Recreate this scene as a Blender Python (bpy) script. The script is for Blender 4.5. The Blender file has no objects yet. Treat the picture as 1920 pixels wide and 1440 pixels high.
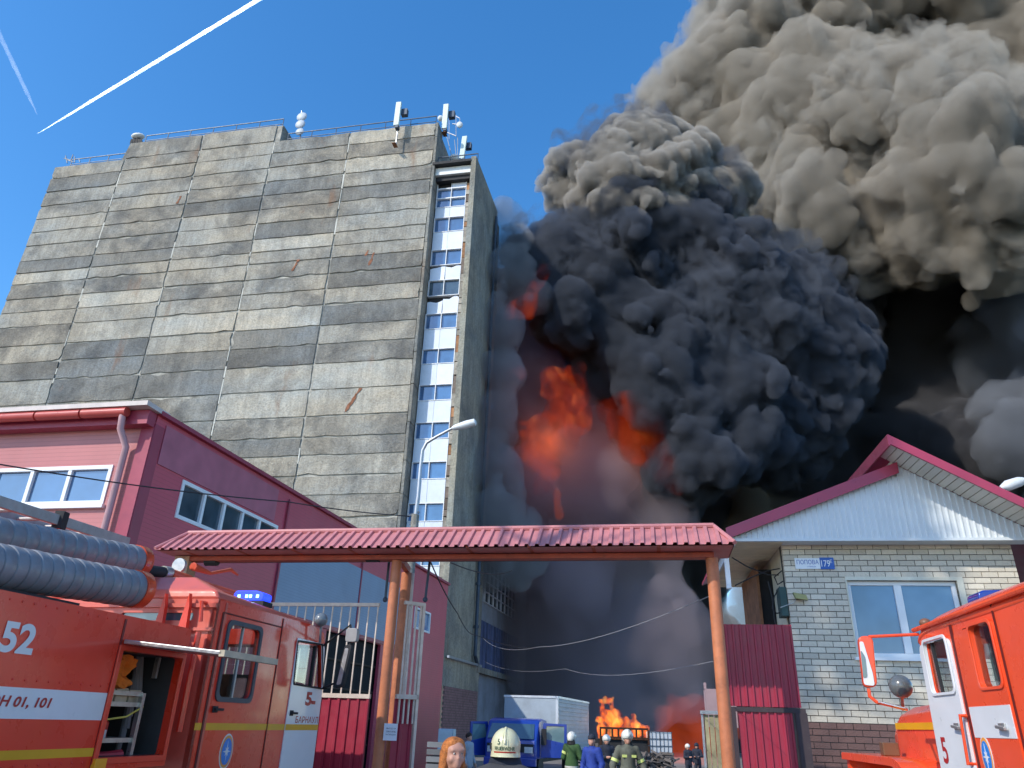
import bpy, bmesh, math, random
import numpy as np
from mathutils import Vector, Matrix, noise as mnoise
import openvdb
random.seed(7); RNG = np.random.default_rng(7)
scene = bpy.context.scene
COL = scene.collection

# ---------------------------------------------------------------- camera
CAM_H = 1.9
FPX = 1379.0                      # focal length in pixels of a 1920 px wide frame
_z = Vector((100.0, 2982.0, FPX)).normalized()      # world up seen from the camera (right, up, forward)
_y = (Vector((0, 0, 1)) - _z * _z.z).normalized()
_x = _y.cross(_z)
if _x.x < 0: _x = -_x
AX = (Vector((_x.x, _y.x, _z.x)), Vector((_x.y, _y.y, _z.y)), Vector((_x.z, _y.z, _z.z)))   # right, up, forward
CAM = Vector((0, 0, CAM_H))
cd = bpy.data.cameras.new('camera'); cam = bpy.data.objects.new('camera', cd); COL.objects.link(cam)
m = Matrix((AX[0], AX[1], -AX[2])).transposed().to_4x4(); m.translation = CAM
cam.matrix_world = m
cd.sensor_width = 36; cd.lens = FPX / 1920 * 36; cd.clip_end = 20000; cd.clip_start = 0.1
scene.camera = cam

# ---------------------------------------------------------------- light
SUN_AZ = math.radians(52)      # from behind the camera towards its left
SUN_EL = math.radians(37)
to_sun = Vector((-math.sin(SUN_AZ) * math.cos(SUN_EL), -math.cos(SUN_AZ) * math.cos(SUN_EL), math.sin(SUN_EL)))
world = bpy.data.worlds.new('World'); scene.world = world; world.use_nodes = True
wn = world.node_tree.nodes; wl = world.node_tree.links
bg = wn['Background']
sky = wn.new('ShaderNodeTexSky'); sky.sky_type = 'NISHITA'; sky.sun_disc = False
sky.sun_elevation = SUN_EL
sky.sun_rotation = math.atan2(to_sun.x, to_sun.y)
sky.air_density = 1.0; sky.dust_density = 0.4; sky.ozone_density = 2.5; sky.altitude = 200
hs = wn.new('ShaderNodeHueSaturation'); hs.inputs['Saturation'].default_value = 1.3; hs.inputs['Value'].default_value = 1.35
wl.new(sky.outputs[0], hs.inputs['Color']); wl.new(hs.outputs[0], bg.inputs['Color']); bg.inputs['Strength'].default_value = 0.15
sl = bpy.data.lights.new('sun', 'SUN'); sun = bpy.data.objects.new('sun', sl); COL.objects.link(sun)
sl.energy = 2.9; sl.angle = math.radians(0.5); sl.color = (1.0, 0.93, 0.82)
sun.rotation_euler = (-to_sun).to_track_quat('-Z', 'Y').to_euler()
sun.location = (-20, -20, 40)
scene.view_settings.view_transform = 'Standard'; scene.view_settings.look = 'None'
scene.view_settings.exposure = 0.5; scene.view_settings.gamma = 1.0
scene.view_settings.use_curve_mapping = False
scene.cycles.volume_bounces = 0
scene.cycles.max_bounces = 8; scene.cycles.transparent_max_bounces = 16
scene.cycles.use_denoising = True

# ---------------------------------------------------------------- helpers
def ray(px, py):
    return AX[0] * (px - 960) + AX[1] * (720 - py) + AX[2] * FPX
def at_d(px, py, D):                 # point on the pixel's ray at horizontal distance D
    d = ray(px, py); return CAM + d * (D / math.hypot(d.x, d.y))
def at_z(px, py, z):
    d = ray(px, py); return CAM + d * ((z - CAM_H) / d.z)
class Frame:                          # vertical plane: u along it, n out of it towards the viewer, z up
    def __init__(s, px, D, ang, right=True):
        O = at_d(px[0], px[1], D) if px else Vector(D); s.O = Vector((O.x, O.y, 0))
        a = math.radians(ang); s.u = Vector((math.cos(a), math.sin(a), 0)); s.n = s.u.cross(Vector((0, 0, 1)))
        s.rz = a
    def W(s, a, z, w=0.0): return s.O + s.u * a + Vector((0, 0, z)) + s.n * w
    def px(s, x, y, w=0.0):
        d = ray(x, y); t = ((s.O + s.n * w - CAM).dot(s.n)) / d.dot(s.n); P = CAM + d * t
        return ((P - s.O).dot(s.u), P.z)
    def off(s, a, w):
        f = Frame(None, s.W(a, 0, w), math.degrees(s.rz)); return f
# ---------------------------------------------------------------- materials
def new_mat(name):
    m = bpy.data.materials.new(name); m.use_nodes = True
    nt = m.node_tree; return m, nt, nt.nodes['Principled BSDF']
def nd(nt, typ, **kw):
    n = nt.nodes.new(typ)
    for k, v in kw.items():
        if k.startswith('i_'):
            key = k[2:]; n.inputs[int(key) if key.isdigit() else key.replace('_', ' ')].default_value = v
        else: setattr(n, k, v)
    return n
def lk(nt, a, b): nt.links.new(a, b)
def c4(c): return (c[0], c[1], c[2], 1.0)
def rampn(nt, src, stops):
    r = nt.nodes.new('ShaderNodeValToRGB'); e = r.color_ramp.elements
    e[0].position, e[0].color = stops[0][0], c4(stops[0][1]); e[1].position, e[1].color = stops[-1][0], c4(stops[-1][1])
    for p, c in stops[1:-1]:
        x = e.new(p); x.color = c4(c)
    lk(nt, src, r.inputs[0]); return r.outputs[0]
def mix(nt, fac, a, b, mode='MIX'):
    n = nt.nodes.new('ShaderNodeMix'); n.data_type = 'RGBA'; n.blend_type = mode
    for sock, v in ((n.inputs[0], fac), (n.inputs[6], a), (n.inputs[7], b)):
        if isinstance(v, bpy.types.NodeSocket): lk(nt, v, sock)
        elif isinstance(v, (int, float)): sock.default_value = v
        else: sock.default_value = c4(v)
    return n.outputs[2]
def coords(nt, sc=(1, 1, 1)):
    t = nt.nodes.new('ShaderNodeTexCoord'); m = nt.nodes.new('ShaderNodeMapping'); m.inputs['Scale'].default_value = sc
    lk(nt, t.outputs['Object'], m.inputs[0]); return m.outputs[0]
def noise(nt, vec, scale, detail=5, rough=.6, dist=0):
    n = nd(nt, 'ShaderNodeTexNoise'); n.inputs['Scale'].default_value = scale; n.inputs['Detail'].default_value = detail
    n.inputs['Roughness'].default_value = rough; n.inputs['Distortion'].default_value = dist; lk(nt, vec, n.inputs['Vector']); return n.outputs[0]
def bump(nt, bs, h, strength, dist=.02):
    b = nd(nt, 'ShaderNodeBump'); b.inputs['Strength'].default_value = strength; b.inputs['Distance'].default_value = dist
    lk(nt, h, b.inputs['Height']); lk(nt, b.outputs[0], bs.inputs['Normal'])
def M(name, col, rough=.6, metal=0.0, var=.18, scale=2.0, bmp=0.0, bscale=30, rand=0.0, dirt=0.0, dirtcol=(.12, .1, .08), coat=0.0, ior=1.45, streak=0.0):
    m, nt, bs = new_mat(name); v = coords(nt)
    n1 = noise(nt, v, scale, 6, .65)
    lo = [c * (1 - var) for c in col]; hi = [min(1, c * (1 + var)) for c in col]
    c = rampn(nt, n1, [(.3, lo), (.7, hi)])
    if rand:
        oi = nd(nt, 'ShaderNodeObjectInfo'); mr = nd(nt, 'ShaderNodeMapRange'); lk(nt, oi.outputs['Random'], mr.inputs[0])
        mr.inputs['To Min'].default_value = 1 - rand; mr.inputs['To Max'].default_value = 1 + rand
        c = mix(nt, 1.0, c, mr.outputs[0], 'MULTIPLY')
    if dirt:
        n2 = noise(nt, coords(nt, (1, 1, .35) if streak else (1, 1, 1)), scale * 2.3, 8, .7, .3)
        f = rampn(nt, n2, [(.5, (0, 0, 0)), (.78, (dirt,) * 3)]); c = mix(nt, f, c, dirtcol)
    lk(nt, c, bs.inputs['Base Color'])
    r = rampn(nt, noise(nt, v, scale * 4, 4), [(.3, (max(0, rough - .08),) * 3), (.7, (min(1, rough + .1),) * 3)])
    lk(nt, r, bs.inputs['Roughness'])
    bs.inputs['Metallic'].default_value = metal; bs.inputs['IOR'].default_value = ior
    if coat: bs.inputs['Coat Weight'].default_value = coat; bs.inputs['Coat Roughness'].default_value = .08
    if bmp: bump(nt, bs, noise(nt, v, bscale, 6), bmp)
    return m
def M_concrete(name, light, dark, random_tone=True):
    m, nt, bs = new_mat(name); v = coords(nt)
    big = noise(nt, v, .35, 8, .68, .4)
    streak = noise(nt, coords(nt, (1.6, 1.6, .22)), 1.5, 8, .7)
    fine = noise(nt, v, 7, 8, .7)
    oi = nd(nt, 'ShaderNodeObjectInfo')
    add = nd(nt, 'ShaderNodeMath', operation='MULTIPLY_ADD'); lk(nt, oi.outputs['Random'], add.inputs[0]); add.inputs[1].default_value = .17 if random_tone else 0; add.inputs[2].default_value = -.085 if random_tone else 0
    s1 = nd(nt, 'ShaderNodeMath', operation='ADD'); lk(nt, big, s1.inputs[0]); lk(nt, add.outputs[0], s1.inputs[1])
    c = rampn(nt, s1.outputs[0], [(.30, dark), (.42, [a * .6 + b * .4 for a, b in zip(dark, light)]), (.55, light), (.75, [min(1, a * 1.12) for a in light])])
    tint = noise(nt, coords(nt, (.25, .25, .5)), .6, 5); ft = rampn(nt, tint, [(.35, (.86, .95, 1.04)), (.6, (1.06, 1.0, .90))]); c = mix(nt, .8, c, ft, 'MULTIPLY')
    f = rampn(nt, streak, [(.42, (0, 0, 0)), (.72, (.75,) * 3)]); c = mix(nt, f, c, [a * .55 for a in light])
    f2 = rampn(nt, fine, [(.35, (.62,) * 3), (.6, (1.08,) * 3)]); c = mix(nt, .75, c, f2, 'MULTIPLY')
    sp = noise(nt, v, 1.1, 9, .8, .6); f3 = rampn(nt, sp, [(.66, (0, 0, 0)), (.72, (.7,) * 3)]); c = mix(nt, f3, c, (.55, .53, .47))
    rust = noise(nt, coords(nt, (.5, .5, .15)), .9, 4); f4 = rampn(nt, rust, [(.63, (0, 0, 0)), (.74, (.55,) * 3)]); c = mix(nt, f4, c, (.25, .13, .07))
    lk(nt, c, bs.inputs['Base Color']); bs.inputs['Roughness'].default_value = .92; bs.inputs['Specular IOR Level'].default_value = .2
    h = nd(nt, 'ShaderNodeMath', operation='ADD'); lk(nt, fine, h.inputs[0]); lk(nt, big, h.inputs[1]); bump(nt, bs, h.outputs[0], .8, .12)
    return m
def M_glass(name, tint, ior=2.2, rough=.03, wav=.15):
    m, nt, bs = new_mat(name); v = coords(nt)
    c = rampn(nt, noise(nt, v, .8, 3), [(.3, [t * .7 for t in tint]), (.7, [t * 1.3 for t in tint])]); lk(nt, c, bs.inputs['Base Color'])
    bs.inputs['Roughness'].default_value = rough; bs.inputs['IOR'].default_value = ior
    bump(nt, bs, noise(nt, v, .9, 2), wav, .03); return m
def M_clear(name, tint=(.75, .8, .8), refl=.16):
    m, nt, bs = new_mat(name); nt.nodes.remove(bs); o = nt.nodes['Material Output']
    t = nd(nt, 'ShaderNodeBsdfTransparent'); t.inputs[0].default_value = c4(tint); g = nd(nt, 'ShaderNodeBsdfGlossy'); g.inputs['Roughness'].default_value = .02
    n = noise(nt, coords(nt), 3, 3); f = rampn(nt, n, [(.3, (refl * .8,) * 3), (.7, (refl * 1.3,) * 3)])
    mx = nd(nt, 'ShaderNodeMixShader'); lk(nt, f, mx.inputs[0]); lk(nt, t.outputs[0], mx.inputs[1]); lk(nt, g.outputs[0], mx.inputs[2]); lk(nt, mx.outputs[0], o.inputs[0]); return m
def M_siding(name, col, period=.10, strength=.5, var=.1):
    m, nt, bs = new_mat(name); v = coords(nt)
    w = nd(nt, 'ShaderNodeTexWave', wave_type='BANDS', bands_direction='Z', wave_profile='SAW'); w.inputs['Scale'].default_value = 1 / period / (2 * math.pi) * 1.99; lk(nt, v, w.inputs['Vector'])
    n1 = noise(nt, v, .5, 5); c = rampn(nt, n1, [(.3, [k * (1 - var) for k in col]), (.7, [k * (1 + var) for k in col])])
    st = noise(nt, coords(nt, (1, 1, .12)), 1.3, 5); f = rampn(nt, st, [(.55, (0, 0, 0)), (.8, (.35,) * 3)]); c = mix(nt, f, c, [k * .75 + .08 for k in col])
    wl_ = rampn(nt, w.outputs[1], [(.0, (.78,) * 3), (.2, (1, 1, 1))]); c = mix(nt, 1.0, c, wl_, 'MULTIPLY')
    lk(nt, c, bs.inputs['Base Color']); bs.inputs['Roughness'].default_value = .45; bump(nt, bs, w.outputs[1], strength, .01); return m
def M_emit(name, col, strength, var=.5, scale=6):
    m, nt, bs = new_mat(name); n = noise(nt, coords(nt), scale, 4); c = rampn(nt, n, [(.3, [k * (1 - var) for k in col]), (.7, col)])
    lk(nt, c, bs.inputs['Emission Color']); bs.inputs['Emission Strength'].default_value = strength; bs.inputs['Base Color'].default_value = c4([k * .3 for k in col]); return m
def M_smoke(name, col, dens, aniso=.0, emit=None):
    m, nt, bs = new_mat(name); nt.nodes.remove(bs); o = nt.nodes['Material Output']
    v = nd(nt, 'ShaderNodeVolumePrincipled'); v.inputs['Color'].default_value = c4(col); v.inputs['Density'].default_value = dens; v.inputs['Anisotropy'].default_value = aniso
    if emit: v.inputs['Emission Color'].default_value = c4(emit[0]); v.inputs['Emission Strength'].default_value = emit[1]
    lk(nt, v.outputs[0], o.inputs['Volume']); return m
def M_wisp(name, col, dens, scale, lo=.46, hi=.66):
    m, nt, bs = new_mat(name); nt.nodes.remove(bs); o = nt.nodes['Material Output']
    v = nd(nt, 'ShaderNodeVolumePrincipled'); v.inputs['Color'].default_value = c4(col)
    n = noise(nt, coords(nt), scale, 6, .62, .8); mr = nd(nt, 'ShaderNodeMapRange'); lk(nt, n, mr.inputs[0]); mr.inputs[1].default_value = lo; mr.inputs[2].default_value = hi; mr.inputs[3].default_value = 0; mr.inputs[4].default_value = dens
    lk(nt, mr.outputs[0], v.inputs['Density']); lk(nt, v.outputs[0], o.inputs['Volume']); return m
# ---------------------------------------------------------------- mesh builder
from mathutils.geometry import tessellate_polygon
class MB:
    def __init__(s): s.v = []; s.f = []
    def add(s, vs, fs):
        b = len(s.v); s.v += [Vector(p) for p in vs]; s.f += [tuple(b + i for i in f) for f in fs]; return s
    def box(s, F, a0, a1, z0, z1, w0, w1):
        P = [F.W(a, z, w) for w in (w0, w1) for z in (z0, z1) for a in (a0, a1)]
        return s.add(P, [(0, 2, 3, 1), (4, 5, 7, 6), (0, 1, 5, 4), (2, 6, 7, 3), (0, 4, 6, 2), (1, 3, 7, 5)])
    def prism(s, F, pts, w0, w1):
        n = len(pts); area = sum(pts[i][0] * pts[(i + 1) % n][1] - pts[(i + 1) % n][0] * pts[i][1] for i in range(n))
        if area < 0: pts = pts[::-1]
        P = [F.W(a, z, w0) for a, z in pts] + [F.W(a, z, w1) for a, z in pts]
        return s.add(P, [tuple(range(n))[::-1], tuple(range(n, 2 * n))] + [(i, (i + 1) % n, n + (i + 1) % n, n + i) for i in range(n)])
    def plate(s, F, outer, holes, w0, w1):
        loops = [outer] + holes; flat = [p for l in loops for p in l]; n = len(flat)
        tris = tessellate_polygon([[Vector((a, z, 0)) for a, z in l] for l in loops])
        V = [F.W(a, z, w1) for a, z in flat] + [F.W(a, z, w0) for a, z in flat]; fs = []
        for t in tris:
            a, b, c = [Vector(flat[i]) for i in t]
            t = tuple(t) if (b - a).cross(c - a) > 0 else tuple(t)[::-1]
            fs += [t, tuple(n + i for i in t[::-1])]
        k = 0
        for li, l in enumerate(loops):
            m = len(l); ar = sum(l[i][0] * l[(i + 1) % m][1] - l[(i + 1) % m][0] * l[i][1] for i in range(m)); ccw = (ar > 0) == (li == 0)
            for i in range(m):
                a, b = k + i, k + (i + 1) % m
                fs.append((a, n + a, n + b, b) if ccw else (a, b, n + b, n + a))
            k += m
        return s.add(V, fs)
    def tube(s, pts, r, seg=8, cap=True):
        pts = [Vector(p) for p in pts]; R = r if isinstance(r, (list, tuple)) else [r] * len(pts); rings = []
        t0 = (pts[1] - pts[0]).normalized(); ref = Vector((0, 0, 1)) if abs(t0.z) < .9 else Vector((1, 0, 0)); x = t0.cross(ref).normalized()
        for i, p in enumerate(pts):
            t = ((pts[min(i + 1, len(pts) - 1)] - p).normalized() + (p - pts[max(i - 1, 0)]).normalized())
            t = t.normalized() if t.length > 1e-6 else t0
            x = (x - t * x.dot(t)).normalized(); y = t.cross(x)
            rings.append([p + (x * math.cos(k * 2 * math.pi / seg) + y * math.sin(k * 2 * math.pi / seg)) * R[i] for k in range(seg)])
        V = [q for rg in rings for q in rg]; fs = []
        for i in range(len(pts) - 1):
            for k in range(seg): fs.append((i * seg + k, i * seg + (k + 1) % seg, (i + 1) * seg + (k + 1) % seg, (i + 1) * seg + k))
        if cap: fs += [tuple(range(seg))[::-1], tuple((len(pts) - 1) * seg + k for k in range(seg))]
        return s.add(V, fs)
    def bar(s, p, q, wd, ht, up=None):          # rectangular bar between two points
        p, q = Vector(p), Vector(q); t = (q - p).normalized(); up = Vector(up) if up else (Vector((0, 0, 1)) if abs(t.z) < .9 else Vector((0, 1, 0)))
        x = t.cross(up).normalized() * wd / 2; y = x.cross(t).normalized() * ht / 2
        V = [a + i * x + j * y for a in (p, q) for i, j in ((-1, -1), (1, -1), (1, 1), (-1, 1))]
        return s.add(V, [(0, 1, 2, 3)[::-1], (4, 5, 6, 7), (0, 1, 5, 4), (1, 2, 6, 5), (2, 3, 7, 6), (3, 0, 4, 7)])
    def ball(s, c, r, sc=(1, 1, 1), seg=12, rng=8, zmin=-1.0, F=None):
        c = Vector(c); V = []; fs = []
        for i in range(rng + 1):
            ph = math.pi * i / rng; z = max(math.cos(ph), zmin)
            for k in range(seg):
                th = 2 * math.pi * k / seg; d = Vector((math.sin(ph) * math.cos(th) * sc[0], math.sin(ph) * math.sin(th) * sc[1], z * sc[2])) * r
                V.append(c + (F.u * d.x + F.n * d.y + Vector((0, 0, d.z)) if F else d))
        for i in range(rng):
            for k in range(seg): fs.append((i * seg + k, (i + 1) * seg + k, (i + 1) * seg + (k + 1) % seg, i * seg + (k + 1) % seg))
        return s.add(V, fs)
    def corr(s, A, B_, s0, s1, pitch, dep, nv, flat=.5):   # profiled sheet between two edge curves A(s) and B_(s)
        n = max(1, round((s1 - s0) / pitch)); p = (s1 - s0) / n; xs = []
        for i in range(n):
            b = s0 + i * p; xs += [(b, 0), (b + p * (flat - .08), 0), (b + p * flat, dep), (b + p * .92, dep)]
        xs.append((s1, 0)); nv = Vector(nv); V = []; m = len(xs)
        for x, h in xs: V += [A(x) + nv * h, B_(x) + nv * h]
        V += [p_ - nv * .004 for p_ in V]; o = 2 * m; fs = []
        for i in range(m - 1):
            fs += [(2 * i, 2 * i + 2, 2 * i + 3, 2 * i + 1), (o + 2 * i, o + 2 * i + 1, o + 2 * i + 3, o + 2 * i + 2), (2 * i, o + 2 * i, o + 2 * i + 2, 2 * i + 2), (2 * i + 1, 2 * i + 3, o + 2 * i + 3, o + 2 * i + 1)]
        fs += [(0, 1, o + 1, o), (2 * m - 2, o + 2 * m - 2, o + 2 * m - 1, 2 * m - 1)]
        return s.add(V, fs)
    def build(s, name, mat, root=None, parent=None, bevel=0, smooth=False, label=None, seg=2, fix=True):
        base = root.location if root else Vector((0, 0, 0))
        me = bpy.data.meshes.new(name); me.from_pydata([v - base for v in s.v], [], s.f); me.materials.append(mat)
        if fix:
            bm = bmesh.new(); bm.from_mesh(me); bmesh.ops.recalc_face_normals(bm, faces=bm.faces); bm.to_mesh(me); bm.free()
        o = bpy.data.objects.new(name, me); COL.objects.link(o)
        if smooth:
            me.shade_smooth()
            try: me.set_sharp_from_angle(angle=math.radians(40))
            except Exception: pass
        if bevel:
            b = o.modifiers.new('bevel', 'BEVEL'); b.width = bevel; b.segments = seg; b.limit_method = 'ANGLE'; b.angle_limit = math.radians(35); b.harden_normals = True
            me.shade_smooth()
        if parent is not None: o.parent = parent
        elif root is not None: o.parent = root
        if label: o['label'] = label
        return o
def tag(o, label=None, cat=None, group=None, kind=None):
    if label: o['label'] = label
    if cat: o['category'] = cat
    if group: o['group'] = group
    if kind: o['kind'] = kind
    return o
def thing(name, loc, label, cat, group=None):
    o = bpy.data.objects.new(name, None); COL.objects.link(o); o.empty_display_size = .3; o.location = Vector(loc)
    return tag(o, label, cat, group)
def copy_tree(o, parent=None):
    c = o.copy(); COL.objects.link(c)
    if parent is not None: c.parent = parent
    for ch in list(o.children): copy_tree(ch, c)
    return c
def solo(name, mb, mat, loc, label, cat, group=None, **kw):     # a thing that is one mesh, origin at its base
    class R: location = Vector(loc)
    o = mb.build(name, mat, None, **kw); 
    for v in o.data.vertices: v.co -= Vector(loc)
    o.location = Vector(loc); return tag(o, label, cat, group)
def rpoly(pts, r, n=4):
    out = []; N = len(pts)
    for i in range(N):
        p0, p, p1 = Vector(pts[i - 1]), Vector(pts[i]), Vector(pts[(i + 1) % N]); rr = r[i] if isinstance(r, (list, tuple)) else r
        a = (p0 - p); b = (p1 - p); rr = min(rr, a.length * .45, b.length * .45)
        if rr < 1e-4: out.append(tuple(p)); continue
        A, Bq = p + a.normalized() * rr, p + b.normalized() * rr
        for k in range(n + 1):
            t = k / n; q = A * (1 - t) ** 2 + p * 2 * t * (1 - t) + Bq * t * t; out.append((q.x, q.y))
    return out
def text_on(F, s, z, w, body, h, mat, root, parent=None, width=None, bold=.0, shear=0.0, name='lettering', align='LEFT'):
    cu = bpy.data.curves.new('t', 'FONT'); cu.body = body; cu.offset = bold; cu.shear = shear; cu.align_x = 'LEFT'; cu.extrude = 0.0
    ob = bpy.data.objects.new('t', cu); COL.objects.link(ob); dg = bpy.context.evaluated_depsgraph_get(); me = bpy.data.meshes.new_from_object(ob.evaluated_get(dg))
    bpy.data.objects.remove(ob); 
    xs = [v.co.x for v in me.vertices]; ys = [v.co.y for v in me.vertices]
    if not xs: return None
    x0, x1, y0, y1 = min(xs), max(xs), min(ys), max(ys); k = h / (y1 - y0); kx = (width / (x1 - x0)) if width else k
    off = 0 if align == 'LEFT' else -(x1 - x0) * kx / 2
    base = root.location if root else Vector((0, 0, 0))
    for v in me.vertices: v.co = F.W(s + off + (v.co.x - x0) * kx, z + (v.co.y - y0) * k, w) - base
    me.name = name; me.materials.clear(); me.materials.append(mat)
    o = bpy.data.objects.new(name, me); COL.objects.link(o); o.parent = parent or root; return o
# ---------------------------------------------------------------- smoke
def _hash(ix, iy, iz, k):
    h = (ix.astype(np.uint32) * np.uint32(73856093)) ^ (iy.astype(np.uint32) * np.uint32(19349663)) ^ (iz.astype(np.uint32) * np.uint32(83492791)) ^ np.uint32((k * 2654435761) & 0xffffffff)
    h ^= h >> np.uint32(13); h = h * np.uint32(0x5bd1e995); h ^= h >> np.uint32(15); h = h * np.uint32(0x27d4eb2d); h ^= h >> np.uint32(16)
    return (h & np.uint32(0xffff)).astype(np.float32) / 65535.0
def worley(P, scale, seed):           # distance to the nearest feature point, 0..~1
    Q = P / scale; I = np.floor(Q).astype(np.int32); best = np.full(len(P), 9.0, np.float32)
    for dx in (-1, 0, 1):
        for dy in (-1, 0, 1):
            for dz in (-1, 0, 1):
                cx, cy, cz = I[:, 0] + dx, I[:, 1] + dy, I[:, 2] + dz
                d = (cx + _hash(cx, cy, cz, seed) - Q[:, 0]) ** 2 + (cy + _hash(cx, cy, cz, seed + 1) - Q[:, 1]) ** 2 + (cz + _hash(cx, cy, cz, seed + 2) - Q[:, 2]) ** 2
                np.minimum(best, d, out=best)
    return best                        # squared distance: rounded bumps, sharp creases
def vnoise(P, scale, seed):           # smooth value noise -1..1
    Q = P / scale; I = np.floor(Q).astype(np.int32); F = (Q - I).astype(np.float32); F = F * F * (3 - 2 * F); r = 0
    for dx in (0, 1):
        for dy in (0, 1):
            for dz in (0, 1):
                w = (F[:, 0] if dx else 1 - F[:, 0]) * (F[:, 1] if dy else 1 - F[:, 1]) * (F[:, 2] if dz else 1 - F[:, 2])
                r = r + w * _hash(I[:, 0] + dx, I[:, 1] + dy, I[:, 2] + dz, seed)
    return r * 2 - 1
def warp(P, octs, seed):
    Wp = P + np.stack([vnoise(P, octs[0][0] * .8, seed + 50 + k) for k in range(3)], 1) * octs[0][0] * .12
    return Wp
def smoke_mesh(name, balls, vox, octs, seed, mat, smooth=1.5, floor=None, keep=.2):
    """balls: world centre, radius, optional vertical stretch -> one closed billowing mesh"""
    amp = sum(a for _, a in octs) * .6
    C = np.array([b[0][:] for b in balls], np.float32); R = np.array([b[1] for b in balls], np.float32)
    lo = (C - R[:, None]).min(0) - amp - 2; hi = (C + R[:, None]).max(0) + amp + 2
    n = np.ceil((hi - lo) / vox).astype(int)
    F = np.full(n, 6.0, np.float32)
    ax = [lo[k] + vox * np.arange(n[k], dtype=np.float32) for k in range(3)]
    for c, r in zip(C, R):
        w = r + 6; i0 = np.maximum(((c - w - lo) / vox).astype(int), 0); i1 = np.minimum(((c + w - lo) / vox).astype(int) + 1, n)
        X, Y, Z = np.meshgrid(ax[0][i0[0]:i1[0]] - c[0], ax[1][i0[1]:i1[1]] - c[1], ax[2][i0[2]:i1[2]] - c[2], indexing='ij', sparse=True)
        d = np.sqrt(X * X + Y * Y + Z * Z) - r
        S = F[i0[0]:i1[0], i0[1]:i1[1], i0[2]:i1[2]]
        h = np.maximum(smooth - np.abs(S - d), 0) / smooth
        S[...] = np.minimum(S, d) - h * h * smooth * .25
    for k, (sc, am) in enumerate(octs):          # coarse bumps first, finer ones only near the surface that is left
        rest = sum(a for _, a in octs[k:]) * .62 + vox * 2
        idx = np.nonzero(np.abs(F) < rest)
        P = np.stack([ax[q][idx[q]] for q in range(3)], 1)
        F[idx] -= am * (.42 - worley(warp(P, octs, seed), sc, seed + 7 * k))
    g = openvdb.FloatGrid(6.0); g.copyFromArray(F); 
    v, q = g.convertToQuads(0.0)
    v = np.asarray(v, np.float32) * vox + lo.astype(np.float32); q = np.asarray(q)
    lab = np.arange(len(v))                          # keep only pieces of some size
    while True:
        mn = lab[q].min(1); old = lab.copy(); np.minimum.at(lab, q.ravel(), np.repeat(mn, 4)); lab = lab[lab]; lab = lab[lab]
        if (lab == old).all(): break
    cnt = np.bincount(lab, minlength=len(v)); q = q[cnt[lab[q[:, 0]]] > keep * cnt.max()]
    us, q = np.unique(q, return_inverse=True); q = q.reshape(-1, 4); v = v[us]
    if floor is not None: v[:, 2] = np.maximum(v[:, 2], floor)
    me = bpy.data.meshes.new(name); me.vertices.add(len(v)); me.vertices.foreach_set('co', v.ravel())
    me.loops.add(q.size); me.loops.foreach_set('vertex_index', q.ravel().astype(np.int32))
    me.polygons.add(len(q)); me.polygons.foreach_set('loop_start', np.arange(0, q.size, 4, dtype=np.int32)); me.polygons.foreach_set('loop_total', np.full(len(q), 4, np.int32))
    me.update(calc_edges=True); me.validate(); me.shade_smooth(); me.materials.append(mat)
    o = bpy.data.objects.new(name, me); COL.objects.link(o)
    return o
def B(px, py, D, rpx):
    d = ray(px, py); s = D / math.hypot(d.x, d.y); return (CAM + d * s, rpx * s)   # zc = s*FPX -> radius rpx*s
# ================================================================ materials
CONC = M_concrete('weathered_concrete', (.43, .40, .34), (.15, .145, .135))
CONC2 = M_concrete('grey_concrete', (.36, .35, .31), (.15, .15, .145), False)
MORTAR = M('lime_mortar', (.36, .345, .3), .95, var=.55, scale=1.2, bmp=.8, bscale=9)
SEAM = M('dark_joint', (.09, .088, .08), .95, var=.4, scale=2)
PVC = M('white_plastic_frame', (.78, .8, .82), .4, var=.05)
SPAN = M('white_spandrel', (.66, .72, .8), .4, var=.06, scale=.8, rand=.06, dirt=.15)
GL = M_glass('sky_glass', (.05, .13, .27), 2.3)
GLD = M_glass('grey_glass', (.05, .085, .11), 1.9)
DARK = M('dark_void', (.012, .012, .014), .9)
BLK = M('black_rubber', (.02, .02, .022), .7, var=.3)
STEEL = M('dark_painted_steel', (.06, .08, .11), .5, .4, var=.3)
GALV = M('galvanised_steel', (.42, .44, .46), .45, .7, var=.2, scale=6)
RUSTY = M('rusty_metal', (.2, .09, .045), .85, var=.4, scale=5, bmp=.3)
WHT = M('white_enamel', (.72, .74, .72), .5, var=.06, dirt=.2)
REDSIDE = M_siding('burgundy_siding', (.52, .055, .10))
REDLITE = M_siding('pale_red_siding', (.50, .17, .17))  # paler red than the side cladding, for the front wall
REDTRIM = M('burgundy_trim', (.33, .04, .075), .4, var=.12)
REDPALE = M('pale_burgundy_sheet', (.44, .12, .17), .5, var=.15)  # paler burgundy for the band under the roof edge
GUTTER = M('red_gutter', (.45, .07, .06), .35, var=.12)
PINKPIPE = M('pale_pink_pipe', (.5, .3, .32), .4, var=.1)
BLUEBAND = M_siding('blue_grey_siding', (.2, .29, .42), .09)
# ================================================================ ground
GR = M('asphalt_yard', (.19, .18, .165), .9, var=.3, scale=.8, bmp=.4, bscale=25, dirt=.5, dirtcol=(.09, .085, .08))
F0 = Frame(None, (0, 0, 0), 0)
mb = MB(); mb.add([(-3000, -400, 0), (3000, -400, 0), (3000, 5000, 0), (-3000, 5000, 0)], [(0, 1, 2, 3)])
g = mb.build('ground', GR); tag(g, kind='structure')
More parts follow.
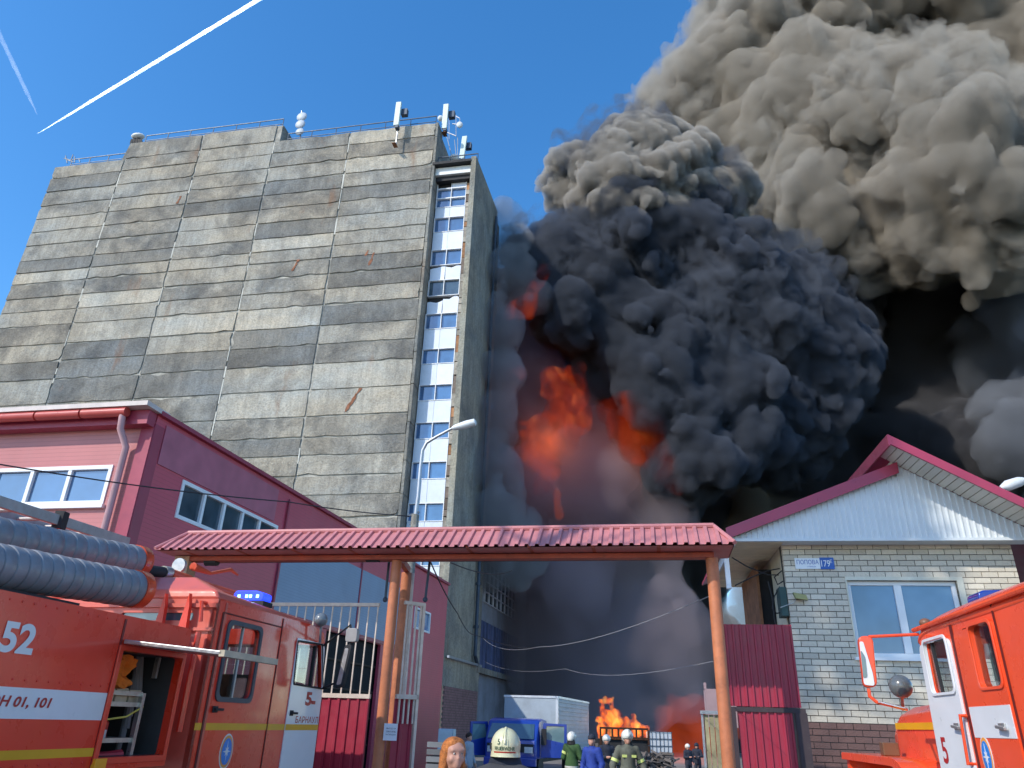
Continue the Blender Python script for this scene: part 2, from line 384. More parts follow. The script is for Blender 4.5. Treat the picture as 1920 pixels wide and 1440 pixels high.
# ================================================================ the tall elevator building
FB = Frame((745, 990), 50, -11.4)
DEPTH = 26
tower = thing('concrete_silo_building', FB.W(-19, 0, 0), 'tall weathered concrete grain silo building with streaked wall panels and a stair window strip', 'building')
JS = [-38.8, -31.05, -23.1, -15.5, -8.05, 0]
ZS = [50.0, 48.5, 46.85, 45.2, 43.67, 42.15, 40.6, 38.94, 37.6, 36.39, 34.82, 33.4, 31.9, 29.98, 28.32, 26.6, 24.4, 22.2, 20.55, 19.14, 17.57, 16.15, 14.5, 12.9, 11.2, 9.4, 7.6, 5.8, 4.0, 2.2, .3]
mb = MB(); mb.box(FB, -38.75, -.05, 0, 50.0, -DEPTH, -.16); mb.box(FB, -31.0, -15.0, 50.0, 52.0, -DEPTH, -.16)
mb.build('core_wall', CONC2, tower)
mb = MB(); mb.box(FB, -38.7, -.1, 0.0, 49.95, -.158, -.08); mb.box(FB, -31.0, -15.05, 49.9, 51.95, -.157, -.082)
mb.build('joint_mortar', MORTAR, tower)
rr = random.Random(3)
def rough_panel(a0, a1, z0, z1, w):
    pts = []
    def edge(p, q, n):
        for k in range(n):
            t = k / n; pts.append((p[0] + (q[0] - p[0]) * t, p[1] + (q[1] - p[1]) * t))
    edge((a0, z0), (a1, z0), 9); edge((a1, z0), (a1, z1), 3); edge((a1, z1), (a0, z1), 9); edge((a0, z1), (a0, z0), 3)
    cx, cz = (a0 + a1) / 2, (z0 + z1) / 2
    out = []
    for a, z in pts:
        j = abs(rr.gauss(0, .035)); 
        if rr.random() < .05: j += rr.uniform(.05, .16)
        out.append((a - math.copysign(j, a - cx) * (abs(a - cx) > abs(cx - a0) * .97), z - math.copysign(j, z - cz) * (abs(z - cz) > abs(cz - z0) * .9)))
    MB_ = MB(); MB_.prism(FB, out, -.15, w); return MB_
def conc_rows(i):
    z = list(ZS)
    if i in (1, 2): z = [51.95] + z
    return z
CONC_D = M_concrete('dark_weathered_concrete', (.26, .255, .235), (.125, .122, .115)); CONC_L = M_concrete('pale_weathered_concrete', (.54, .50, .42), (.3, .28, .24))
DK = [FB.px(*p) for p in ((190, 655), (190, 690), (170, 725), (340, 672), (325, 718), (520, 668), (60, 690), (240, 492), (90, 500), (530, 352), (720, 345), (450, 395), (560, 420), (690, 480), (500, 645), (700, 590), (640, 520), (420, 845), (160, 352))]
LT = [FB.px(*p) for p in ((660, 700), (690, 752), (500, 708), (530, 590), (60, 522), (230, 548), (380, 455), (700, 300), (200, 620), (420, 600), (600, 455), (460, 760), (620, 870), (690, 245))]
for i in range(5):
    zr = conc_rows(i)
    for k in range(len(zr) - 1):
        g0 = rr.uniform(.02, .07); g1 = rr.uniform(.03, .07)
        a0, a1 = JS[i] + g1, JS[i + 1] - g1
        zt, zb = zr[k] - rr.uniform(.0, .03), zr[k + 1] + g0
        if k > 0 and rr.random() < .0: continue
        rough_panel(a0, a1, zb, zt, rr.uniform(-.01, .03)).build('concrete_panel', CONC_D if any(a0 < p[0] < a1 and zb < p[1] < zt for p in DK) else CONC_L if any(a0 < p[0] < a1 and zb < p[1] < zt for p in LT) else CONC, tower)
# white lime streaks squeezed out of the upright joints
mb = MB()
for j in JS[1:-1]:
    z = 12.0
    while z < 50:
        L = rr.uniform(.4, 2.2)
        if rr.random() < .5: mb.box(FB, j - .03 + rr.uniform(-.04, .02), j + .03 + rr.uniform(-.02, .05), z, min(z + L, 49.9), -.1, .01)
        z += L * rr.uniform(1.0, 1.8)
mb.build('lime_streaks', M('lime', (.55, .54, .48), .95, var=.2, scale=3), tower)['kind'] = 'stuff'
RS = M('rust_stain', (.26, .11, .06), .9, var=.4, scale=4)
for (xa, ya, xb, yb) in ((676, 728, 655, 762), (668, 738, 648, 772), (702, 474, 692, 498), (560, 487, 548, 508), (340, 368, 332, 382), (690, 470, 686, 480)):
    p, q = FB.px(xa, ya), FB.px(xb, yb); m = MB(); L_ = 7
    l = [(p[0] + (q[0] - p[0]) * t / L_ + rr.uniform(.02, .16), p[1] + (q[1] - p[1]) * t / L_) for t in range(L_ + 1)]; r_ = [(p[0] + (q[0] - p[0]) * t / L_ - rr.uniform(.02, .16), p[1] + (q[1] - p[1]) * t / L_) for t in range(L_, -1, -1)]
    m.prism(FB, l + r_, .03, .045); m.build('rust_streak', RS, tower)
# corner post of the wall and the dark slit beside it
mb = MB(); z = 8
while z < 50:
    L = rr.uniform(2.2, 3.4); mb.box(FB, -.02, .17 + rr.uniform(0, .04), z, min(z + L, 50) - .05, -1.4, .02 + rr.uniform(0, .05)); z += L
mb.build('corner_post', CONC2, tower)
mb = MB(); mb.prism(FB, [(-31.05, 50.0), (-31.05, 52.2), (-31.5, 50.02)], -8, -.1); mb.build('parapet_step', CONC2, tower)
# stair tower
T0, T1, TW = .18, 3.85, -1.0
ZT = 45.6
FS = Frame(None, FB.W(T1, 0, 0), -11.4)
aS = math.radians(76.5); us = Vector((math.cos(aS), math.sin(aS), 0))
mb = MB()
def tw(a, z, w): return FB.W(a, z, w)
P = [tw(.0, 0, -1.6), tw(T1 - .05, 0, -1.6), tw(T1 - .05, 0, -.2) + us * 8.5, tw(0, 0, -9.0)]
mb.add([p + Vector((0, 0, z)) for z in (0, ZT - 1.0) for p in P], [(0, 3, 2, 1), (4, 5, 6, 7), (0, 1, 5, 4), (1, 2, 6, 5), (2, 3, 7, 6), (3, 0, 4, 7)])
mb.build('stair_tower_wall', CONC2, tower)
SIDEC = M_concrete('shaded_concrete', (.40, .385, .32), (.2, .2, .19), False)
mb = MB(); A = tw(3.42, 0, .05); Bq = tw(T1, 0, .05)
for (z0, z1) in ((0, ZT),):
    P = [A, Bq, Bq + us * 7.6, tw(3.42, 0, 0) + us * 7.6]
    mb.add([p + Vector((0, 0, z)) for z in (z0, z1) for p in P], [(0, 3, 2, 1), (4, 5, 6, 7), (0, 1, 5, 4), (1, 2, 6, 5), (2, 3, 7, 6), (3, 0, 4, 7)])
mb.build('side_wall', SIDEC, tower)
mb = MB(); mb.box(FB, .1, T1 - .1, ZT - 1.3, ZT - .55, -1.55, -.35); mb.build('tower_fascia', WHT, tower)
mb = MB(); mb.box(FB, .05, T1 - .43, ZT - .5, ZT - .25, -1.7, .12); mb.box(FB, .1, T1 - .43, ZT - 1.75, ZT - 1.32, -1.55, -.6); mb.build('roof_slab', BLK, tower)
# patched masonry column on the right of the windows
BRW = [M('patched_masonry', c, .95, var=.35, scale=4, bmp=.6, rand=.25) for c in ((.33, .31, .27), (.16, .13, .11), (.36, .19, .1))]
mb = MB(); mb.box(FB, 2.9, 3.42, 0, ZT - 1.7, -1.6, -1.12); mb.build('masonry_back', BRW[1], tower)
z = 8
while z < ZT - 2:
    L = rr.choice((.5, .8, 1.1, 1.5)); mb = MB(); d = rr.uniform(-.05, .12)
    mb.box(FB, 2.9, 3.34 + rr.uniform(-.05, .08), z + .03, z + L - .03, -1.2, -.98 + d); mb.build('masonry_block', rr.choice((BRW[0], BRW[0], BRW[0], BRW[1], BRW[2])), tower); z += L
# window bands
bands = [(44.2, 43.33, 'x'), (43.33, 42.3, 'g'), (42.3, 41.33, 'g'), (41.33, 40.3, 'w'), (40.3, 38.8, 'g'), (38.8, 37.04, 'w'), (37.04, 35.5, 'g'), (35.5, 34.1, 'b'), (34.1, 32.6, 'd'), (32.6, 31.0, 'b2'), (31.0, 29.6, 'g')]
z = 29.6; k = 0
while z > 2:
    bands.append((z, z - 1.72, 'w')); z -= 1.72; bands.append((z, z - 1.32, 'g')); z -= 1.32
WS0, WSM, WS1 = .26, 1.55, 2.86
for (za, zb, kind) in bands:
    fr = MB(); t = .05
    win = kind in ('g', 'd')
    if win or kind == 'x':
        for (a, b, c, d) in ((WS0, WS1, za - t, za), (WS0, WS1, zb, zb + t), (WS0, WS0 + t, zb + t, za - t), (WS1 - t, WS1, zb + t, za - t), (WSM - t / 2, WSM + t / 2, zb + t, za - t)):
            fr.box(FB, a, b, c, d, -1.3, -1.0)
        f = fr.build('window_frame' if win else 'top_frame', PVC, tower)
    for (a, b) in ((WS0 + .01, WSM - .01), (WSM + .01, WS1 - .01)):
        p = MB(); left = a < 1
        if kind in ('g', 'd'):
            p.box(FB, a + .03, b - .02, zb + .04, za - .04, -1.24, -1.19); p.build('pane', GLD if kind == 'd' else GL, tower)
        elif kind == 'w':
            p.box(FB, a, b, zb + .012, za - .012, -1.25, -1.04); p.build('spandrel_panel', SPAN, tower)
        elif kind == 'x':
            p.box(FB, a + .04, b - .03, zb + .07, za - .07, -1.28, -1.2 if left else -1.05); p.build('blank_panel', BLK if left else SPAN, tower)
        else:
            up = [(a + (b - a) * t_, (za - .55 if kind == 'b2' and left else za - .22) + rr.uniform(-.12, .12) + (.12 if t_ > .7 else 0)) for t_ in (0, .2, .4, .6, .8, 1)]
            p.prism(FB, [(a + .03, zb + .04), (b - .03, zb + .04)] + up[::-1], -1.2, -1.1); p.build('broken_panel', SPAN, tower)
            q = MB(); q.box(FB, a, b, zb, za, -1.4, -1.3); q.build('broken_opening', BLK, tower)
mb = MB(); mb.box(FB, .16, 2.95, 0, 44.3, -1.6, -1.4); mb.build('shaft_back', DARK, tower)
mb = MB(); mb.box(FB, WS0 - .03, WS1 + .03, 44.2, 44.4, -1.4, -1.0); mb.build('head_rail', PVC, tower)
# grey low end of the side wall with its pipes (seen under the canopy)
pipe = thing('drain_pipe', FB.W(T1 + .1, 0, 0), 'dark vertical drain pipe with an elbow on the far corner of the grey side wall', 'pipe')
b0 = tw(T1, 0, .05) + us * 6.3 + Vector((.25, 0, 0))
mb = MB(); mb.tube([b0 + Vector((0, 0, 44)), b0 + Vector((0, 0, 6.2)), b0 + us * .8 + Vector((0, 0, 5.6))], .13); mb.build('pipe', STEEL, pipe)
mb = MB(); 
for zz in range(8, 15, 3): mb.tube([b0 + Vector((0, 0, zz)), b0 + Vector((0, 0, zz + .2))], .19)
mb.build('bracket', STEEL, pipe)
mb = MB(); mb.bar(tw(T1, 5.6, .05) + us * .1 + Vector((.25, 0, 0)), tw(T1, 5.6, .05) + us * 7.9 + Vector((.3, 0, 0)), .14, .14)
solo('horizontal_pipe', mb, GALV, tw(T1, 5.6, 0), 'thin pale horizontal pipe along the grey wall base behind the gate', 'pipe')
# brick plinth of the tower
PL = M('purple_brick', (.22, .13, .13), .9, var=.25, scale=3, rand=.18)
pl = thing('brick_plinth', tw(T1, 0, 0), 'low purple brick wall under the grey tower side, behind the open gate leaf', 'wall')
nrm = Vector((us.y, -us.x, 0))
mb = MB(); P = [tw(T1 - .3, 0, .25), tw(T1 - .3, 0, .25) + nrm * .45, tw(T1 - .3, 0, .25) + nrm * .45 + us * 8, tw(T1 - .3, 0, .25) + us * 8]
mb.add([p + Vector((0, 0, z)) for z in (0, 3.9) for p in P], [(0, 3, 2, 1), (4, 5, 6, 7), (0, 1, 5, 4), (1, 2, 6, 5), (2, 3, 7, 6), (3, 0, 4, 7)]); mb.build('mortar_core', SEAM, pl)
FP = Frame(None, P[1], 76.5)
bm_ = MB(); n = 0
for r in range(26):
    for c in range(14):
        a = c * .57 + (.28 if r % 2 else 0); z = r * .15 + .01
        bm_.box(FP, a, min(a + .54, 8), z, z + .125, 0.0, .02 + rr.uniform(0, .015))
o = bm_.build('brick_courses', PL, pl); o['kind'] = 'stuff'
# roof: railings, antennas
rail = lambda: None
def railing(label, a0, a1, z, w, h=1.15, mid=True, n=None):
    r = thing('roof_railing', FB.W((a0 + a1) / 2, z, w), label, 'railing', 'railings along the silo roof edge')
    m = MB(); m.bar(FB.W(a0, z + h, w), FB.W(a1, z + h, w), .07, .07); m.build('top_rail', STEEL, r)
    if mid: m = MB(); m.bar(FB.W(a0, z + h * .45, w), FB.W(a1, z + h * .45, w), .05, .05); m.build('mid_rail', STEEL, r)
    n = n or max(2, round((a1 - a0) / 2.3))
    for k in range(n + 1):
        m = MB(); a = a0 + (a1 - a0) * k / n; m.bar(FB.W(a, z - .3, w), FB.W(a, z + h, w), .06, .06); m.build('post', STEEL, r)
railing('blue-grey railing on the low left end of the silo roof', -37.5, -31.3, 50.0, -.4)
railing('blue-grey railing on the raised middle of the silo roof', -29.8, -15.3, 51.95, -.4)
railing('long double railing on the right part of the silo roof', -14.5, -.2, 50.0, -.4)
railing('fine railing on the back of the right part of the silo roof', -14.0, -.6, 50.3, -1.6, .9, True, 14)
railing('short railing on top of the stair tower', .3, T1, ZT - .25, -.5, 1.0, False, 3)
ANT = M('pale_antenna_plastic', (.62, .72, .66), .5, var=.05)
def panel_antenna(a, w, z0, h, label, tilt=0.0, arm=1.3, base=None):
    r = thing('panel_antenna', FB.W(a, z0, w), label, 'antenna', 'mobile phone antennas on the silo roof')
    m = MB(); m.prism(FB.off(a, w), rpoly([(-.24, z0), (.24, z0), (.24 + tilt, z0 + h), (-.24 + tilt, z0 + h)], .05), -.1, .14); m.build('radome', ANT, r, bevel=.03)
    m = MB(); m.tube([FB.W(a + .05, z0 - arm, w - .3), FB.W(a + .05, z0 + h * .9, w - .3)], .06); m.build('mast', GALV, r)
    m = MB(); m.box(FB.off(a, w), -.1, .2, z0 - .25, z0 + .1, -.35, .1); m.box(FB.off(a, w), .2, .75, z0 + h * .55, z0 + h * .8, -.6, -.2); m.build('bracket', STEEL, r)
    m = MB(); m.bar(FB.W(a, z0 - arm, w - .5), FB.W(a, z0 - arm, w + .1), .35, .06); m.build('foot_plate', RUSTY, r)
s_, z_ = FB.px(743, 236, .9)
panel_antenna(s_, .9, z_, 2.7, 'pale green panel antenna on a bracket out from the wall, left of the roof corner', arm=2.0)
s_, z_ = FB.px(833, 242, -1.0)
panel_antenna(s_, -1.0, z_, 2.9, 'pale panel antenna standing just right of the top roof corner', arm=.4)
def at_behind(px, py, w): return FB.px(px, py, w)
s_, z_ = FB.px(866, 295, -5)
panel_antenna(s_, -5, z_ - .2, 2.7, 'pale panel antenna lowest on the right, above the stair tower roof', .15, .3)
fr = thing('antenna_frame', FB.W(.8, 49.5, -3), 'spidery antenna mounting frame with thin rods right of the roof corner', 'antenna frame')
m = MB()
def pt(x, y, w=-3): a, z = FB.px(x, y, w); return FB.W(a, z, w)
for p, q in (((840, 210), (862, 222)), ((835, 247), (855, 255)), ((842, 212), (842, 262)), ((855, 216), (855, 256)), ((862, 222), (862, 240)), ((848, 232), (862, 234)), ((852, 262), (856, 300)), ((858, 258), (858, 298)), ((848, 296), (872, 298)), ((836, 250), (848, 296))):
    m.bar(pt(*p), pt(*q), .07, .07)
m.build('rods', GALV, fr)
m = MB(); m.ball(pt(826, 222), .28); m.build('radio_unit', WHT, fr)
m = MB(); m.ball(pt(862, 234), .3, (1, .6, 1.2)); m.build('radio_unit', WHT, fr)
m = MB(); m.ball(pt(852, 297), .45, (1, 1, .8)); m.build('radio_unit', WHT, fr)
dish = thing('dish_antenna_stack', FB.W(-13.3, 50, -.4), 'three round dish antennas stacked on a mast at the roof step', 'antenna')
m = MB(); m.tube([pt(563, 262, -1), pt(566, 208, -1)], .07); m.build('mast', GALV, dish)
for (x, y, r) in ((566, 219, .52), (563, 233, .5), (562, 247, .42)):
    m = MB(); c = pt(x, y, -.7); m.ball(c, r, (1, .35, 1), 16, 8, F=FB); m.build('dish', M('dish_grey', (.45, .5, .56), .5, var=.1), dish, smooth=True)
fl = thing('roof_floodlight', pt(256, 270, -.4), 'small pale floodlight cluster on the left step of the silo roof', 'floodlight')
m = MB(); m.ball(pt(259, 256, -.4), .45, (1.6, 1, .55), F=FB); m.build('lamp_head', WHT, fl, smooth=True)
m = MB()
for d in range(5): m.bar(pt(246 + d * 5, 270, -.4), pt(248 + d * 4, 262 - d % 2 * 4, -.4), .2, .2)
m.build('mounting', BLK, fl)
an = thing('roof_aerials', pt(150, 300, -.4), 'small tangle of thin aerials on the far left corner of the silo roof', 'aerial')
m = MB()
for (x0, y0, x1, y1) in ((126, 306, 123, 292), (126, 300, 138, 304), (132, 303, 137, 290), (140, 305, 140, 294), (120, 297, 132, 300), (150, 304, 148, 297)): m.bar(pt(x0, y0, -.4), pt(x1, y1, -.4), .07, .07)
m.build('rods', STEEL, an)
# ================================================================ annex beyond the tower (in the smoke)
ANX = Frame(None, tw(T1, 0, .05) + us * 7.9 + nrm * -.1, 76.5)
annex = thing('smoke_dimmed_annex', ANX.W(12, 0, -3), 'lower smoke-dimmed annex with a gridded upper window and tall dark gates behind the canopy', 'building')
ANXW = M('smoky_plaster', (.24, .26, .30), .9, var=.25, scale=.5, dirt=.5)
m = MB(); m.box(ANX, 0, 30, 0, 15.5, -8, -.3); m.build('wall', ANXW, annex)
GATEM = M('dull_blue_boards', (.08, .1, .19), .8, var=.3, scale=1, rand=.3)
a0, zt = ANX.px(905, 1070); 
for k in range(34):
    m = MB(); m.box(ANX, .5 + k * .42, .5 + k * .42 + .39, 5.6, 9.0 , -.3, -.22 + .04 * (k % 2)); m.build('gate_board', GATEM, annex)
m = MB(); m.box(ANX, .2, 15.5, 5.2, 5.6, -.3, .1); m.build('ledge', CONC2, annex)
m = MB()
for k in range(9): m.box(ANX, 2.4 + k * 1.35, 2.5 + k * 1.35, 10.4, 13.6, -.3, -.16)
for k in range(5): m.box(ANX, 2.4, 13.3, 10.4 + k * .78, 10.47 + k * .78, -.3, -.17)
m.build('window_grid', M('pale_glazing_bars', (.5, .52, .56), .7), annex)
for i in range(8):
    for k in range(4):
        m = MB(); m.box(ANX, 2.52 + i * 1.35, 3.73 + i * 1.35, 10.48 + k * .78, 11.16 + k * .78, -.3, -.26); m.build('pane', GLD, annex)
# ================================================================ red industrial hall
FR = Frame((240, 1000), 18.0, -11.4)          # front face, s=0 the corner
sC, zC = FR.px(310, 772)
dz = FR.px(225, 1020)[0]
hall = thing('burgundy_hall', FR.W(-8, 0, -6), 'burgundy metal-clad hall with ribbon windows and a red gutter in front of the silo', 'building')
ZR = zC; HL = 22.6
FRS = Frame(None, FR.W(0, 0, 0), 76.5)        # side face
m = MB(); P = [FR.W(-30, 0, -.2), FR.W(-.2, 0, -.2), FR.W(-.2, 0, -.2) + FRS.u * HL, FR.W(-30, 0, -HL)]
SIDEOPEN = None
m.add([p + Vector((0, 0, z)) for z in (0, ZR - .4) for p in P], [(0, 3, 2, 1), (4, 5, 6, 7), (0, 1, 5, 4), (1, 2, 6, 5), (2, 3, 7, 6), (3, 0, 4, 7)]); m.build('inner_core', DARK, hall)
def pxp(F, pts, w=0.0): return [F.px(x, y, w) for x, y in pts]
# front cladding with its window
wf = pxp(FR, [(-160, 885), (212, 872), (196, 945), (-170, 955)]); zw1 = sum(p[1] for p in wf[:2]) / 2; zw0 = sum(p[1] for p in wf[2:]) / 2; wa1 = (wf[1][0] + wf[2][0]) / 2; wa0 = wa1 - 7.2
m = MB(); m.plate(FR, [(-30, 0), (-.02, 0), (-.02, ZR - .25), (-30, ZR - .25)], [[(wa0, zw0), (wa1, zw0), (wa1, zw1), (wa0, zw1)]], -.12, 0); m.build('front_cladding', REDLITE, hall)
def ribbon(F, root, a0, a1, z0, z1, n, glass, t=.09, w=.03):
    m = MB(); m.box(F, a0, a1, z1 - t, z1, -.1, w); m.box(F, a0, a1, z0, z0 + t, -.1, w); m.box(F, a0, a0 + t, z0 + t, z1 - t, -.1, w); m.box(F, a1 - t, a1, z0 + t, z1 - t, -.1, w)
    f = m.build('window', PVC, root)
    for k in range(n):
        x0 = a0 + t + (a1 - a0 - 2 * t) * k / n; x1 = a0 + t + (a1 - a0 - 2 * t) * (k + 1) / n
        if k: m = MB(); m.box(F, x0 - t / 2, x0 + t / 2, z0 + t, z1 - t, -.09, w - .01); m.build('mullion', PVC, root, parent=f)
        m = MB(); m.box(F, x0, x1, z0 + .02, z1 - .02, -.09, -.05); m.build('pane', glass, root, parent=f)
ribbon(FR, hall, wa0, wa1, zw0, zw1, 7, GL)
m = MB(); m.box(FR, wa0, wa1 + .05, zw0 - .09, zw0 - .01, 0, .1); m.build('window_sill', PVC, hall)
# side cladding
ws = pxp(FRS, [(343, 897), (520, 988), (327, 970)]); print('hall', ZR, ws, pxp(FRS, [(520, 1060), (677, 1067), (732, 1093), (615, 1173), (700, 1220), (840, 1075), (800, 1420)]))
sw = (ws[0][0], ws[1][0], ws[2][1], (ws[0][1] + ws[1][1]) / 2)
b1 = pxp(FRS, [(677, 1067), (615, 1173)]); bz1, bz0 = b1[0][1], b1[1][1]
d0 = FRS.px(612, 1185)[0]; d1 = FRS.px(712, 1230)[0]; dzt = bz0 - .15
sEnd = FRS.px(842, 1075)[0]
wsm = pxp(FRS, [(778, 1137), (808, 1140), (776, 1178)])
holes = [[(sw[0], sw[2]), (sw[1], sw[2]), (sw[1], sw[3]), (sw[0], sw[3])], [(wsm[0][0], wsm[2][1]), (wsm[1][0], wsm[2][1]), (wsm[1][0], wsm[0][1]), (wsm[0][0], wsm[0][1])]]
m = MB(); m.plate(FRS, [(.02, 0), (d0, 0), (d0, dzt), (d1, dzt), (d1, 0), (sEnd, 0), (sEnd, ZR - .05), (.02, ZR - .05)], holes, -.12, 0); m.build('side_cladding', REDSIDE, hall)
ribbon(FRS, hall, sw[0], sw[1], sw[2], sw[3], 5, GLD)
ribbon(FRS, hall, wsm[0][0], wsm[1][0], wsm[2][1], wsm[0][1], 1, GL, .08)
m = MB(); bs0 = FRS.px(520, 1070)[0]; m.box(FRS, bs0, wsm[0][0] - 1.2, bz0, bz1, .0, .03); m.build('blue_band', BLUEBAND, hall)
for sx in (bs0, FRS.px(668, 1150)[0]):
    m = MB(); m.box(FRS, sx - .04, sx + .04, bz0, ZR - .3, .03, .06); m.build('joint_cover', REDTRIM, hall)
m = MB(); m.box(FRS, bs0 - .1, wsm[0][0] - 1.2, bz0 - .12, bz0, 0, .05); m.build('band_flashing', REDTRIM, hall)
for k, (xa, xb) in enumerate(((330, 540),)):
    a = FRS.px(xa, 790)[0]; b = FRS.px(525, 900)[0]; m = MB(); m.box(FRS, .35, b, ZR - 1.15, ZR - .2, .0, .03); m.build('pale_edge_band', REDPALE, hall)  # stands for a paler band of the wall below the roof edge, no separate trim
m = MB(); m.box(FRS, 0, sEnd, ZR - .08, ZR + .02, -.2, .12); m.build('roof_edge', REDTRIM, hall)
m = MB(); m.box(FR, -30, .1, ZR - .05, ZR + .06, -.3, .55); m.build('eaves_board', M('pale_roof_edge', (.6, .52, .48), .5), hall)
m = MB(); m.box(FR, -30, .0, ZR - .4, ZR - .06, .02, .3); m.build('soffit', REDTRIM, hall)
for k in range(9):
    m = MB(); m.tube([FR.W(-k * 1.2 - .45, ZR - .16, .45), FR.W(-k * 1.2 - 1.6, ZR - .16, .45)], .11, 12); m.build('gutter', GUTTER, hall, smooth=True)
m = MB(); a_, b_ = FR.px(277, 790, .3), FR.px(225, 1015, .2)
m.tube([FR.W(-.55, ZR - .2, .45), FR.W(-.55, ZR - .55, .4), FR.W(-.5, ZR - .9, .14), FR.W(-.5, .3, .14)], .075, 12); m.build('downpipe', PINKPIPE, hall, smooth=True)
m = MB(); m.box(FR, -.3, .02, 0, ZR - .4, .0, .05); m.box(FRS, -.02, .3, 0, ZR - .3, .0, .03); m.build('corner_trim', REDTRIM, hall)
m = MB(); m.box(FR, -.5, .3, 0, 0.01, 0, 0.02); 
m = MB()
for k in range(5): m.box(FRS, d0, d1, 1.0 + k * .9, 1.06 + k * .9, -.195, -.14)
m.build('inner_shelves', M('dark_brown_boards', (.06, .04, .03), .9), hall)
# ================================================================ gate with its canopy
ORANGE = M('weathered_orange_paint', (.50, .17, .075), .5, var=.2, scale=3, dirt=.5, dirtcol=(.2, .07, .04))
BEAMC = M('red_orange_beam', (.42, .09, .05), .55, var=.3, scale=2, dirt=.5, dirtcol=(.1, .04, .03))
ROOFR = M('dusty_red_roof_sheet', (.50, .19, .19), .5, var=.14, scale=3, dirt=.25, dirtcol=(.3, .12, .12))
BURG = M('burgundy_profiled_sheet', (.33, .028, .055), .4, var=.15, scale=1.5, dirt=.2)
BARP = M('cream_painted_bar', (.62, .52, .43), .5, var=.15, scale=6, dirt=.3, dirtcol=(.3, .12, .06))
FG = Frame((1350, 1100), 10.75, -11.2)
EAVE, RIDGE = .5, .05
eL, eR = FG.px(290, 1031, EAVE), FG.px(1378, 1019, EAVE); rL, rR = FG.px(353, 1003, RIDGE), FG.px(1338, 988, RIDGE)
ze = (eL[1] + eR[1]) / 2; zr_ = (rL[1] + rR[1]) / 2; print('canopy', eL, eR, rL, rR)
gate = thing('gate_canopy', FG.W((eL[0] + eR[0]) / 2, 0), 'long red corrugated canopy on an orange beam and round orange posts over the gateway', 'canopy')
nv = Vector((0, 0, 1)) * (EAVE - RIDGE) + FG.n * (zr_ - ze); nv.normalize()
def Atop(s):
    if s < rL[0]: t = (s - eL[0]) / (rL[0] - eL[0]); return FG.W(s, ze + (zr_ - ze) * t, EAVE + (RIDGE - EAVE) * t)
    if s > rR[0]: t = (eR[0] - s) / (eR[0] - rR[0]); return FG.W(s, ze + (zr_ - ze) * t, EAVE + (RIDGE - EAVE) * t)
    return FG.W(s, zr_, RIDGE)
m = MB(); m.corr(Atop, lambda s: FG.W(s, ze, EAVE), eL[0] + .02, eR[0] - .02, .145, .032, nv, .62); m.build('front_roof_sheet', ROOFR, gate, fix=False)
m = MB()
b = -EAVE + .1
for s0, s1, q in ((eL[0], rL[0], 0), (eR[0], rR[0], 1)):
    m.add([FG.W(s0, ze, EAVE - .02), FG.W(s1, zr_ - .01, RIDGE - .02), FG.W(s0, ze, b)], [(0, 1, 2)])
m.add([FG.W(eL[0], ze, b), FG.W(eR[0], ze, b), FG.W(rR[0], zr_ - .01, RIDGE - .02), FG.W(rL[0], zr_ - .01, RIDGE - .02)], [(0, 1, 2, 3)])
m.add([FG.W(eL[0] + .02, ze - .01, EAVE - .03), FG.W(eR[0] - .02, ze - .01, EAVE - .03), FG.W(eR[0] - .02, ze - .01, b), FG.W(eL[0] + .02, ze - .01, b)], [(0, 1, 2, 3)])
o = m.build('rear_roof_sheet', ROOFR, gate); 
m = MB(); m.tube([FG.W(rL[0], zr_ + .025, RIDGE), FG.W(rR[0], zr_ + .025, RIDGE)], .04); m.tube([FG.W(rL[0], zr_ + .025, RIDGE), FG.W(eL[0], ze + .02, EAVE)], .03); m.tube([FG.W(rR[0], zr_ + .025, RIDGE), FG.W(eR[0], ze + .02, EAVE)], .03)
m.build('ridge_cap', ROOFR, gate)
bt, bb = ze - .02, FG.px(1000, 1047, .1)[1]
bL = FG.px(335, 1045, .1)[0]; bR = FG.px(1338, 1030, .1)[0]
m = MB(); m.box(FG, bL, bR, bb, bt, -.08, .1); m.build('beam', BEAMC, gate, bevel=.008)
m = MB()
s = bL + .3
while s < bR: m = MB(); m.bar(FG.W(s, bt + .03, -.3), FG.W(s, bt + .03, EAVE - .05), .05, .05); m.build('rafter', BEAMC, gate); s += .9
m = MB(); m.tube([FG.W(FG.px(400, 1052, -.3)[0], bb + .12, -.45), FG.W(bR, bb + .12, -.45)], .05); m.build('guide_rail', STEEL, gate)
def post(px0, px1, w, r, name='post', mat=ORANGE):
    a = (FG.px(px0[0], px0[1], w)[0] + FG.px(px1[0], px1[1], w)[0]) / 2; mm = MB(); mm.tube([FG.W(a, 0, w), FG.W(a, bb + .005, w)], r, 16, cap=True); mm.build(name, mat, gate, smooth=True); return a
pR = post((1333, 1060), (1370, 1440), .0, .085)
pC = post((750, 1040), (702, 1440), .0, .075)
pB = post((768, 1060), (738, 1300), -1.0, .085)
pB2 = post((776, 1060), (752, 1300), -1.05, .04, 'pipe', BARP)
m = MB(); m.box(FG, bL - .05, bL + .2, 0, bt, -.12, .12); m.build('post', M('bare_post', (.42, .3, .2), .8, dirt=.5), gate)
m = MB(); m.bar(FG.W(pC, bb + .06, -.1), FG.W(pB, bb + .06, -1.05), .08, .1); m.build('cross_beam', BEAMC, gate)
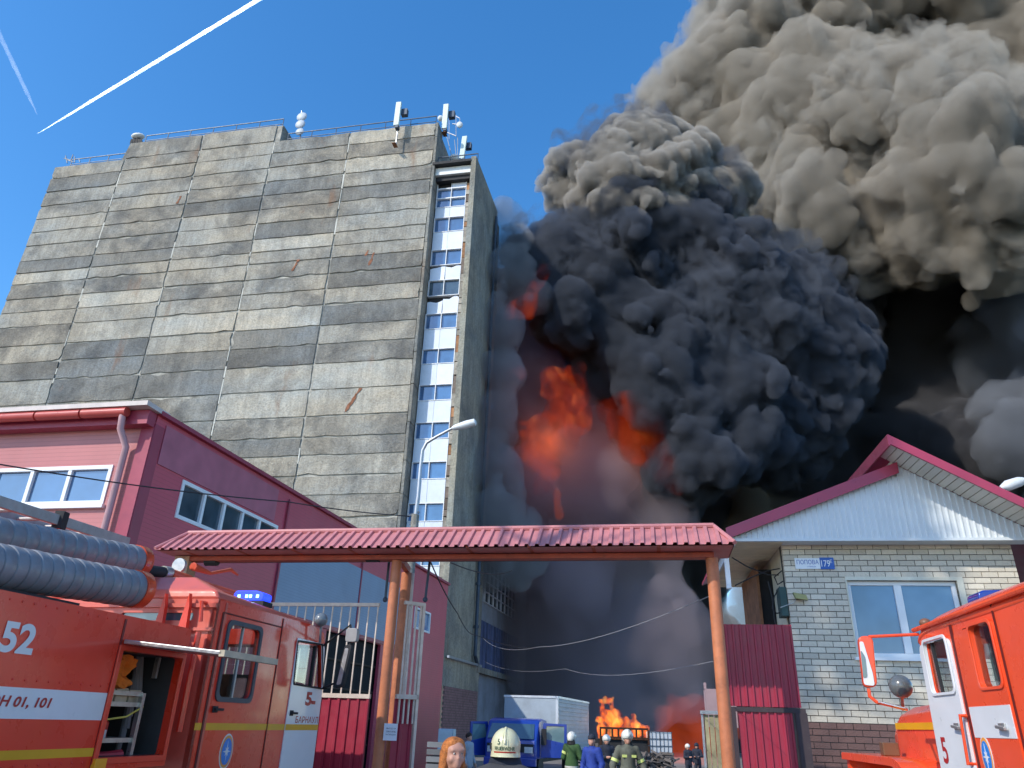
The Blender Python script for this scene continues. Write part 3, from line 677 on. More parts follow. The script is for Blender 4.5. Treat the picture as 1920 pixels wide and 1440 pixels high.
for (x, y) in ((405, 1055), (705, 1048)):
    a, z = FG.px(x, y, -.1); r_ = thing('gate_roller', FG.W(a, z, -.1), 'dark gate roller block hanging under the %s' % ('far left end of the canopy beam' if x < 500 else 'canopy beam just left of the centre post'), 'roller')
    m = MB(); m.tube([FG.W(a - .1, z, .02), FG.W(a + .1, z, .02)], .075, 12); m.build('wheel', BLK, r_); m = MB(); m.box(FG, a - .08, a + .08, z, z + .15, -.06, .09); m.build('bracket', STEEL, r_)
# left gate leaf
FL = FG.off(0, -.45)
gl = thing('gate_leaf', FL.W(-3, 0), 'closed barred gate leaf behind the fire truck, left of the centre post', 'gate', 'gate leaves')
zt = FL.px(600, 1133)[1]; zm = FL.px(660, 1305)[1]; x0 = FL.px(380, 1133)[0]; x1 = FL.px(712, 1133)[0]
m = MB(); m.box(FL, x0, x1, zt - .03, zt + .02, -.025, .025); m.build('top_rail', BARP, gl)
m = MB(); m.box(FL, x0, x1, zm - .03, zm + .03, -.03, .03); m.build('mid_rail', BARP, gl)
s = x1 - .02
while s > x0:
    m = MB(); m.box(FL, s - .009, s + .009, zm + .03, zt - .03, -.009, .009); m.build('bar', BARP, gl); s -= .148
m = MB(); m.corr(lambda s: FL.W(s, zm - .03), lambda s: FL.W(s, .1), x0, x1, .15, .02, FL.n, .7); m.build('sheet', BURG, gl, fix=False)
sn = thing('paper_notice', FG.W(FG.px(732, 1372, .1)[0], FG.px(732, 1388, .1)[1], .05), 'small white printed notice fixed on the burgundy gate sheet beside the centre post', 'notice')
na, nb = FG.px(718, 1388, .1), FG.px(746, 1357, .1)
FN = FG.off(0, .1)
PAPER = M('white_paper', (.75, .76, .78), .8, var=.05); INK = M('dark_ink', (.03, .03, .05), .8, var=.1)
m = MB(); m.box(FN, na[0], nb[0], na[1], nb[1], 0, .004); m.build('sheet', PAPER, sn)
hh = (nb[1] - na[1])
for k, t in enumerate(('ВЪЕЗД НА', 'ТЕРРИТОРИЮ', 'ЗАПРЕЩЕН')):
    text_on(FN, na[0] + .03, nb[1] - hh * (.35 + .18 * k), .006, t, hh * .1, INK, sn, width=(nb[0] - na[0]) * .75)
# open leaf right of the centre post, swung back
aL = math.radians(35)
q0 = FG.W(pC + .14, 0, -.12)
FO = Frame(None, q0, math.degrees(aL) - 0)
x1 = FO.px(797, 1135)[0]; zt2 = FO.px(790, 1133)[1]; zm2 = FO.px(790, 1308)[1]
print('open leaf', x1, zt2, zm2, zt, zm)
go = thing('gate_leaf', FO.W(x1 / 2, 0), 'short barred gate leaf swung back on the right of the centre post', 'gate', 'gate leaves')
m = MB(); m.box(FO, 0, x1, zt2 - .03, zt2 + .02, -.025, .025); m.build('top_rail', BARP, go)
m = MB(); m.box(FO, 0, x1, zm2 - .03, zm2 + .03, -.03, .03); m.build('mid_rail', BARP, go)
m = MB(); m.box(FO, x1 - .04, x1, .05, zt2, -.03, .03); m.build('stile', BARP, go)
for k in range(4): m = MB(); a = x1 * (.16 + .22 * k); m.box(FO, a - .011, a + .011, zm2 - .35, zt2 - .03, -.011, .011); m.build('bar', BARP, go)
m = MB(); m.corr(lambda s: FO.W(s, zm2 - .03, -.04), lambda s: FO.W(s, .1, -.04), 0, x1 - .04, .15, .02, FO.n, .7); m.build('sheet', BURG, go, fix=False)
for k, (x, y0_, y1_) in enumerate(((722, 1052, 1128), (797, 1060, 1128))):
    Fq = FL if k == 0 else FO; a, z = Fq.px(x, y1_, 0); m = MB(); m.tube([Fq.W(a, z, 0), Fq.W(a + (.03 if k else 0), bb + .12, 0)], .02); m.ball(Fq.W(a, z + .03, 0), .04)
    solo('hanger_rod', m, STEEL, Fq.W(a, z, 0), 'dark hanger rod above the %s gate leaf' % ('closed' if k == 0 else 'swung-back'), 'rod')
# ================================================================ fence on the right
FF = Frame((1420, 1300), 12.0, -11.2)
fence = thing('sheet_fence', FF.W(0, 0), 'burgundy corrugated sheet fence between the right gate post and the brick house', 'fence')
f0, f1 = FF.px(1352, 1200)[0], FF.px(1487, 1200)[0]; fz1 = FF.px(1420, 1171)[1]; fz0 = FF.px(1420, 1325)[1]
m = MB(); m.corr(lambda s: FF.W(s, fz1), lambda s: FF.W(s, fz0), f0, f1, .105, .024, FF.n, .7); m.build('upper_sheet', BURG, fence, fix=False)
m = MB(); m.box(FF, f0, f1, fz1 - .09, fz1 - .04, -.06, -.02); m.box(FF, f0, f1, fz0 + .02, fz0 + .08, -.06, -.02); m.build('frame', BLK, fence)
m = MB(); m.box(FF, f0 - .02, f1 + .05, fz0 - .07, fz0 - .01, -.05, .03); m.box(FF, f1 - .1, f1 + .06, 0, fz0 - .07, -.05, .05); dd0 = FF.px(1383, 1335)[0]; m.box(FF, f0 - .02, dd0 - .03, 0, fz0 - .07, -.05, .05); m.build('door_frame', M('dark_iron', (.05, .035, .04), .7, dirt=.4), fence)
m = MB(); dz1 = FF.px(1430, 1334)[1]; m.corr(lambda s: FF.W(s, dz1), lambda s: FF.W(s, .08), dd0, f1 - .13, .105, .02, FF.n, .7); m.build('door', BURG, fence, fix=False)
# ================================================================ brick house
FH = Frame((1505, 1352), 14.2, -9.5)
hl, hr = FH.px(1469, 1030), FH.px(1912, 1090); ztop = (FH.px(1468, 1020)[1] + FH.px(1900, 1019)[1]) / 2
zpl = FH.px(1510, 1350)[1]; print('house', hl, hr, ztop, zpl)
X0, X1 = 0.0, 0.0
X0 = (FH.px(1469, 1030)[0] + FH.px(1503, 1350)[0]) / 2; X1 = hr[0]
house = thing('brick_gatehouse', FH.W((X0 + X1) / 2, 0, -2), 'pale brick gatehouse with white gable cladding, burgundy roof edges and a large window', 'building')
m = MB(); 
wn_ = pxp(FH, [(1590, 1088), (1793, 1088), (1606, 1232), (1800, 1232)])
w0_, w1_ = (wn_[0][0] + wn_[2][0]) / 2, wn_[1][0]; wz1, wz0 = wn_[0][1], wn_[2][1]
MORT = M('grey_mortar', (.075, .072, .068), .95, var=.2)
m.plate(FH, [(X0 + .01, 0), (X1 - .01, 0), (X1 - .01, ztop), (X0 + .01, ztop)], [[(w0_, wz0), (w1_, wz0), (w1_, wz1), (w0_, wz1)]], -.3, -.016); m.build('mortar_wall', MORT, house)
m = MB(); m.box(FH, X0 + .012, X0 + .3, 0, ztop, -4.5, -.3); m.box(FH, X1 - .3, X1 - .012, 0, ztop, -4.5, -.3); m.box(FH, X0 + .012, X1 - .012, 0, ztop, -4.8, -4.5); m.build('rear_walls', MORT, house)
BRK = M('silicate_brick', (.60, .54, .44), .85, var=.1, scale=5, rand=.14, bmp=.4, bscale=40, dirt=.12)
BRKS = M('brown_brick', (.15, .085, .075), .85, var=.12, scale=5, rand=.14, bmp=.4, bscale=40)
bh, bl, gap = .086, .248, .012
rows = []; z = ztop - bh - .004; r = 0
while z > -.05: rows.append(z); z -= bh + gap
cands = []
for r, z in enumerate(rows):
    a = X0 - (.13 if r % 2 else 0)
    while a < X1:
        a0, a1 = max(a, X0), min(a + bl, X1)
        zz0, zz1 = z, z + bh
        if a1 - a0 > .04:
            segs = [(a0, a1)]
            if zz1 > wz0 + .01 and zz0 < wz1 - .01:
                segs = [(p, q) for p, q in ((a0, min(a1, w0_)), (max(a0, w1_), a1)) if q - p > .02]
            for p, q in segs: cands.append((p, q, zz0, zz1, r))
        a += bl + gap
def brick_mesh(L):
    b = MB(); h = bh
    b.box(F0, 0, L, 0, h, 0, .11)
    me = bpy.data.meshes.new('brick'); me.from_pydata(b.v, [], b.f); bm = bmesh.new(); bm.from_mesh(me); bmesh.ops.recalc_face_normals(bm, faces=bm.faces); bm.to_mesh(me); bm.free(); return me
cache = {}; n_ind = 0; low = MB(); low2 = MB()
vis = [c for c in cands if c[2] > zpl - .03]
for c in cands:
    p, q, z0, z1, r = c; brown = z0 < zpl - .03
    if brown or n_ind >= 300 :
        (low if brown else low2).box(FH, p, q, z0, z1, -.11, random.uniform(-.003, .004)); continue
    L = round(q - p, 3)
    if L not in cache: me = brick_mesh(L); me.materials.append(BRK); cache[L] = me
    o = bpy.data.objects.new('brick', cache[L]); COL.objects.link(o); o.parent = house
    o.location = FH.W(p, z0, -.11 + random.uniform(-.004, .004)) - house.location
    o.rotation_euler = (0, 0, FH.rz); n_ind += 1
    # F0 frame has n = -Y, so the box runs 0..-0.11 in Y, i.e. outwards along n
low.build('brown_bricks', BRKS, house)['kind'] = 'stuff'
if low2.v: low2.build('lower_bricks', BRK, house)['kind'] = 'stuff'
side = MB(); FHS = Frame(None, FH.W(X0, 0, 0), 76.5 + 3.5)
for r, z in enumerate(rows):
    if z < 1.9: continue
    a = .0 if r % 2 else .13
    while a < 4: side.box(FHS, -a - bl, -a, z, z + bh, -.01, .012) if False else side.box(FHS, a, a + bl, z, z + bh, -.012, .0); a += bl + gap
# window
t = .075
WF = FH.off(0, -.1)
m = MB(); m.box(WF, w0_, w1_, wz1 - t, wz1, -.06, .03); m.box(WF, w0_, w1_, wz0, wz0 + t, -.06, .03); m.box(WF, w0_, w0_ + t, wz0 + t, wz1 - t, -.06, .03); m.box(WF, w1_ - t, w1_, wz0 + t, wz1 - t, -.06, .03)
f = m.build('window', PVC, house, bevel=.006); mid = w0_ + (w1_ - w0_) * .47
m = MB(); m.box(WF, mid - .06, mid + .06, wz0 + t, wz1 - t, -.05, .035); m.build('mullion', PVC, house, parent=f)
for a, b in ((w0_ + t, mid - .06), (mid + .06, w1_ - t)):
    m = MB(); m.box(WF, a, b, wz0 + t, wz1 - t, -.02, -.005); m.build('pane', M_glass('office_glass', (.10, .2, .33), 1.9, .03, .08), house, parent=f)
m = MB(); m.box(WF, w0_ - .06, w1_ + .06, wz0 - .05, wz0 - .002, 0, .16); m.build('sill', PVC, house)
m = MB(); m.box(FH, w0_ - .02, w0_, wz0, wz1, -.1, .02); m.box(FH, w1_, w1_ + .1, wz0, wz1 + .0, -.1, .02); m.box(FH, w0_ - .02, w1_ + .1, wz1, wz1 + .06, -.1, .02); m.build('window_trim', M('cream_trim', (.62, .6, .5), .6), house)
# gable cladding
CLAD = M('white_cladding', (.62, .66, .68), .45, var=.06, scale=1.5, dirt=.1)
OV = .35
gA, gP, gB = FH.px(1372, 1016, OV), FH.px(1683, 884, OV), FH.px(1925, 990, OV)
print('gable', gA, gP, gB)
gz0 = ztop + .0
aTop = FH.px(1668, 832, OV)
def gtop(s):
    if s <= gP[0]: t = (s - gA[0]) / (gP[0] - gA[0]); return FH.W(s, gz0 + .02 + (gP[1] - gz0) * t, OV)
    return FH.W(s, max(gz0 + .05, rA_[1] + sl * (s - rA_[0]) - .13), OV)
gR = (gB[0] + .8, 0)
RO = OV + .75
rA_, rB_ = FH.px(1666, 815, RO), FH.px(1925, 937, RO)
sl = (rB_[1] - rA_[1]) / (rB_[0] - rA_[0])
m = MB(); m.corr(gtop, lambda s: FH.W(s, gz0, OV), gA[0], gP[0], .098, .018, FH.n, .72); m.corr(gtop, lambda s: FH.W(s, gz0, OV), gP[0] + .002, gR[0], .098, .018, FH.n, .72); m.build('gable_cladding', CLAD, house, fix=False)
m = MB(); m.box(FH, gA[0], gR[0], gz0 - .03, gz0 + .02, OV - .05, OV + .03); m.build('gable_drip_trim', CLAD, house)
m = MB(); m.box(FH, X0 - .005, gR[0], gz0 - .02, gz0, .003, OV - .051); m.build('front_soffit', CLAD, house)
# left roof: slope falling to the left
RB = OV + .12
lA, lP = FH.px(1362, 1000, RB), FH.px(1683, 872, RB)
FASC = M('burgundy_fascia', (.36, .04, .08), .35, var=.12, scale=2, coat=.2)
def slab(name, s0, z0, s1, z1, wA, wB, th, mat):
    mm = MB(); mm.prism(FH, [(s0, z0 - th), (s1, z1 - th), (s1, z1), (s0, z0)], wA, wB); return mm.build(name, mat, house)
slab('left_fascia', lA[0], lA[1] + .1, lP[0], lP[1] + .06, RB - .04, RB, .2, FASC)
slab('left_roof', lA[0], lA[1] + .06, lP[0], lP[1] + .02, -4.9, RB - .045, .06, FASC)
# eaves soffit on the left (boards)
SOF = M('beige_soffit', (.80, .69, .50), .6, var=.08, scale=3, rand=.08, dirt=.2)
k = 0; wq = OV - .02
while wq > -4.4:
    mm = MB(); mm.box(FH, gA[0] + .05, X0 - .01, gz0 - .02, gz0, wq - .185, wq); mm.build('soffit_board', SOF, house); wq -= .2; k += 1
mm = MB(); mm.box(FH, gA[0] + .01, gA[0] + .05, gz0 - .1, gz0 + .08, -4.5, OV); mm.build('eaves_gutter', CLAD, house)
mm = MB(); mm.box(FH, X0 + .0, X0 + .012, 3.2, gz0, -4.4, -.3); mm.build('side_render', M('cream_render', (.6, .55, .42), .8), house)
# right roof: higher, ridge end overhanging
RO = OV + .75
rA_, rB_ = FH.px(1666, 815, RO), FH.px(1925, 937, RO)
sl = (rB_[1] - rA_[1]) / (rB_[0] - rA_[0]); s9 = rB_[0] + 1.5; z9 = rB_[1] + sl * 1.5
slab('right_fascia', rA_[0], rA_[1], s9, z9, RO - .04, RO, .17, FASC)
slab('right_roof', rA_[0], rA_[1] - .04, s9, z9 - .04, -4.9, RO - .045, .05, FASC)
mm = MB(); mm.prism(FH, [(rA_[0] - .03, rA_[1] - .2), (rA_[0], rA_[1] - .2), (rA_[0], rA_[1] + .01), (rA_[0] - .03, rA_[1] + .0)], -4.9, RO); mm.build('ridge_board', FASC, house)
q = .22
ww = RO - .06; kx = 0
SOFW = M('white_soffit', (.66, .63, .55), .55, var=.06, rand=.08)
s = rA_[0] + .03
while s < s9 - .2:
    za, zb = rA_[1] + sl * (s - rA_[0]) - .1, rA_[1] + sl * (s + .1 - rA_[0]) - .1
    mm = MB(); mm.prism(FH, [(s, za - .03), (s + .092, zb - .03), (s + .092, zb), (s, za)], OV + .03, ww); mm.build('soffit_board', SOFW, house); s += .11
# wall under the raised ridge (faces left, sunlit) and cladding up to the right roof
mm = MB(); s1_ = rA_[0] + .22; mm.box(FH, s1_, s1_ + .05, gP[1] - .1, rA_[1] - .12, -4.8, OV - .0); mm.build('clerestory_wall', M('cream_wall', (.66, .62, .5), .7), house)
# sign, meter box, light, cables on the house
sg = pxp(FH, [(1489, 1047), (1562, 1048), (1489, 1067), (1562, 1066)])
sign = thing('street_name_sign', FH.W(sg[0][0], sg[2][1], .02), 'white and blue street name and house number sign high on the pale brick wall', 'sign')
SW = M('sign_white', (.74, .78, .82), .4, var=.03); SB = M('sign_blue', (.03, .11, .42), .4, var=.1)
FSg = FH.off(0, .012); sa, sb, sz0, sz1 = sg[0][0], sg[1][0], sg[2][1], sg[0][1]; sm = sa + (sb - sa) * .64
m = MB(); m.box(FSg, sa, sm, sz0, sz1, 0, .012); m.build('name_plate', SW, sign)
m = MB(); m.box(FSg, sm + .002, sb, sz0 - .005, sz1 + .01, 0, .014); m.build('number_plate', SB, sign)
H_ = sz1 - sz0
text_on(FSg, sa + .03, sz0 + H_ * .42, .014, 'ПОПОВА', H_ * .42, SB, sign, width=(sm - sa) * .88, bold=.004)
text_on(FSg, sa + .2, sz0 + H_ * .12, .014, 'УЛИЦА', H_ * .15, SB, sign, width=(sm - sa) * .35)
text_on(FSg, sm + .02, sz0 + H_ * .2, .016, '179', H_ * .6, SW, sign, width=(sb - sm) * .62, bold=.004)
text_on(FSg, sm + (sb - sm) * .72, sz0 + H_ * .55, .016, 'Е', H_ * .3, SW, sign)
a, z = FH.px(1501, 1116, .1)
wl_ = thing('wall_floodlight', FH.W(a, z, .02), 'small yellowish square floodlight tilted on the brick wall below the street sign', 'floodlight')
m = MB(); Fw = FH.off(a, .1); m.prism(Fw, [(-.12, z + .045), (-.09, z - .055), (.11, z - .105 + .02), (.09, z + .0)], -.06, .03); m.build('housing', M('olive_lamp', (.32, .3, .12), .5), wl_)
m = MB(); m.tube([FH.W(a - .02, z, .0), FH.W(a - .12, z - .12, .02), FH.W(a - .35, z - .2, .02)], .008, 5); m.build('cable', GALV, wl_)
a, z = FH.px(1466, 1122, .1)
mbx = thing('meter_box', FH.W(X0 - .08, z - .2, -.2), 'dark green electric box with loops of cable on the house corner above the fence', 'electric box')
m = MB(); m.box(FH, X0 - .13, X0 - .01, z - .28, z + .22, -.35, -.02); m.build('housing', M('dark_green_box', (.03, .07, .065), .6, dirt=.3), mbx, bevel=.01)
m = MB()
def arc(pts, r=.012): m.tube(pts, r, 6)
P0 = lambda x, y, w=-.2: FH.W(*FH.px(x, y, w), w)
for line in (((1462, 1100), (1452, 1118), (1448, 1140), (1456, 1150), (1468, 1148)), ((1440, 1090), (1448, 1120), (1452, 1160), (1458, 1185)), ((1372, 1045), (1400, 1062), (1440, 1078), (1460, 1078)), ((1378, 1098), (1410, 1082), (1440, 1070), (1462, 1066)), ((1466, 1070), (1452, 1082), (1458, 1096), (1468, 1090))):
    arc([P0(*p) for p in line])
m.build('cables', BLK, mbx)
# dark shed behind the fence, beside the house
DS = FH.off(0, -1.3); a0, z1 = DS.px(1420, 1092); a1, z0 = DS.px(1476, 1180)
shed = thing('dark_shed', DS.W(a0, 0), 'dark shed opening with a thin rusty edge between the sky gap and the house wall', 'shed')
m = MB(); m.box(DS, a0 + .03, a1 + .2, 0, z1 + .25, -2, 0); m.build('wall', DARK, shed); m = MB(); m.box(DS, a0 - .02, a0 + .03, 0, z1 + .3, -2, .05); m.build('edge', RUSTY, shed)
# left house gutter drop
m = MB(); FHg = FH.off(0, -.4); p0_, p1_ = FHg.px(1374, 1038), FHg.px(1366, 1104); m.box(FHg, p1_[0] - .03, p1_[0] + .05, p1_[1], p0_[1] + .1, -.05, .05); m.build('white_post', PVC, house)
# ================================================================ left fire truck
FIRE = M('fire_red_paint', (.78, .045, .02), .28, var=.08, scale=1.2, coat=.5, dirt=.14, dirtcol=(.42, .06, .04))
FIREB = M('bright_red_panel', (.78, .05, .022), .35, var=.1, scale=1.2, coat=.4, dirt=.12, dirtcol=(.3, .08, .05))
REDP = M('sunlit_pale_red', (.62, .12, .08), .4, var=.12, coat=.3, dirt=.2, dirtcol=(.5, .2, .15))  # truck red made paler for faces in sun, sunlight put into the colour
TWHT = M('truck_white', (.70, .71, .72), .35, var=.04, coat=.4, dirt=.12, dirtcol=(.35, .32, .28))
YEL = M('yellow_stripe', (.72, .36, .01), .4, var=.1)
REDT = M('red_lettering', (.42, .02, .02), .4, var=.05)
CAVE = M('dark_locker', (.05, .048, .05), .8, var=.4, dirt=.4, dirtcol=(.02, .02, .03))
ALU = M('aluminium', (.5, .5, .48), .35, .8, var=.15, scale=8)
CLR = M_clear('truck_window')
FT = Frame((530, 1343), 9.8, 77.4)
tp = lambda x, y, w=0.0: FT.px(x, y, w)
def tpx(pts, w=0.0): return [FT.px(x, y, w) for x, y in pts]
t1 = thing('fire_truck', FT.W(tp(300, 1300)[0], 0, -1.2), 'left fire truck with number 52, open side locker and grey hose tubes', 'fire truck')
bt0, bt1 = tp(0, 1105), tp(345, 1176)
ZB = (bt0[1] + bt1[1]) / 2; SB0 = tp(0, 1200)[0] - 3.2; SB1 = (tp(347, 1190)[0])
print('truck', bt0, bt1, tp(0, 1418), tp(160, 1408), tp(340, 1362), tp(600, 1362), 'cab', tp(392, 1122), tp(600, 1190), tp(612, 1300))
WID = 2.45
sd0, sd1 = tp(200, 1300)[0], 0   # seam
op = tpx([(228, 1222), (338, 1232), (306, 1412), (180, 1424)]); oz1 = (op[0][1] + op[1][1]) / 2; oz0 = (op[2][1] + op[3][1]) / 2; os0 = (op[0][0] + op[3][0]) / 2; os1 = (op[1][0] + op[2][0]) / 2
SB1 = os1 + .075
print('opening', op, os0, os1, oz0, oz1, ZB)
zb0 = oz0 - .09
m = MB(); m.plate(FT, rpoly([(SB0, zb0), (SB1, zb0), (SB1, ZB), (SB0, ZB)], [.02, .02, .05, .05]), [rpoly([(os0, oz0), (os1, oz0), (os1, oz1), (os0, oz1)], .03)], -.06, 0); m.build('body_side', FIRE, t1)
m = MB(); m.box(FT, SB0, SB1, ZB - .06, ZB - .001, -WID, -.06); m.box(FT, SB0, os0 - .03, zb0, ZB - .06, -WID, -.7); m.box(FT, os1 + .02, SB1, zb0, ZB - .06, -WID, -.06); m.box(FT, SB0, SB1, zb0, zb0 + .05, -WID, -.061); m.build('body_shell', FIREB, t1)
m = MB(); m.box(FT, os0 - .03, os1 + .02, oz0 - .03, oz1 + .03, -1.25, -1.2); m.box(FT, os0 - .03, os0, oz0, oz1, -1.2, -.06); m.box(FT, os0, os1, oz1, oz1 + .03, -1.2, -.06); m.box(FT, os1, os1 + .02, oz0, oz1, -1.2, -.06); m.box(FT, os0, os1, oz0 - .03, oz0, -1.2, -.06); m.build('locker', CAVE, t1)
# seams, trims
m = MB(); sv = tp(203, 1300)[0]; m.box(FT, sv - .012, sv + .012, zb0, ZB - .03, .0, .006); m.build('panel_seam', M('deep_red_seam', (.18, .012, .01), .5), t1)
m = MB(); m.plate(FT, [(os0 - .05, oz0 - .05), (os1 + .05, oz0 - .05), (os1 + .05, oz1 + .04), (os0 - .05, oz1 + .04)], [[(os0, oz0), (os1, oz0), (os1, oz1), (os0, oz1)]], .001, .02); m.build('locker_frame', FIREB, t1, bevel=.005)
ws_ = tpx([(0, 1287), (195, 1299), (0, 1348), (190, 1350)]); wz1_ = (ws_[0][1] + ws_[1][1]) / 2; wz0_ = (ws_[2][1] + ws_[3][1]) / 2
m = MB(); m.box(FT, SB0, sv - .014, wz0_, wz1_, .0, .004); m.box(FT, sv + .014, os0 - .052, wz0_, wz1_, .0, .004); m.box(FT, os1 + .052, SB1 - .01, wz0_, wz1_, .0, .004); m.build('white_stripe', TWHT, t1)
zy = (tp(0, 1418)[1] + tp(160, 1410)[1]) / 2
m = MB(); m.box(FT, SB0, sv - .014, zy - .03, zy + .03, 0, .004); m.build('yellow_stripe', YEL, t1)
a52 = tpx([(57, 1170), (57, 1229), (-8, 1222)]); h52 = a52[0][1] - a52[1][1]
text_on(FT, a52[2][0] - .0, a52[1][1], .006, '52', h52, TWHT, t1, width=a52[1][0] - a52[2][0], bold=.035)
ad = tpx([(98, 1307), (98, 1331), (0, 1300), (0, 1328)]); hd = ad[0][1] - ad[1][1]
full = (ad[0][0] - ad[2][0]) * (len('ТЕЛЕФОН 01, 101') / 7.5)
text_on(FT, ad[0][0] - full, ad[1][1], .007, 'ТЕЛЕФОН 01, 101', hd, REDT, t1, width=full, shear=.18, bold=.03)
# locker contents
LW = M('pale_wood', (.5, .42, .3), .7, var=.2, scale=8)
def lz(y, w=-.25): return FT.px(260, y, w)[1]
for yy in (1302, 1322, 1386): m = MB(); m.box(FT, os0 + .03, os1 - .25, lz(yy) - .018, lz(yy) + .018, -.9, -.14); m.build('shelf', ALU, t1)
m = MB(); m.box(FT, os1 - .27, os1 - .23, oz0, lz(1300), -.16, -.12); m.box(FT, os1 - .1, os1 - .07, lz(1270), oz1, -.2, -.16); m.build('shelf_post', ALU, t1)
bag = thing('orange_bag', FT.W(os0 + .2, lz(1290), -.3), 'crumpled bright orange bag hanging in the upper left of the open truck locker', 'bag')
mm = MB(); nx, nz = 12, 14; w_ = .42; h_ = (oz1 - .03) - lz(1290); V = []
for j in range(nz + 1):
    for i in range(nx + 1):
        u, v = i / nx, j / nz; wd = w_ * (1 - .25 * v) * (1 + .07 * math.sin(9 * v)); 
        V.append(FT.W(os0 + .02 + u * wd, oz1 - .03 - v * h_ - .02 * math.sin(7 * u + 2 * v), -.16 - .05 * math.sin(6 * u + 3) * math.sin(5 * v) - .05 * mnoise.noise(Vector((u * 6, v * 6, 1)))))
nn = len(V); V += [p - FT.n * (.22 + .03 * math.sin(i_)) for i_, p in enumerate(V)]
fs = [(j * (nx + 1) + i, j * (nx + 1) + i + 1, (j + 1) * (nx + 1) + i + 1, (j + 1) * (nx + 1) + i) for j in range(nz) for i in range(nx)]
fs += [tuple(nn + k for k in f[::-1]) for f in fs]
ed = [j * (nx + 1) for j in range(nz + 1)] + [nz * (nx + 1) + i for i in range(1, nx + 1)] + [j * (nx + 1) + nx for j in range(nz - 1, -1, -1)] + [i for i in range(nx - 1, 0, -1)]
fs += [(ed[k], ed[(k + 1) % len(ed)], nn + ed[(k + 1) % len(ed)], nn + ed[k]) for k in range(len(ed))]
mm.add(V, fs); mm.build('fabric', M('orange_fabric', (.75, .2, .02), .8, var=.25, scale=6, bmp=.4), bag, smooth=True)
bx = thing('wooden_block_pack', FT.W(os0 + .35, lz(1302), -.3), 'pale stack of wooden blocks on the upper locker shelf', 'block')
for k in range(3): m = MB(); m.box(FT, os0 + .14 + k * .17, os0 + .29 + k * .17, lz(1320), lz(1290) - .01 * k, -.5, -.2); m.build('block', LW, bx, bevel=.006)
for k, (a, b, y0_, y1_, c, nm, lab) in enumerate(((.1, .3, 1368, 1384, (.5, .5, .5), 'tool_case', 'grey tool case on the lower locker shelf'), (.32, .42, 1350, 1384, (.5, .03, .02), 'fire_extinguisher', 'small red extinguisher on the lower locker shelf'), (.1, .42, 1408, 1416, (.45, .03, .05), 'nozzle_pipe', 'red and white nozzle lying on the locker floor'))):
    m = MB()
    if nm == 'tool_case': m.box(FT, os0 + a, os0 + b, lz(y1_), lz(y0_), -.5, -.2)
    elif nm == 'fire_extinguisher': m.tube([FT.W(os0 + .36, lz(y1_) , -.3), FT.W(os0 + .36, lz(y0_ + 5), -.3), FT.W(os0 + .36, lz(y0_), -.3)], [.045, .045, .02], 12)
    else: m.tube([FT.W(os0 + a, lz(1414), -.2), FT.W(os0 + b, lz(1414), -.2), FT.W(os0 + b + .1, lz(1414), -.2)], [.03, .04, .05], 10)
    solo(nm, m, M(nm + '_paint', c, .4, coat=.3), FT.W(os0 + a, lz(y1_), -.3), lab, nm.replace('_', ' '))
m = MB()
for k in range(6): m.tube([FT.W(os1 - .2 + .02 * k, oz0 + .1 * k, -.3), FT.W(os1 - .12 - .01 * k, oz0 + .35 + .13 * k, -.35)], .025 + .004 * (k % 3), 8)
solo('hose_bundle', m, M('grey_hose', (.18, .17, .17), .7, var=.3), FT.W(os1 - .2, oz0, -.3), 'grey hoses standing at the right side of the open truck locker', 'hose')
m = MB(); m.tube([P for P in (FT.W(os0 + .03, lz(1353), -.13), FT.W(os0 + .4, lz(1344), -.12), FT.W(os1 - .22, lz(1325), -.13))], .008, 6)
solo('yellow_cord', m, M('yellow_cord_fibre', (.6, .5, .1), .7), FT.W(os0, lz(1353), -.13), 'thin yellow cord stretched across the open truck locker', 'cord')
# rivet rows and a lower rub strip on the body side
RV = MB()
for k in range(46):
    a = SB0 + .1 + k * .11
    if a > sv - .05: break
    for z in (ZB - .05, wz1_ + .05, zy - .07): RV.ball(FT.W(a, z, .0), .009, (1, 1, 1), 6, 4)
RV.build('rivets', FIREB, t1)['kind'] = 'stuff'
# raised hatch above the locker
hz = oz1 + .05; out = .95
pr = None
best = None
for dzh in [x * .02 for x in range(-25, 26)]:
    P_ = FT.W(os1, hz + dzh, out); d_ = P_ - CAM; c_ = (d_.dot(AX[0]), d_.dot(AX[1]), d_.dot(AX[2])); yy = 720 - FPX * c_[1] / c_[2]; xx = 960 + FPX * c_[0] / c_[2]
    if best is None or abs(yy - 1243) < best[0]: best = (abs(yy - 1243), dzh, xx)
print('hatch', best)
dzh = best[1]; m = MB(); PH = [FT.W(os0 - .03, hz, .02), FT.W(os1 + .03, hz, .02), FT.W(os1 + .03, hz + dzh, out), FT.W(os0 - .03, hz + dzh, out)]
m.add(PH + [p + Vector((0, 0, .035)) for p in PH], [(0, 3, 2, 1), (4, 5, 6, 7), (0, 1, 5, 4), (1, 2, 6, 5), (2, 3, 7, 6), (3, 0, 4, 7)]); m.build('locker_hatch', ALU, t1, bevel=.008)
m = MB(); m.bar(PH[2] + Vector((0, 0, .017)), PH[3] + Vector((0, 0, .017)), .05, .05); m.build('hatch_edge', LW, t1)
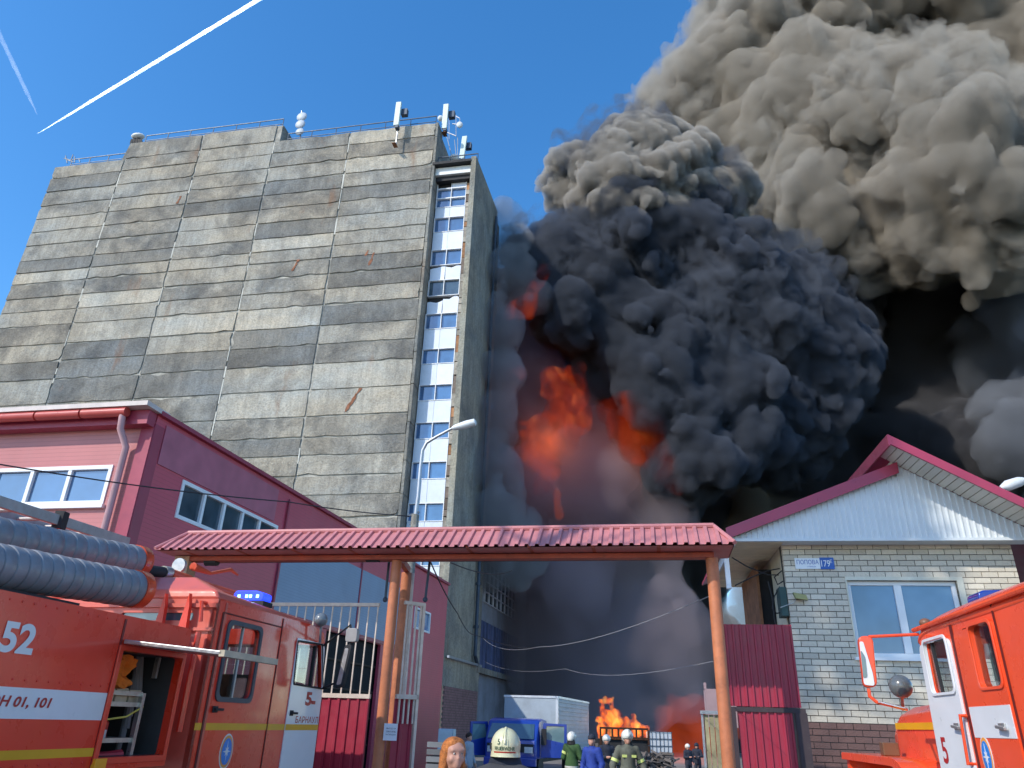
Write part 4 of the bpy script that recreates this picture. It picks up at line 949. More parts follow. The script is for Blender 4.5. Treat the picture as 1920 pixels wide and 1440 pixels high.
# cab -------------------------------------------------------------------
cb0 = tp(386, 1250)[0]; cbm = tp(527, 1151)[0]; cb1 = tp(606, 1220)[0]; ZC1 = (tp(392, 1122)[1] + tp(530, 1152)[1]) / 2; zc0 = .55
ZC2 = ZC1 + .32
TOPS = [(cb0, 1.0), (cb1, 1.0)]
cw = tpx([(423, 1170), (483, 1180), (472, 1312), (415, 1306)]); 
cwin = rpoly([(cw[3][0] / 2 + cw[0][0] / 2, (cw[2][1] + cw[3][1]) / 2), (cw[1][0] / 2 + cw[2][0] / 2, (cw[2][1] + cw[3][1]) / 2), (cw[1][0] / 2 + cw[2][0] / 2, (cw[0][1] + cw[1][1]) / 2), (cw[0][0] / 2 + cw[3][0] / 2, (cw[0][1] + cw[1][1]) / 2)], .08)
fwp = tpx([(557, 1203), (602, 1210), (603, 1290), (549, 1281)])
fwin = rpoly([fwp[3], fwp[2], fwp[1], fwp[0]], .03)
arch_c = tp(530, 1455)[0]; AR = .62
side_out = [(cb0, zc0), (arch_c - AR, zc0)] + [(arch_c + AR * math.cos(math.radians(t)), .62 + AR * math.sin(math.radians(t)) * 1.0) for t in range(170, 9, -16)] + [(arch_c + AR, zc0), (cb1 + .12, zc0), (cb1 + .1, fwp[2][1] - .1), (cb1 + .0, fwp[1][1] + .08), (cb1 - .05, ZC1 - .06), (cb1 - .35, ZC1), (cb0 + .03, ZC1), (cb0, ZC1 - .04)]
m = MB(); m.plate(FT, side_out, [cwin, fwin], -.05, 0); m.build('cab_side', FIRE, t1)
m = MB(); m.plate(FT, side_out, [], -WID, -WID + .05); m.build('cab_far_side', FIRE, t1)
# roof: rises inwards with chamfer, rear wall with windows
m = MB(); ch = .42
ring = lambda s0, s1, w0, w1, z: [FT.W(s0, z, w0), FT.W(s1, z, w0), FT.W(s1, z, w1), FT.W(s0, z, w1)]
R0 = ring(cb0, cb1 - .33, 0, -WID, ZC1); R1 = ring(cb0 + .02, cb1 - .42, -.06, -WID + .06, ZC1 + .05); R2 = ring(cb0 + .25, cb1 - .8, -.5, -WID + .5, ZC1 + .10)
R2[0].z = R2[3].z = ZC1 + .27; R1[0].z = R1[3].z = ZC1 + .09
m.add(R0 + R1 + R2, [(0, 1, 5, 4), (1, 2, 6, 5), (2, 3, 7, 6), (3, 0, 4, 7), (4, 5, 9, 8), (5, 6, 10, 9), (6, 7, 11, 10), (7, 4, 8, 11), (8, 9, 10, 11), (0, 3, 2, 1)]); m.build('cab_roof', REDP, t1, bevel=.03, seg=3)
FRR = Frame(None, FT.W(cb0, 0, -WID), -12.6)     # rear wall of the cab, faces the camera
m = MB(); rw = [rpoly([(.25, ZB + .12), (1.05, ZB + .12), (1.05, ZC1 - .14), (.25, ZC1 - .14)], .06), rpoly([(1.35, ZB + .12), (2.2, ZB + .12), (2.2, ZC1 - .14), (1.35, ZC1 - .14)], .06)]
m.plate(FRR, [(0, zc0), (WID, zc0), (WID, ZC1), (0, ZC1)], rw, -.04, 0.0); m.build('cab_rear_wall', REDP, t1)
for k, w in enumerate(rw): m = MB(); m.prism(FRR, w, -.035, -.02); m.build('rear_window', GLD, t1)
m = MB(); m.box(FRR, 0, WID, ZC1 - .09, ZC1 - .05, .0, .03); m.box(FRR, 0, WID, ZB + .02, ZB + .05, .0, .03); m.build('rear_rib', REDP, t1)
for a in (FRR.px(311, 1150)[0], FRR.px(353, 1165)[0]):
    m = MB(); m.prism(FRR, [(a - .05, ZB), (a + .05, ZB), (a + .035, ZC1 - .08), (a + .01, ZC1 + .04)], .04, .09); m.build('step_fin', FIREB, t1)
m = MB(); m.tube([FRR.W(WID - .1, ZB + .1, .08), FRR.W(WID - .12, ZC1 - .05, .1), FRR.W(WID - .12, ZC1 - .05, .02)], .02); m.tube([FRR.W(WID - .1, ZB - .9, .08), FRR.W(WID - .1, ZB + .0, .08)], .03); m.build('grab_rail', FIREB, t1)
# front of the cab (away from us) closes the volume
m = MB(); m.box(FT, cb1 - .02, cb1 + .05, zc0, 1.9, -WID + .05, -.05); m.box(FT, cb1 - .12, cb1 - .02, ZC1 - .25, ZC1 - .02, -WID + .05, -.05); m.build('cab_front', FIRE, t1)
m = MB(); m.box(FT, cb0 + .05, cb1, zc0, 1.2, -WID + .06, -.06); m.box(FT, cb0 + .2, cb0 + .9, 1.2, 2.2, -WID + .3, -.9); m.box(FT, cb1 - .75, cb1 - .55, 1.2, 2.35, -.95, -.4); m.build('cab_interior', BLK, t1)
# rubber frame, glass, curtains, doors
def frame_of(F, poly, grow, w0, w1, name, mat, root, bevel=0):
    cx = sum(p[0] for p in poly) / len(poly); cz = sum(p[1] for p in poly) / len(poly); W = max(p[0] for p in poly) - min(p[0] for p in poly); H = max(p[1] for p in poly) - min(p[1] for p in poly)
    out = [(cx + (a - cx) * (1 + 2 * grow / W), cz + (z - cz) * (1 + 2 * grow / H)) for a, z in poly]; mm = MB(); mm.plate(F, out, [poly], w0, w1); return mm.build(name, mat, root, bevel=bevel)
frame_of(FT, cwin, .045, .001, .018, 'window_seal', M('grey_rubber', (.06, .07, .085), .5), t1)
m = MB(); m.prism(FT, cwin, -.03, -.022); m.build('crew_window', CLR, t1)
mid_c = sum(p[0] for p in cwin) / len(cwin); zc_lo = min(p[1] for p in cwin); zc_hi = max(p[1] for p in cwin)
m = MB(); m.box(FT, mid_c - .012, mid_c + .012, zc_lo, zc_hi, -.04, -.015); m.build('window_divider', GALV, t1)
m = MB(); xa = min(p[0] for p in cwin)
pts = [(xa + .03 + i * .05, -.14 - .03 * (i % 2)) for i in range(6)]
for i in range(5): m.add([FT.W(pts[i][0], zc_lo + .02, pts[i][1]), FT.W(pts[i + 1][0], zc_lo + .02, pts[i + 1][1]), FT.W(pts[i + 1][0] - .02 * (i > 2), zc_hi - .02, pts[i + 1][1]), FT.W(pts[i][0], zc_hi - .02, pts[i][1])], [(0, 1, 2, 3)])
m.build('curtain', M('grey_curtain', (.22, .26, .3), .8), t1)
m = MB(); m.prism(FT, fwin, -.03, -.022); m.build('door_window', CLR, t1)
DR = [tp(553, 1195), tp(607, 1203), tp(609, 1300), tp(596, 1450), tp(571, 1440), tp(536, 1380)]
zlow = zc0 + .02; xl = (DR[0][0] + tp(537, 1370)[0]) / 2
dpoly = [(xl, .62 + AR * .98 + .02), (arch_c, .62 + AR + .03), (arch_c + AR * .75, .62 + AR * .75), (arch_c + AR + .03, .62), (arch_c + AR + .04, zlow), (cb1 + .115, zlow), (cb1 + .1, fwp[2][1] - .1), (cb1 + .01, DR[0][1] - .05), (cb1 - .02, DR[0][1]), (xl, DR[0][1])]
dpoly = [p for i, p in enumerate(dpoly) if i != 1 or arch_c > xl]
m = MB(); m.plate(FT, dpoly, [fwin], .001, .014); m.build('front_door', TWHT, t1, bevel=.004)
frame_of(FT, fwin, .02, .015, .022, 'door_window_seal', BLK, t1)
fx0, fx1 = min(p[0] for p in fwin), max(p[0] for p in fwin)
m = MB(); m.box(FT, fx0 + (fx1 - fx0) * .62, fx0 + (fx1 - fx0) * .66, fwp[2][1], fwp[0][1], -.035, .0); m.build('vent_bar', BLK, t1)
def seam(p, q, wd=.012, w=.001, mat=None, F=FT, root=t1): mm = MB(); mm.bar(F.W(*p, w + .003), F.W(*q, w + .003), wd, .006, up=F.n); return mm.build('door_seam', mat or BLK, root)
s_a = (tp(413, 1160)[0] + tp(378, 1390)[0]) / 2; s_b = (tp(527, 1153)[0] + tp(505, 1368)[0]) / 2
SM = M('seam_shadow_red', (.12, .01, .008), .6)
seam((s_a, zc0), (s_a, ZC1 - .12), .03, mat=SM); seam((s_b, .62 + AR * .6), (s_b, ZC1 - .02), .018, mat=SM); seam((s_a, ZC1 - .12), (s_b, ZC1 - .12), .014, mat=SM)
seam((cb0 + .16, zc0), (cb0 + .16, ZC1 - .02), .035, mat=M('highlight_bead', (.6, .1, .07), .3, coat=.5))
m = MB(); zy2 = (tp(340, 1363)[1] + tp(470, 1363)[1] + tp(600, 1363)[1]) / 3; yw = .032
for a, b in ((cb0, s_a - .02), (s_a + .02, s_b - .012), (s_b + .012, xl - .005)): m.box(FT, a, b, zy2 - yw, zy2 + yw, .0, .004)
m.box(FT, xl, cb1 + .1, zy2 - yw, zy2 + yw, .014, .0175); m.build('yellow_stripe', YEL, t1)
for (x, y) in ((404, 1330), (547, 1337)):
    a, z = tp(x, y, .02); m = MB(); m.box(FT, a - .04, a + .05, z - .03, z + .03, .012, .02); m.box(FT, a - .02, a + .12, z - .012, z + .012, .02, .045); m.build('door_handle', BLK, t1, bevel=.004)
t5 = tpx([(575, 1297), (589, 1324)], .015); text_on(FT, t5[0][0], t5[1][1], .0155, '5', t5[0][1] - t5[1][1], REDT, t1, width=.17, bold=.04)
m = MB(); m.box(FT, t5[0][0] + .17, t5[0][0] + .28, t5[1][1] + .02, t5[1][1] + .06, .0145, .017); m.build('mark', REDT, t1)
tb = tpx([(553, 1358), (597, 1342), (553, 1342)], .015); text_on(FT, tb[0][0], tb[0][1] + .015, .0155, 'БАРНАУЛ', (tb[2][1] - tb[0][1]) * .8, REDT, t1, width=tb[1][0] - tb[0][0], bold=.012)
# oval badge
def badge(F, root, a, z, w, h, wd):
    BL = M('badge_blue', (.02, .2, .6), .4); 
    for nm, k, mt_, ww in (('badge_rim', 1.0, TWHT, .001), ('badge_band', .9, M('badge_orange', (.75, .3, .05), .4), .003), ('badge_field', .74, BL, .005)):
        mm = MB(); mm.prism(F, [(a + wd / 2 * k * math.cos(t * math.pi / 12), z + h / 2 * k * math.sin(t * math.pi / 12)) for t in range(24)], w + ww - .002, w + ww); b_ = mm.build(nm, mt_, root)
    mm = MB()
    for t in range(8):
        an_ = t * math.pi / 4; r1 = .62 if t % 2 == 0 else .35; p = [(a + wd / 2 * r1 * math.cos(an_), z + h / 2 * r1 * math.sin(an_)), (a + wd * .06 * math.cos(an_ + .6), z + h * .06 * math.sin(an_ + .6)), (a, z), (a + wd * .06 * math.cos(an_ - .6), z + h * .06 * math.sin(an_ - .6))]
        mm.prism(F, p, w + .0045 + t * .0002, w + .0065 + t * .0002)
    mm.build('badge_star', TWHT, root)
pb = tp(424, 1409); badge(FT, t1, pb[0], pb[1], .0, .33, .24)
# wheel arch and wheel
m = MB(); 
for sgn in (0,):
    ring_ = [(arch_c + (AR + .06) * math.cos(math.radians(t)), .62 + (AR + .06) * math.sin(math.radians(t))) for t in range(-5, 186, 12)]
    inn_ = [(arch_c + (AR - .03) * math.cos(math.radians(t)), .62 + (AR - .03) * math.sin(math.radians(t))) for t in range(185, -6, -12)]
    m.prism(FT, ring_ + inn_, -.45, .09)
m.build('fender', BLK, t1, bevel=.01)
def wheel(F, root, a, z, r, w0, w1):
    mm = MB(); mm.tube([F.W(a, z, w0), F.W(a, z, w0 + .03), F.W(a, z, w1 - .05), F.W(a, z, w1)], [r * .85, r, r, r * .86], 28); wh = mm.build('wheel', BLK, root, smooth=True)
    mm = MB(); mm.tube([F.W(a, z, w1 - .08), F.W(a, z, w1 + .01), F.W(a, z, w1 + .02)], [r * .55, r * .5, r * .2], 20); mm.build('rim', M('rim_grey', (.3, .3, .3), .5), root, parent=wh, smooth=True)
wheel(FT, t1, arch_c, .58, .56, -.4, -.03); wheel(FT, t1, arch_c - 3.4, .58, .56, -.45, -.08); wheel(FT, t1, arch_c, .58, .56, -WID + .05, -WID + .4); wheel(FT, t1, arch_c - 3.4, .58, .56, -WID + .05, -WID + .4)
m = MB(); m.box(FT, SB0, cb1, .75, .95, -WID + .7, -.7); m.build('chassis', BLK, t1)
m = MB(); a, z = tp(180, 1436, .03); m.box(FT, a - .03, a + .1, z - .05, z + .05, -.02, .04); m.build('side_marker', M('amber_lens', (.9, .35, .02), .3), t1)
# roof equipment
def roofpt(x, y, w): a, z = FT.px(x, y, w); return FT.W(a, z, w)
HOSE = M('ribbed_grey_hose', (.20, .215, .24), .42, var=.2, scale=4, coat=.12, dirt=.45, dirtcol=(.1, .11, .12))
OR = M('orange_red_cap', (.62, .07, .02), .4, coat=.3)
def hose(p, q, r, root, n):
    p, q = Vector(p), Vector(q); d = (q - p); L = d.length; pts = []; rs = []
    step = L / n
    for k in range(n):
        for t, f in ((0, .93), (.07, .995), (.3, 1.012), (.9, .985)):
            pts.append(p + d * ((k + t) / n)); rs.append(r * f * (1 + .008 * math.sin(k * 3.1)))
    pts.append(q); rs.append(r * .96)
    mm = MB(); mm.tube(pts, rs, 28); mm.build('tube', HOSE, root, smooth=True)
    mm = MB(); e = d.normalized(); mm.tube([q - e * .02, q + e * .1, q + e * .13], [r * 1.06, r * 1.04, r * .9], 28); mm.build('end_cap', OR, root, smooth=True)
h1 = thing('suction_hose_tube', FT.W(tp(200, 1180)[0], ZB, -.45), 'lower and nearer of the two thick ribbed grey hose tubes on the truck roof', 'hose tube', 'grey hose tubes on the fire truck roof')
W1, W2 = -.42, -1.05
pE = roofpt(250, 1104, W1); e_ = FT.u; r1 = .165
q0_ = roofpt(0, 1062, W1); hose(pE + (q0_ - pE).normalized() * 6, pE, r1, h1, 52)
h2 = thing('suction_hose_tube', FT.W(tp(200, 1180)[0], ZB, -1.0), 'upper and farther ribbed grey hose tube, just below the ladder on the truck roof', 'hose tube', 'grey hose tubes on the fire truck roof')
pE2 = roofpt(252, 1052, W2); r2 = .16; q0_ = roofpt(0, 1006, W2); hose(pE2 + (q0_ - pE2).normalized() * 6, pE2, r2, h2, 42)
for (pp, rr__, hh_) in ((pE, r1, h1), (pE2, r2, h2)):
    for dd in (2.2,): 
        c_ = pp + (roofpt(0, 1062 if rr__ == r1 else 1006, W1 if rr__ == r1 else W2) - pp).normalized() * dd; m = MB(); m.tube([c_ - e_ * .02, c_ + e_ * .02], rr__ * 1.05, 24); m.bar(c_ - Vector((0, 0, rr__)), c_ - Vector((0, 0, rr__ + .25)), .05, .05); m.build('clamp', RUSTY if dd > 1 else OR, hh_)
        
m = MB(); m.box(FT, SB0, tp(190, 1130)[0], ZB, ZB + .05, -.75, -.2); m.build('deck_rail', BLK, t1)
# ladder
lad = thing('roof_ladder', roofpt(120, 975, -1.35), 'grey aluminium ladder lying above the hose tubes on the truck roof', 'ladder')
pl0 = roofpt(240, 1017, -1.35); pl1 = roofpt(0, 941, -1.35); dL = (pl1 - pl0).normalized(); Ln = 6
LAD = M('worn_ladder_metal', (.36, .33, .31), .5, .3, var=.2, scale=6, dirt=.3)
m = MB(); m.bar(pl0, pl0 + dL * Ln, .045, .1); m.build('rail', LAD, lad, bevel=.006)
off = Vector((-.42, -.1, .0)) ; offv = -FT.n * .42
m = MB(); m.bar(pl0 + offv, pl0 + offv + dL * Ln, .045, .1); m.build('rail', LAD, lad, bevel=.006)
for k in range(int(Ln / .33)): m = MB(); c_ = pl0 + dL * (.12 + k * .33); m.tube([c_, c_ + offv], .02); m.build('rung', LAD, lad)
m = MB(); c_ = pl0 + dL * 1.0; m.bar(c_ - Vector((0, 0, .08)), c_ + Vector((0, 0, .09)), .09, .1); m.build('latch', BLK, lad)
m = MB(); m.bar(c_ - Vector((0, 0, .05)), c_ - Vector((0, 0, .45)), .05, .05); m.build('support', FIREB, lad)
# dark pipe and water monitor
mon = thing('water_monitor', roofpt(330, 1085, -1.2), 'dark pipe with a long orange-red monitor nozzle lying over the cab roof', 'water monitor')
m = MB(); a_, b_ = roofpt(262, 1068, W2), roofpt(316, 1074, W2); m.tube([a_, b_], .06, 16); m.build('dark_pipe', BLK, mon, smooth=True)
m = MB(); m.tube([b_ - (b_ - a_).normalized() * .1, b_, b_ + (b_ - a_).normalized() * .02], [.07, .07, .065], 16); m.build('coupling', ALU, mon, smooth=True)
pts_ = [roofpt(318, 1078, W2), roofpt(352, 1090, W2 + .05), roofpt(354, 1091, W2 + .05), roofpt(445, 1117, W2 + .3)]
m = MB(); m.tube(pts_, [.075, .075, .062, .05], 18); m.tube([pts_[3], pts_[3] + (pts_[3] - pts_[2]).normalized() * .06], .06, 18); m.build('barrel', OR, mon, smooth=True)
m = MB(); c_ = roofpt(341, 1062, W2 - .1); m.tube([c_ - FT.u * .03, c_ + FRR.n * .07], [.085, .085], 20); m.build('hand_wheel', ALU, mon, smooth=True)
m = MB(); m.tube([roofpt(362, 1062, W2), roofpt(395, 1075, W2), roofpt(432, 1068, W2), roofpt(446, 1078, W2)], [.05, .02, .025, .012], 8); m.build('lever', OR, mon, smooth=True)
# beacon
bc = thing('blue_beacon', roofpt(474, 1130, -.35), 'glowing blue beacon light bar on the left truck cab roof', 'beacon')
ba, bz_ = FT.px(474, 1120, -.35)
FBc = Frame(None, FT.W(ba, 0, -.35), -12.6)
m = MB(); m.prism(FBc, rpoly([(-.19, bz_ - .055), (.19, bz_ - .055), (.2, bz_ + .03), (.1, bz_ + .065), (-.17, bz_ + .065), (-.2, bz_ + .02)], .03), -.1, .1); m.build('lens', M_emit('blue_beacon_glow', (.02, .06, 1.0), 1.6), bc, bevel=.01)
for k in (-.12, -.02, .03, .12): m = MB(); m.box(FBc, k - .015, k + .015, bz_ - .02, bz_ + .015, .095, .108); m.build('lamp', M_emit('beacon_led', (.25, .8, 1.0), 4, .1), bc)
m = MB(); m.box(FBc, -.21, .21, bz_ - .11, bz_ - .056, -.11, .11); m.build('base', BLK, bc)
# spotlight and mirror at the front corner
m = MB(); c_ = FT.W(*FT.px(602, 1162, .1), .1); m.ball(c_, .085, (1, 1, 1), 16, 10); m.tube([c_, FT.W(*FT.px(600, 1205, .1), .1)], .015)
m.build('spotlight', M('spot_grey', (.16, .18, .19), .3, coat=.5), t1, smooth=True)
m = MB(); a0_, a1_ = FT.px(645, 1210, .35), FT.px(632, 1270, .35); c0, c1 = FT.W(*a0_, .35), FT.W(*a1_, .35)
FMr = Frame(None, Vector((c1.x, c1.y, 0)), -15)
m = MB(); zz0, zz1 = a1_[1] - .13, a0_[1] + .0; m.prism(FMr, rpoly([(-.02, zz0), (.1, zz0 + .02), (.17, zz1), (.07, zz1)], .04), -.05, .03); m.build('mirror', BLK, t1, bevel=.01)
m = MB(); m.prism(FMr, rpoly([(.02, zz0 + .04), (.08, zz0 + .05), (.13, zz1 - .05), (.08, zz1 - .04)], .02), .03, .036); m.build('mirror_glass', ALU, t1)
m = MB(); m.prism(FMr, rpoly([(.06, zz1 + .03), (.22, zz1 + .03), (.22, zz1 + .2), (.06, zz1 + .2)], .04), -.05, .03); m.build('wide_mirror', M('mirror_housing', (.3, .28, .26), .5), t1, bevel=.01)
m = MB(); m.tube([FT.W(*FT.px(607, 1210, .02), .02), FMr.W(.1, zz1 + .24, 0), FMr.W(.14, zz1 + .1, 0), FMr.W(.05, zz0 + .1, -.02), FT.W(*FT.px(607, 1290, .02), .02)], .014); m.build('mirror_arm', BLK, t1)
# ================================================================ right fire truck
FT2 = Frame((1740, 1383), 7.2, -99)
U = lambda x, y, w=0.0: FT2.px(x, y, w)
def upx(pts, w=0.0): return [FT2.px(x, y, w) for x, y in pts]
print('truck2 u', FT2.u, 'roof', upx([(1700, 1180), (1840, 1125), (1920, 1105)]), 'stripe', upx([(1822, 1325), (1905, 1322), (1825, 1380), (1905, 1387)]), 'door', upx([(1733, 1185), (1790, 1178), (1748, 1440), (1815, 1440)]))
T2R = M('orange_red_paint', (.85, .085, .025), .3, var=.08, scale=1.2, coat=.5)
t2 = thing('fire_truck', FT2.W(U(1850, 1400)[0], 0, -1.2), 'bonneted orange-red fire truck with a white door numbered 5, at the right edge', 'fire truck')
# side silhouette
zr0 = (upx([(1840, 1122)])[0][1] + upx([(1750, 1165)])[0][1]) / 2
sF = (U(1733, 1185)[0] + U(1745, 1400)[0]) / 2           # front edge of the door
sM = (U(1790, 1178)[0] + U(1812, 1400)[0]) / 2           # between the doors
sRr = (U(1872, 1145)[0] + U(1905, 1400)[0]) / 2           # rear edge of the rear door
sE = sRr + .95
W2D = 2.3
dw = upx([(1742, 1200), (1783, 1196), (1792, 1298), (1748, 1300)])
rwn = upx([(1826, 1172), (1866, 1165), (1880, 1286), (1838, 1290)])
print('t2', sF, sM, sRr, zr0, dw, rwn)
avg = lambda a, b: (a + b) / 2
def winpoly(p, r): return rpoly([(avg(p[0][0], p[3][0]), avg(p[2][1], p[3][1])), (avg(p[1][0], p[2][0]), avg(p[2][1], p[3][1])), (avg(p[1][0], p[2][0]), avg(p[0][1], p[1][1])), (avg(p[0][0], p[3][0]), avg(p[0][1], p[1][1]))], r)
dwin, rwin = winpoly(dw, .05), winpoly(rwn, .05)
ztop2 = zr0 - .03
outl = [(sF - .02, .6), (sE, .6), (sE, ztop2), (sF + .12, ztop2), (sF + .02, ztop2 - .1)]
m = MB(); m.plate(FT2, outl, [dwin, rwin], -.05, 0); m.build('cab_side', T2R, t2)
fdw = [dwin, rwin]
m = MB(); m.plate(FT2, outl, fdw, -W2D, -W2D + .05); m.build('cab_far_side', T2R, t2)
m = MB()   # rounded roof
secs = []
for w_, dz_ in ((.02, -.05), (0, .02), (-.12, .10), (-.5, .17), (-W2D / 2, .2), (-W2D + .5, .17), (-W2D + .12, .10), (-W2D, .02)):
    secs.append([FT2.W(sF + .0 - .04, ztop2 - .10 + dz_ * .4, w_), FT2.W(sF + .12, ztop2 + dz_ * .9, w_), FT2.W(sF + .45, ztop2 + dz_ * 1.15, w_), FT2.W(sE, ztop2 + dz_ * 1.2, w_)])
V = [p for s_ in secs for p in s_]; fs = [(i * 4 + j, i * 4 + j + 1, (i + 1) * 4 + j + 1, (i + 1) * 4 + j) for i in range(len(secs) - 1) for j in range(3)]
m.add(V, fs); rf = m.build('roof', T2R, t2, smooth=True); sd_ = rf.modifiers.new('thick', 'SOLIDIFY'); sd_.thickness = .05; sb_ = rf.modifiers.new('soft', 'SUBSURF'); sb_.levels = sb_.render_levels = 2
m = MB(); m.tube([FT2.W(sF, ztop2 - .01, .02), FT2.W(sE, ztop2 + .015, .02)], .018, 8); m.build('drip_rail', T2R, t2, smooth=True)
FX = Frame(None, FT2.W(sE, 0, 0), -9)
m = MB(); m.plate(FX, [(0, .6), (W2D, .6), (W2D, ztop2), (0, ztop2)], [], -.05, 0); m.build('cab_rear', T2R, t2)
m = MB(); m.box(FT2, sF, sE, .6, 1.25, -W2D + .06, -.06); m.box(FT2, sM + .1, sM + .25, 1.25, 2.0, -.8, -.35); m.build('interior', BLK, t2)
m = MB(); m.box(FT2, sF - .02, sF + .03, .6, 1.72, -W2D + .05, -.05); m.box(FT2, sF, sF + .05, ztop2 - .22, ztop2 - .02, -W2D + .05, -.05); m.build('windscreen_frame', T2R, t2)
# doors
zd0 = .7
m = MB(); m.plate(FT2, rpoly([(sF, zd0), (sM, zd0), (sM, ztop2 - .13), (sF + .04, ztop2 - .13)], .07), [dwin], .001, .02); m.build('front_door', TWHT, t2, bevel=.006)
frame_of(FT2, dwin, .02, .021, .032, 'window_trim', TWHT, t2, bevel=.003); frame_of(FT2, dwin, .001, -.02, .0, 'window_seal', BLK, t2) if False else None
m = MB(); m.prism(FT2, dwin, -.02, -.012); m.build('door_window', CLR, t2)
ddx0, ddx1 = min(p[0] for p in dwin), max(p[0] for p in dwin); ddz0, ddz1 = min(p[1] for p in dwin), max(p[1] for p in dwin)
m = MB(); m.bar(FT2.W(ddx0 + .1, ddz1, -.005), FT2.W(ddx0 + .13, ddz0, -.005), .018, .02); m.build('vent_bar', BLK, t2)
m = MB(); m.plate(FT2, rpoly([(sM + .1, zd0), (sRr, zd0), (sRr, ztop2 - .1), (sM + .1, ztop2 - .1)], .06), [rwin], .001, .016); m.build('rear_door', T2R, t2, bevel=.006)
frame_of(FT2, rwin, .02, .017, .026, 'window_trim', T2R, t2, bevel=.003)
m = MB(); m.prism(FT2, rwin, -.02, -.012); m.build('rear_window', CLR, t2)
rz0, rz1 = min(p[1] for p in rwin), max(p[1] for p in rwin); rx0 = min(p[0] for p in rwin)
m = MB()
for i in range(4): m.box(FT2, rx0 + .02 + i * .035, rx0 + .045 + i * .035, rz0, rz1, -.1 - .02 * (i % 2), -.07)
m.build('curtain', BLK, t2)
wsx = upx([(1822, 1325), (1905, 1322), (1826, 1382), (1905, 1386)]); m = MB(); m.box(FT2, sM + .115, sRr - .01, avg(wsx[2][1], wsx[3][1]), avg(wsx[0][1], wsx[1][1]), .016, .0195); m.build('white_stripe', TWHT, t2)
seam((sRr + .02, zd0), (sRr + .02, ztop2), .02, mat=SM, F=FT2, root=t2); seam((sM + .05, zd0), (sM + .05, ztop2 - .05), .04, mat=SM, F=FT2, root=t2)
for (x, y, mt_) in ((1880, 1363, ALU), (1795, 1362, ALU)):
    a, z = U(x, y, .02); m = MB(); m.box(FT2, a - .04, a + .05, z - .022, z + .022, .018, .03); m.bar(FT2.W(a - .03, z, .045), FT2.W(a + .09, z - .01, .045), .02, .02); m.build('door_handle', mt_, t2, bevel=.004)
m = MB(); g0, g1 = U(1803, 1342, .04), U(1818, 1432, .04); m.tube([FT2.W(g0[0], g0[1], .0), FT2.W(g0[0], g0[1], .05), FT2.W(g1[0] - .0, g1[1], .05), FT2.W(g1[0], g1[1], .0)], .014); m.build('grab_handle', T2R, t2, smooth=True)
t5_ = upx([(1762, 1382), (1776, 1432)], .02); text_on(FT2, t5_[0][0], t5_[1][1], .022, '5', t5_[0][1] - t5_[1][1], REDT, t2, width=.10, bold=.02)
pb2 = U(1857, 1420); badge(FT2, t2, pb2[0], pb2[1], .018, .26, .16)
# bonnet, wing
BW = -.32   # bonnet side offset from the cab side
hp = upx([(1668, 1345), (1680, 1335), (1730, 1322), (1735, 1440), (1660, 1440)], BW)
hz1 = U(1725, 1328, BW)[1]; hf = U(1662, 1380, BW)[0]
print('bonnet', hz1, hf, sF)
m = MB()
secs = []
for s_, zt_, nar in ((sF + .02, hz1 + .10, 0), (sF - .35, hz1 + .08, .0), (hf + .35, hz1 + .03, .01), (hf + .1, hz1 - .02, .05), (hf, hz1 - .15, .12)):
    wl0, wl1 = BW - nar, -W2D - BW + nar
    prof = [(wl0, 1.0), (wl0, zt_ - .22), (wl0 - .05, zt_ - .08), (wl0 - .2, zt_), (-W2D / 2, zt_ + .05), (wl1 + .2, zt_), (wl1 + .05, zt_ - .08), (wl1, zt_ - .22), (wl1, 1.0)]
    secs.append([FT2.W(s_, z_, w_) for w_, z_ in prof])
V = [p for q_ in secs for p in q_]; K = 9; fs = [(i * K + j, i * K + j + 1, (i + 1) * K + j + 1, (i + 1) * K + j) for i in range(4) for j in range(K - 1)] + [tuple(4 * K + j for j in range(K)), tuple(range(K))[::-1], ]
m.add(V, fs); bo = m.build('bonnet', T2R, t2, smooth=True, bevel=.02)
ys = upx([(1665, 1356), (1710, 1368)], BW); m = MB(); m.box(FT2, hf + .36, sF - .2, ys[1][1], ys[0][1] - .0, BW - .1, BW + .006); m.build('yellow_stripe', YEL, t2)
# wing (flat fender over the front wheel)
wz = U(1600, 1412, -.02)[1]; wf_ = U(1577, 1415, .02)[0]; wb_ = U(1700, 1425, .02)[0]
print('wing', wz, wf_, wb_)
ac = (wf_ + wb_) / 2 + .25
m = MB(); m.prism(FT2, rpoly([(wf_, wz - .07), (wf_ + .02, wz), (wb_ - .25, wz + .0), (wb_ + .12, wz - .28), (wb_ + .3, wz - .8), (wb_ + .24, wz - .8), (wb_ + .02, wz - .35), (wb_ - .3, wz - .07)], [.01, .03, .2, .1, .0, .0, .1, .2]), -.5, .02); m.build('wing', T2R, t2, bevel=.02)
m = MB(); m.box(FT2, wf_ + .05, wf_ + .14, wz - .55, wz - .07, -.45, -.02); m.box(FT2, wf_ + .05, sF, .7, wz - .3, -.6, BW - .1); m.build('wing_support', T2R, t2)
m = MB(); a, z = U(1652, 1402, -.1); m.box(FT2, a - .05, a + .06, wz, wz + .12, -.25, -.1); m.build('marker_lamp', M('smoked_lens', (.15, .08, .04), .3, coat=.5), t2, bevel=.01)
wheel(FT2, t2, ac, .56, .54, -.38, -.04); wheel(FT2, t2, ac + 3.3, .56, .54, -.38, -.04)
m = MB(); m.box(FT2, wf_ - .1, sE + 1, .6, .8, -W2D + .7, -.7); m.build('chassis', BLK, t2)
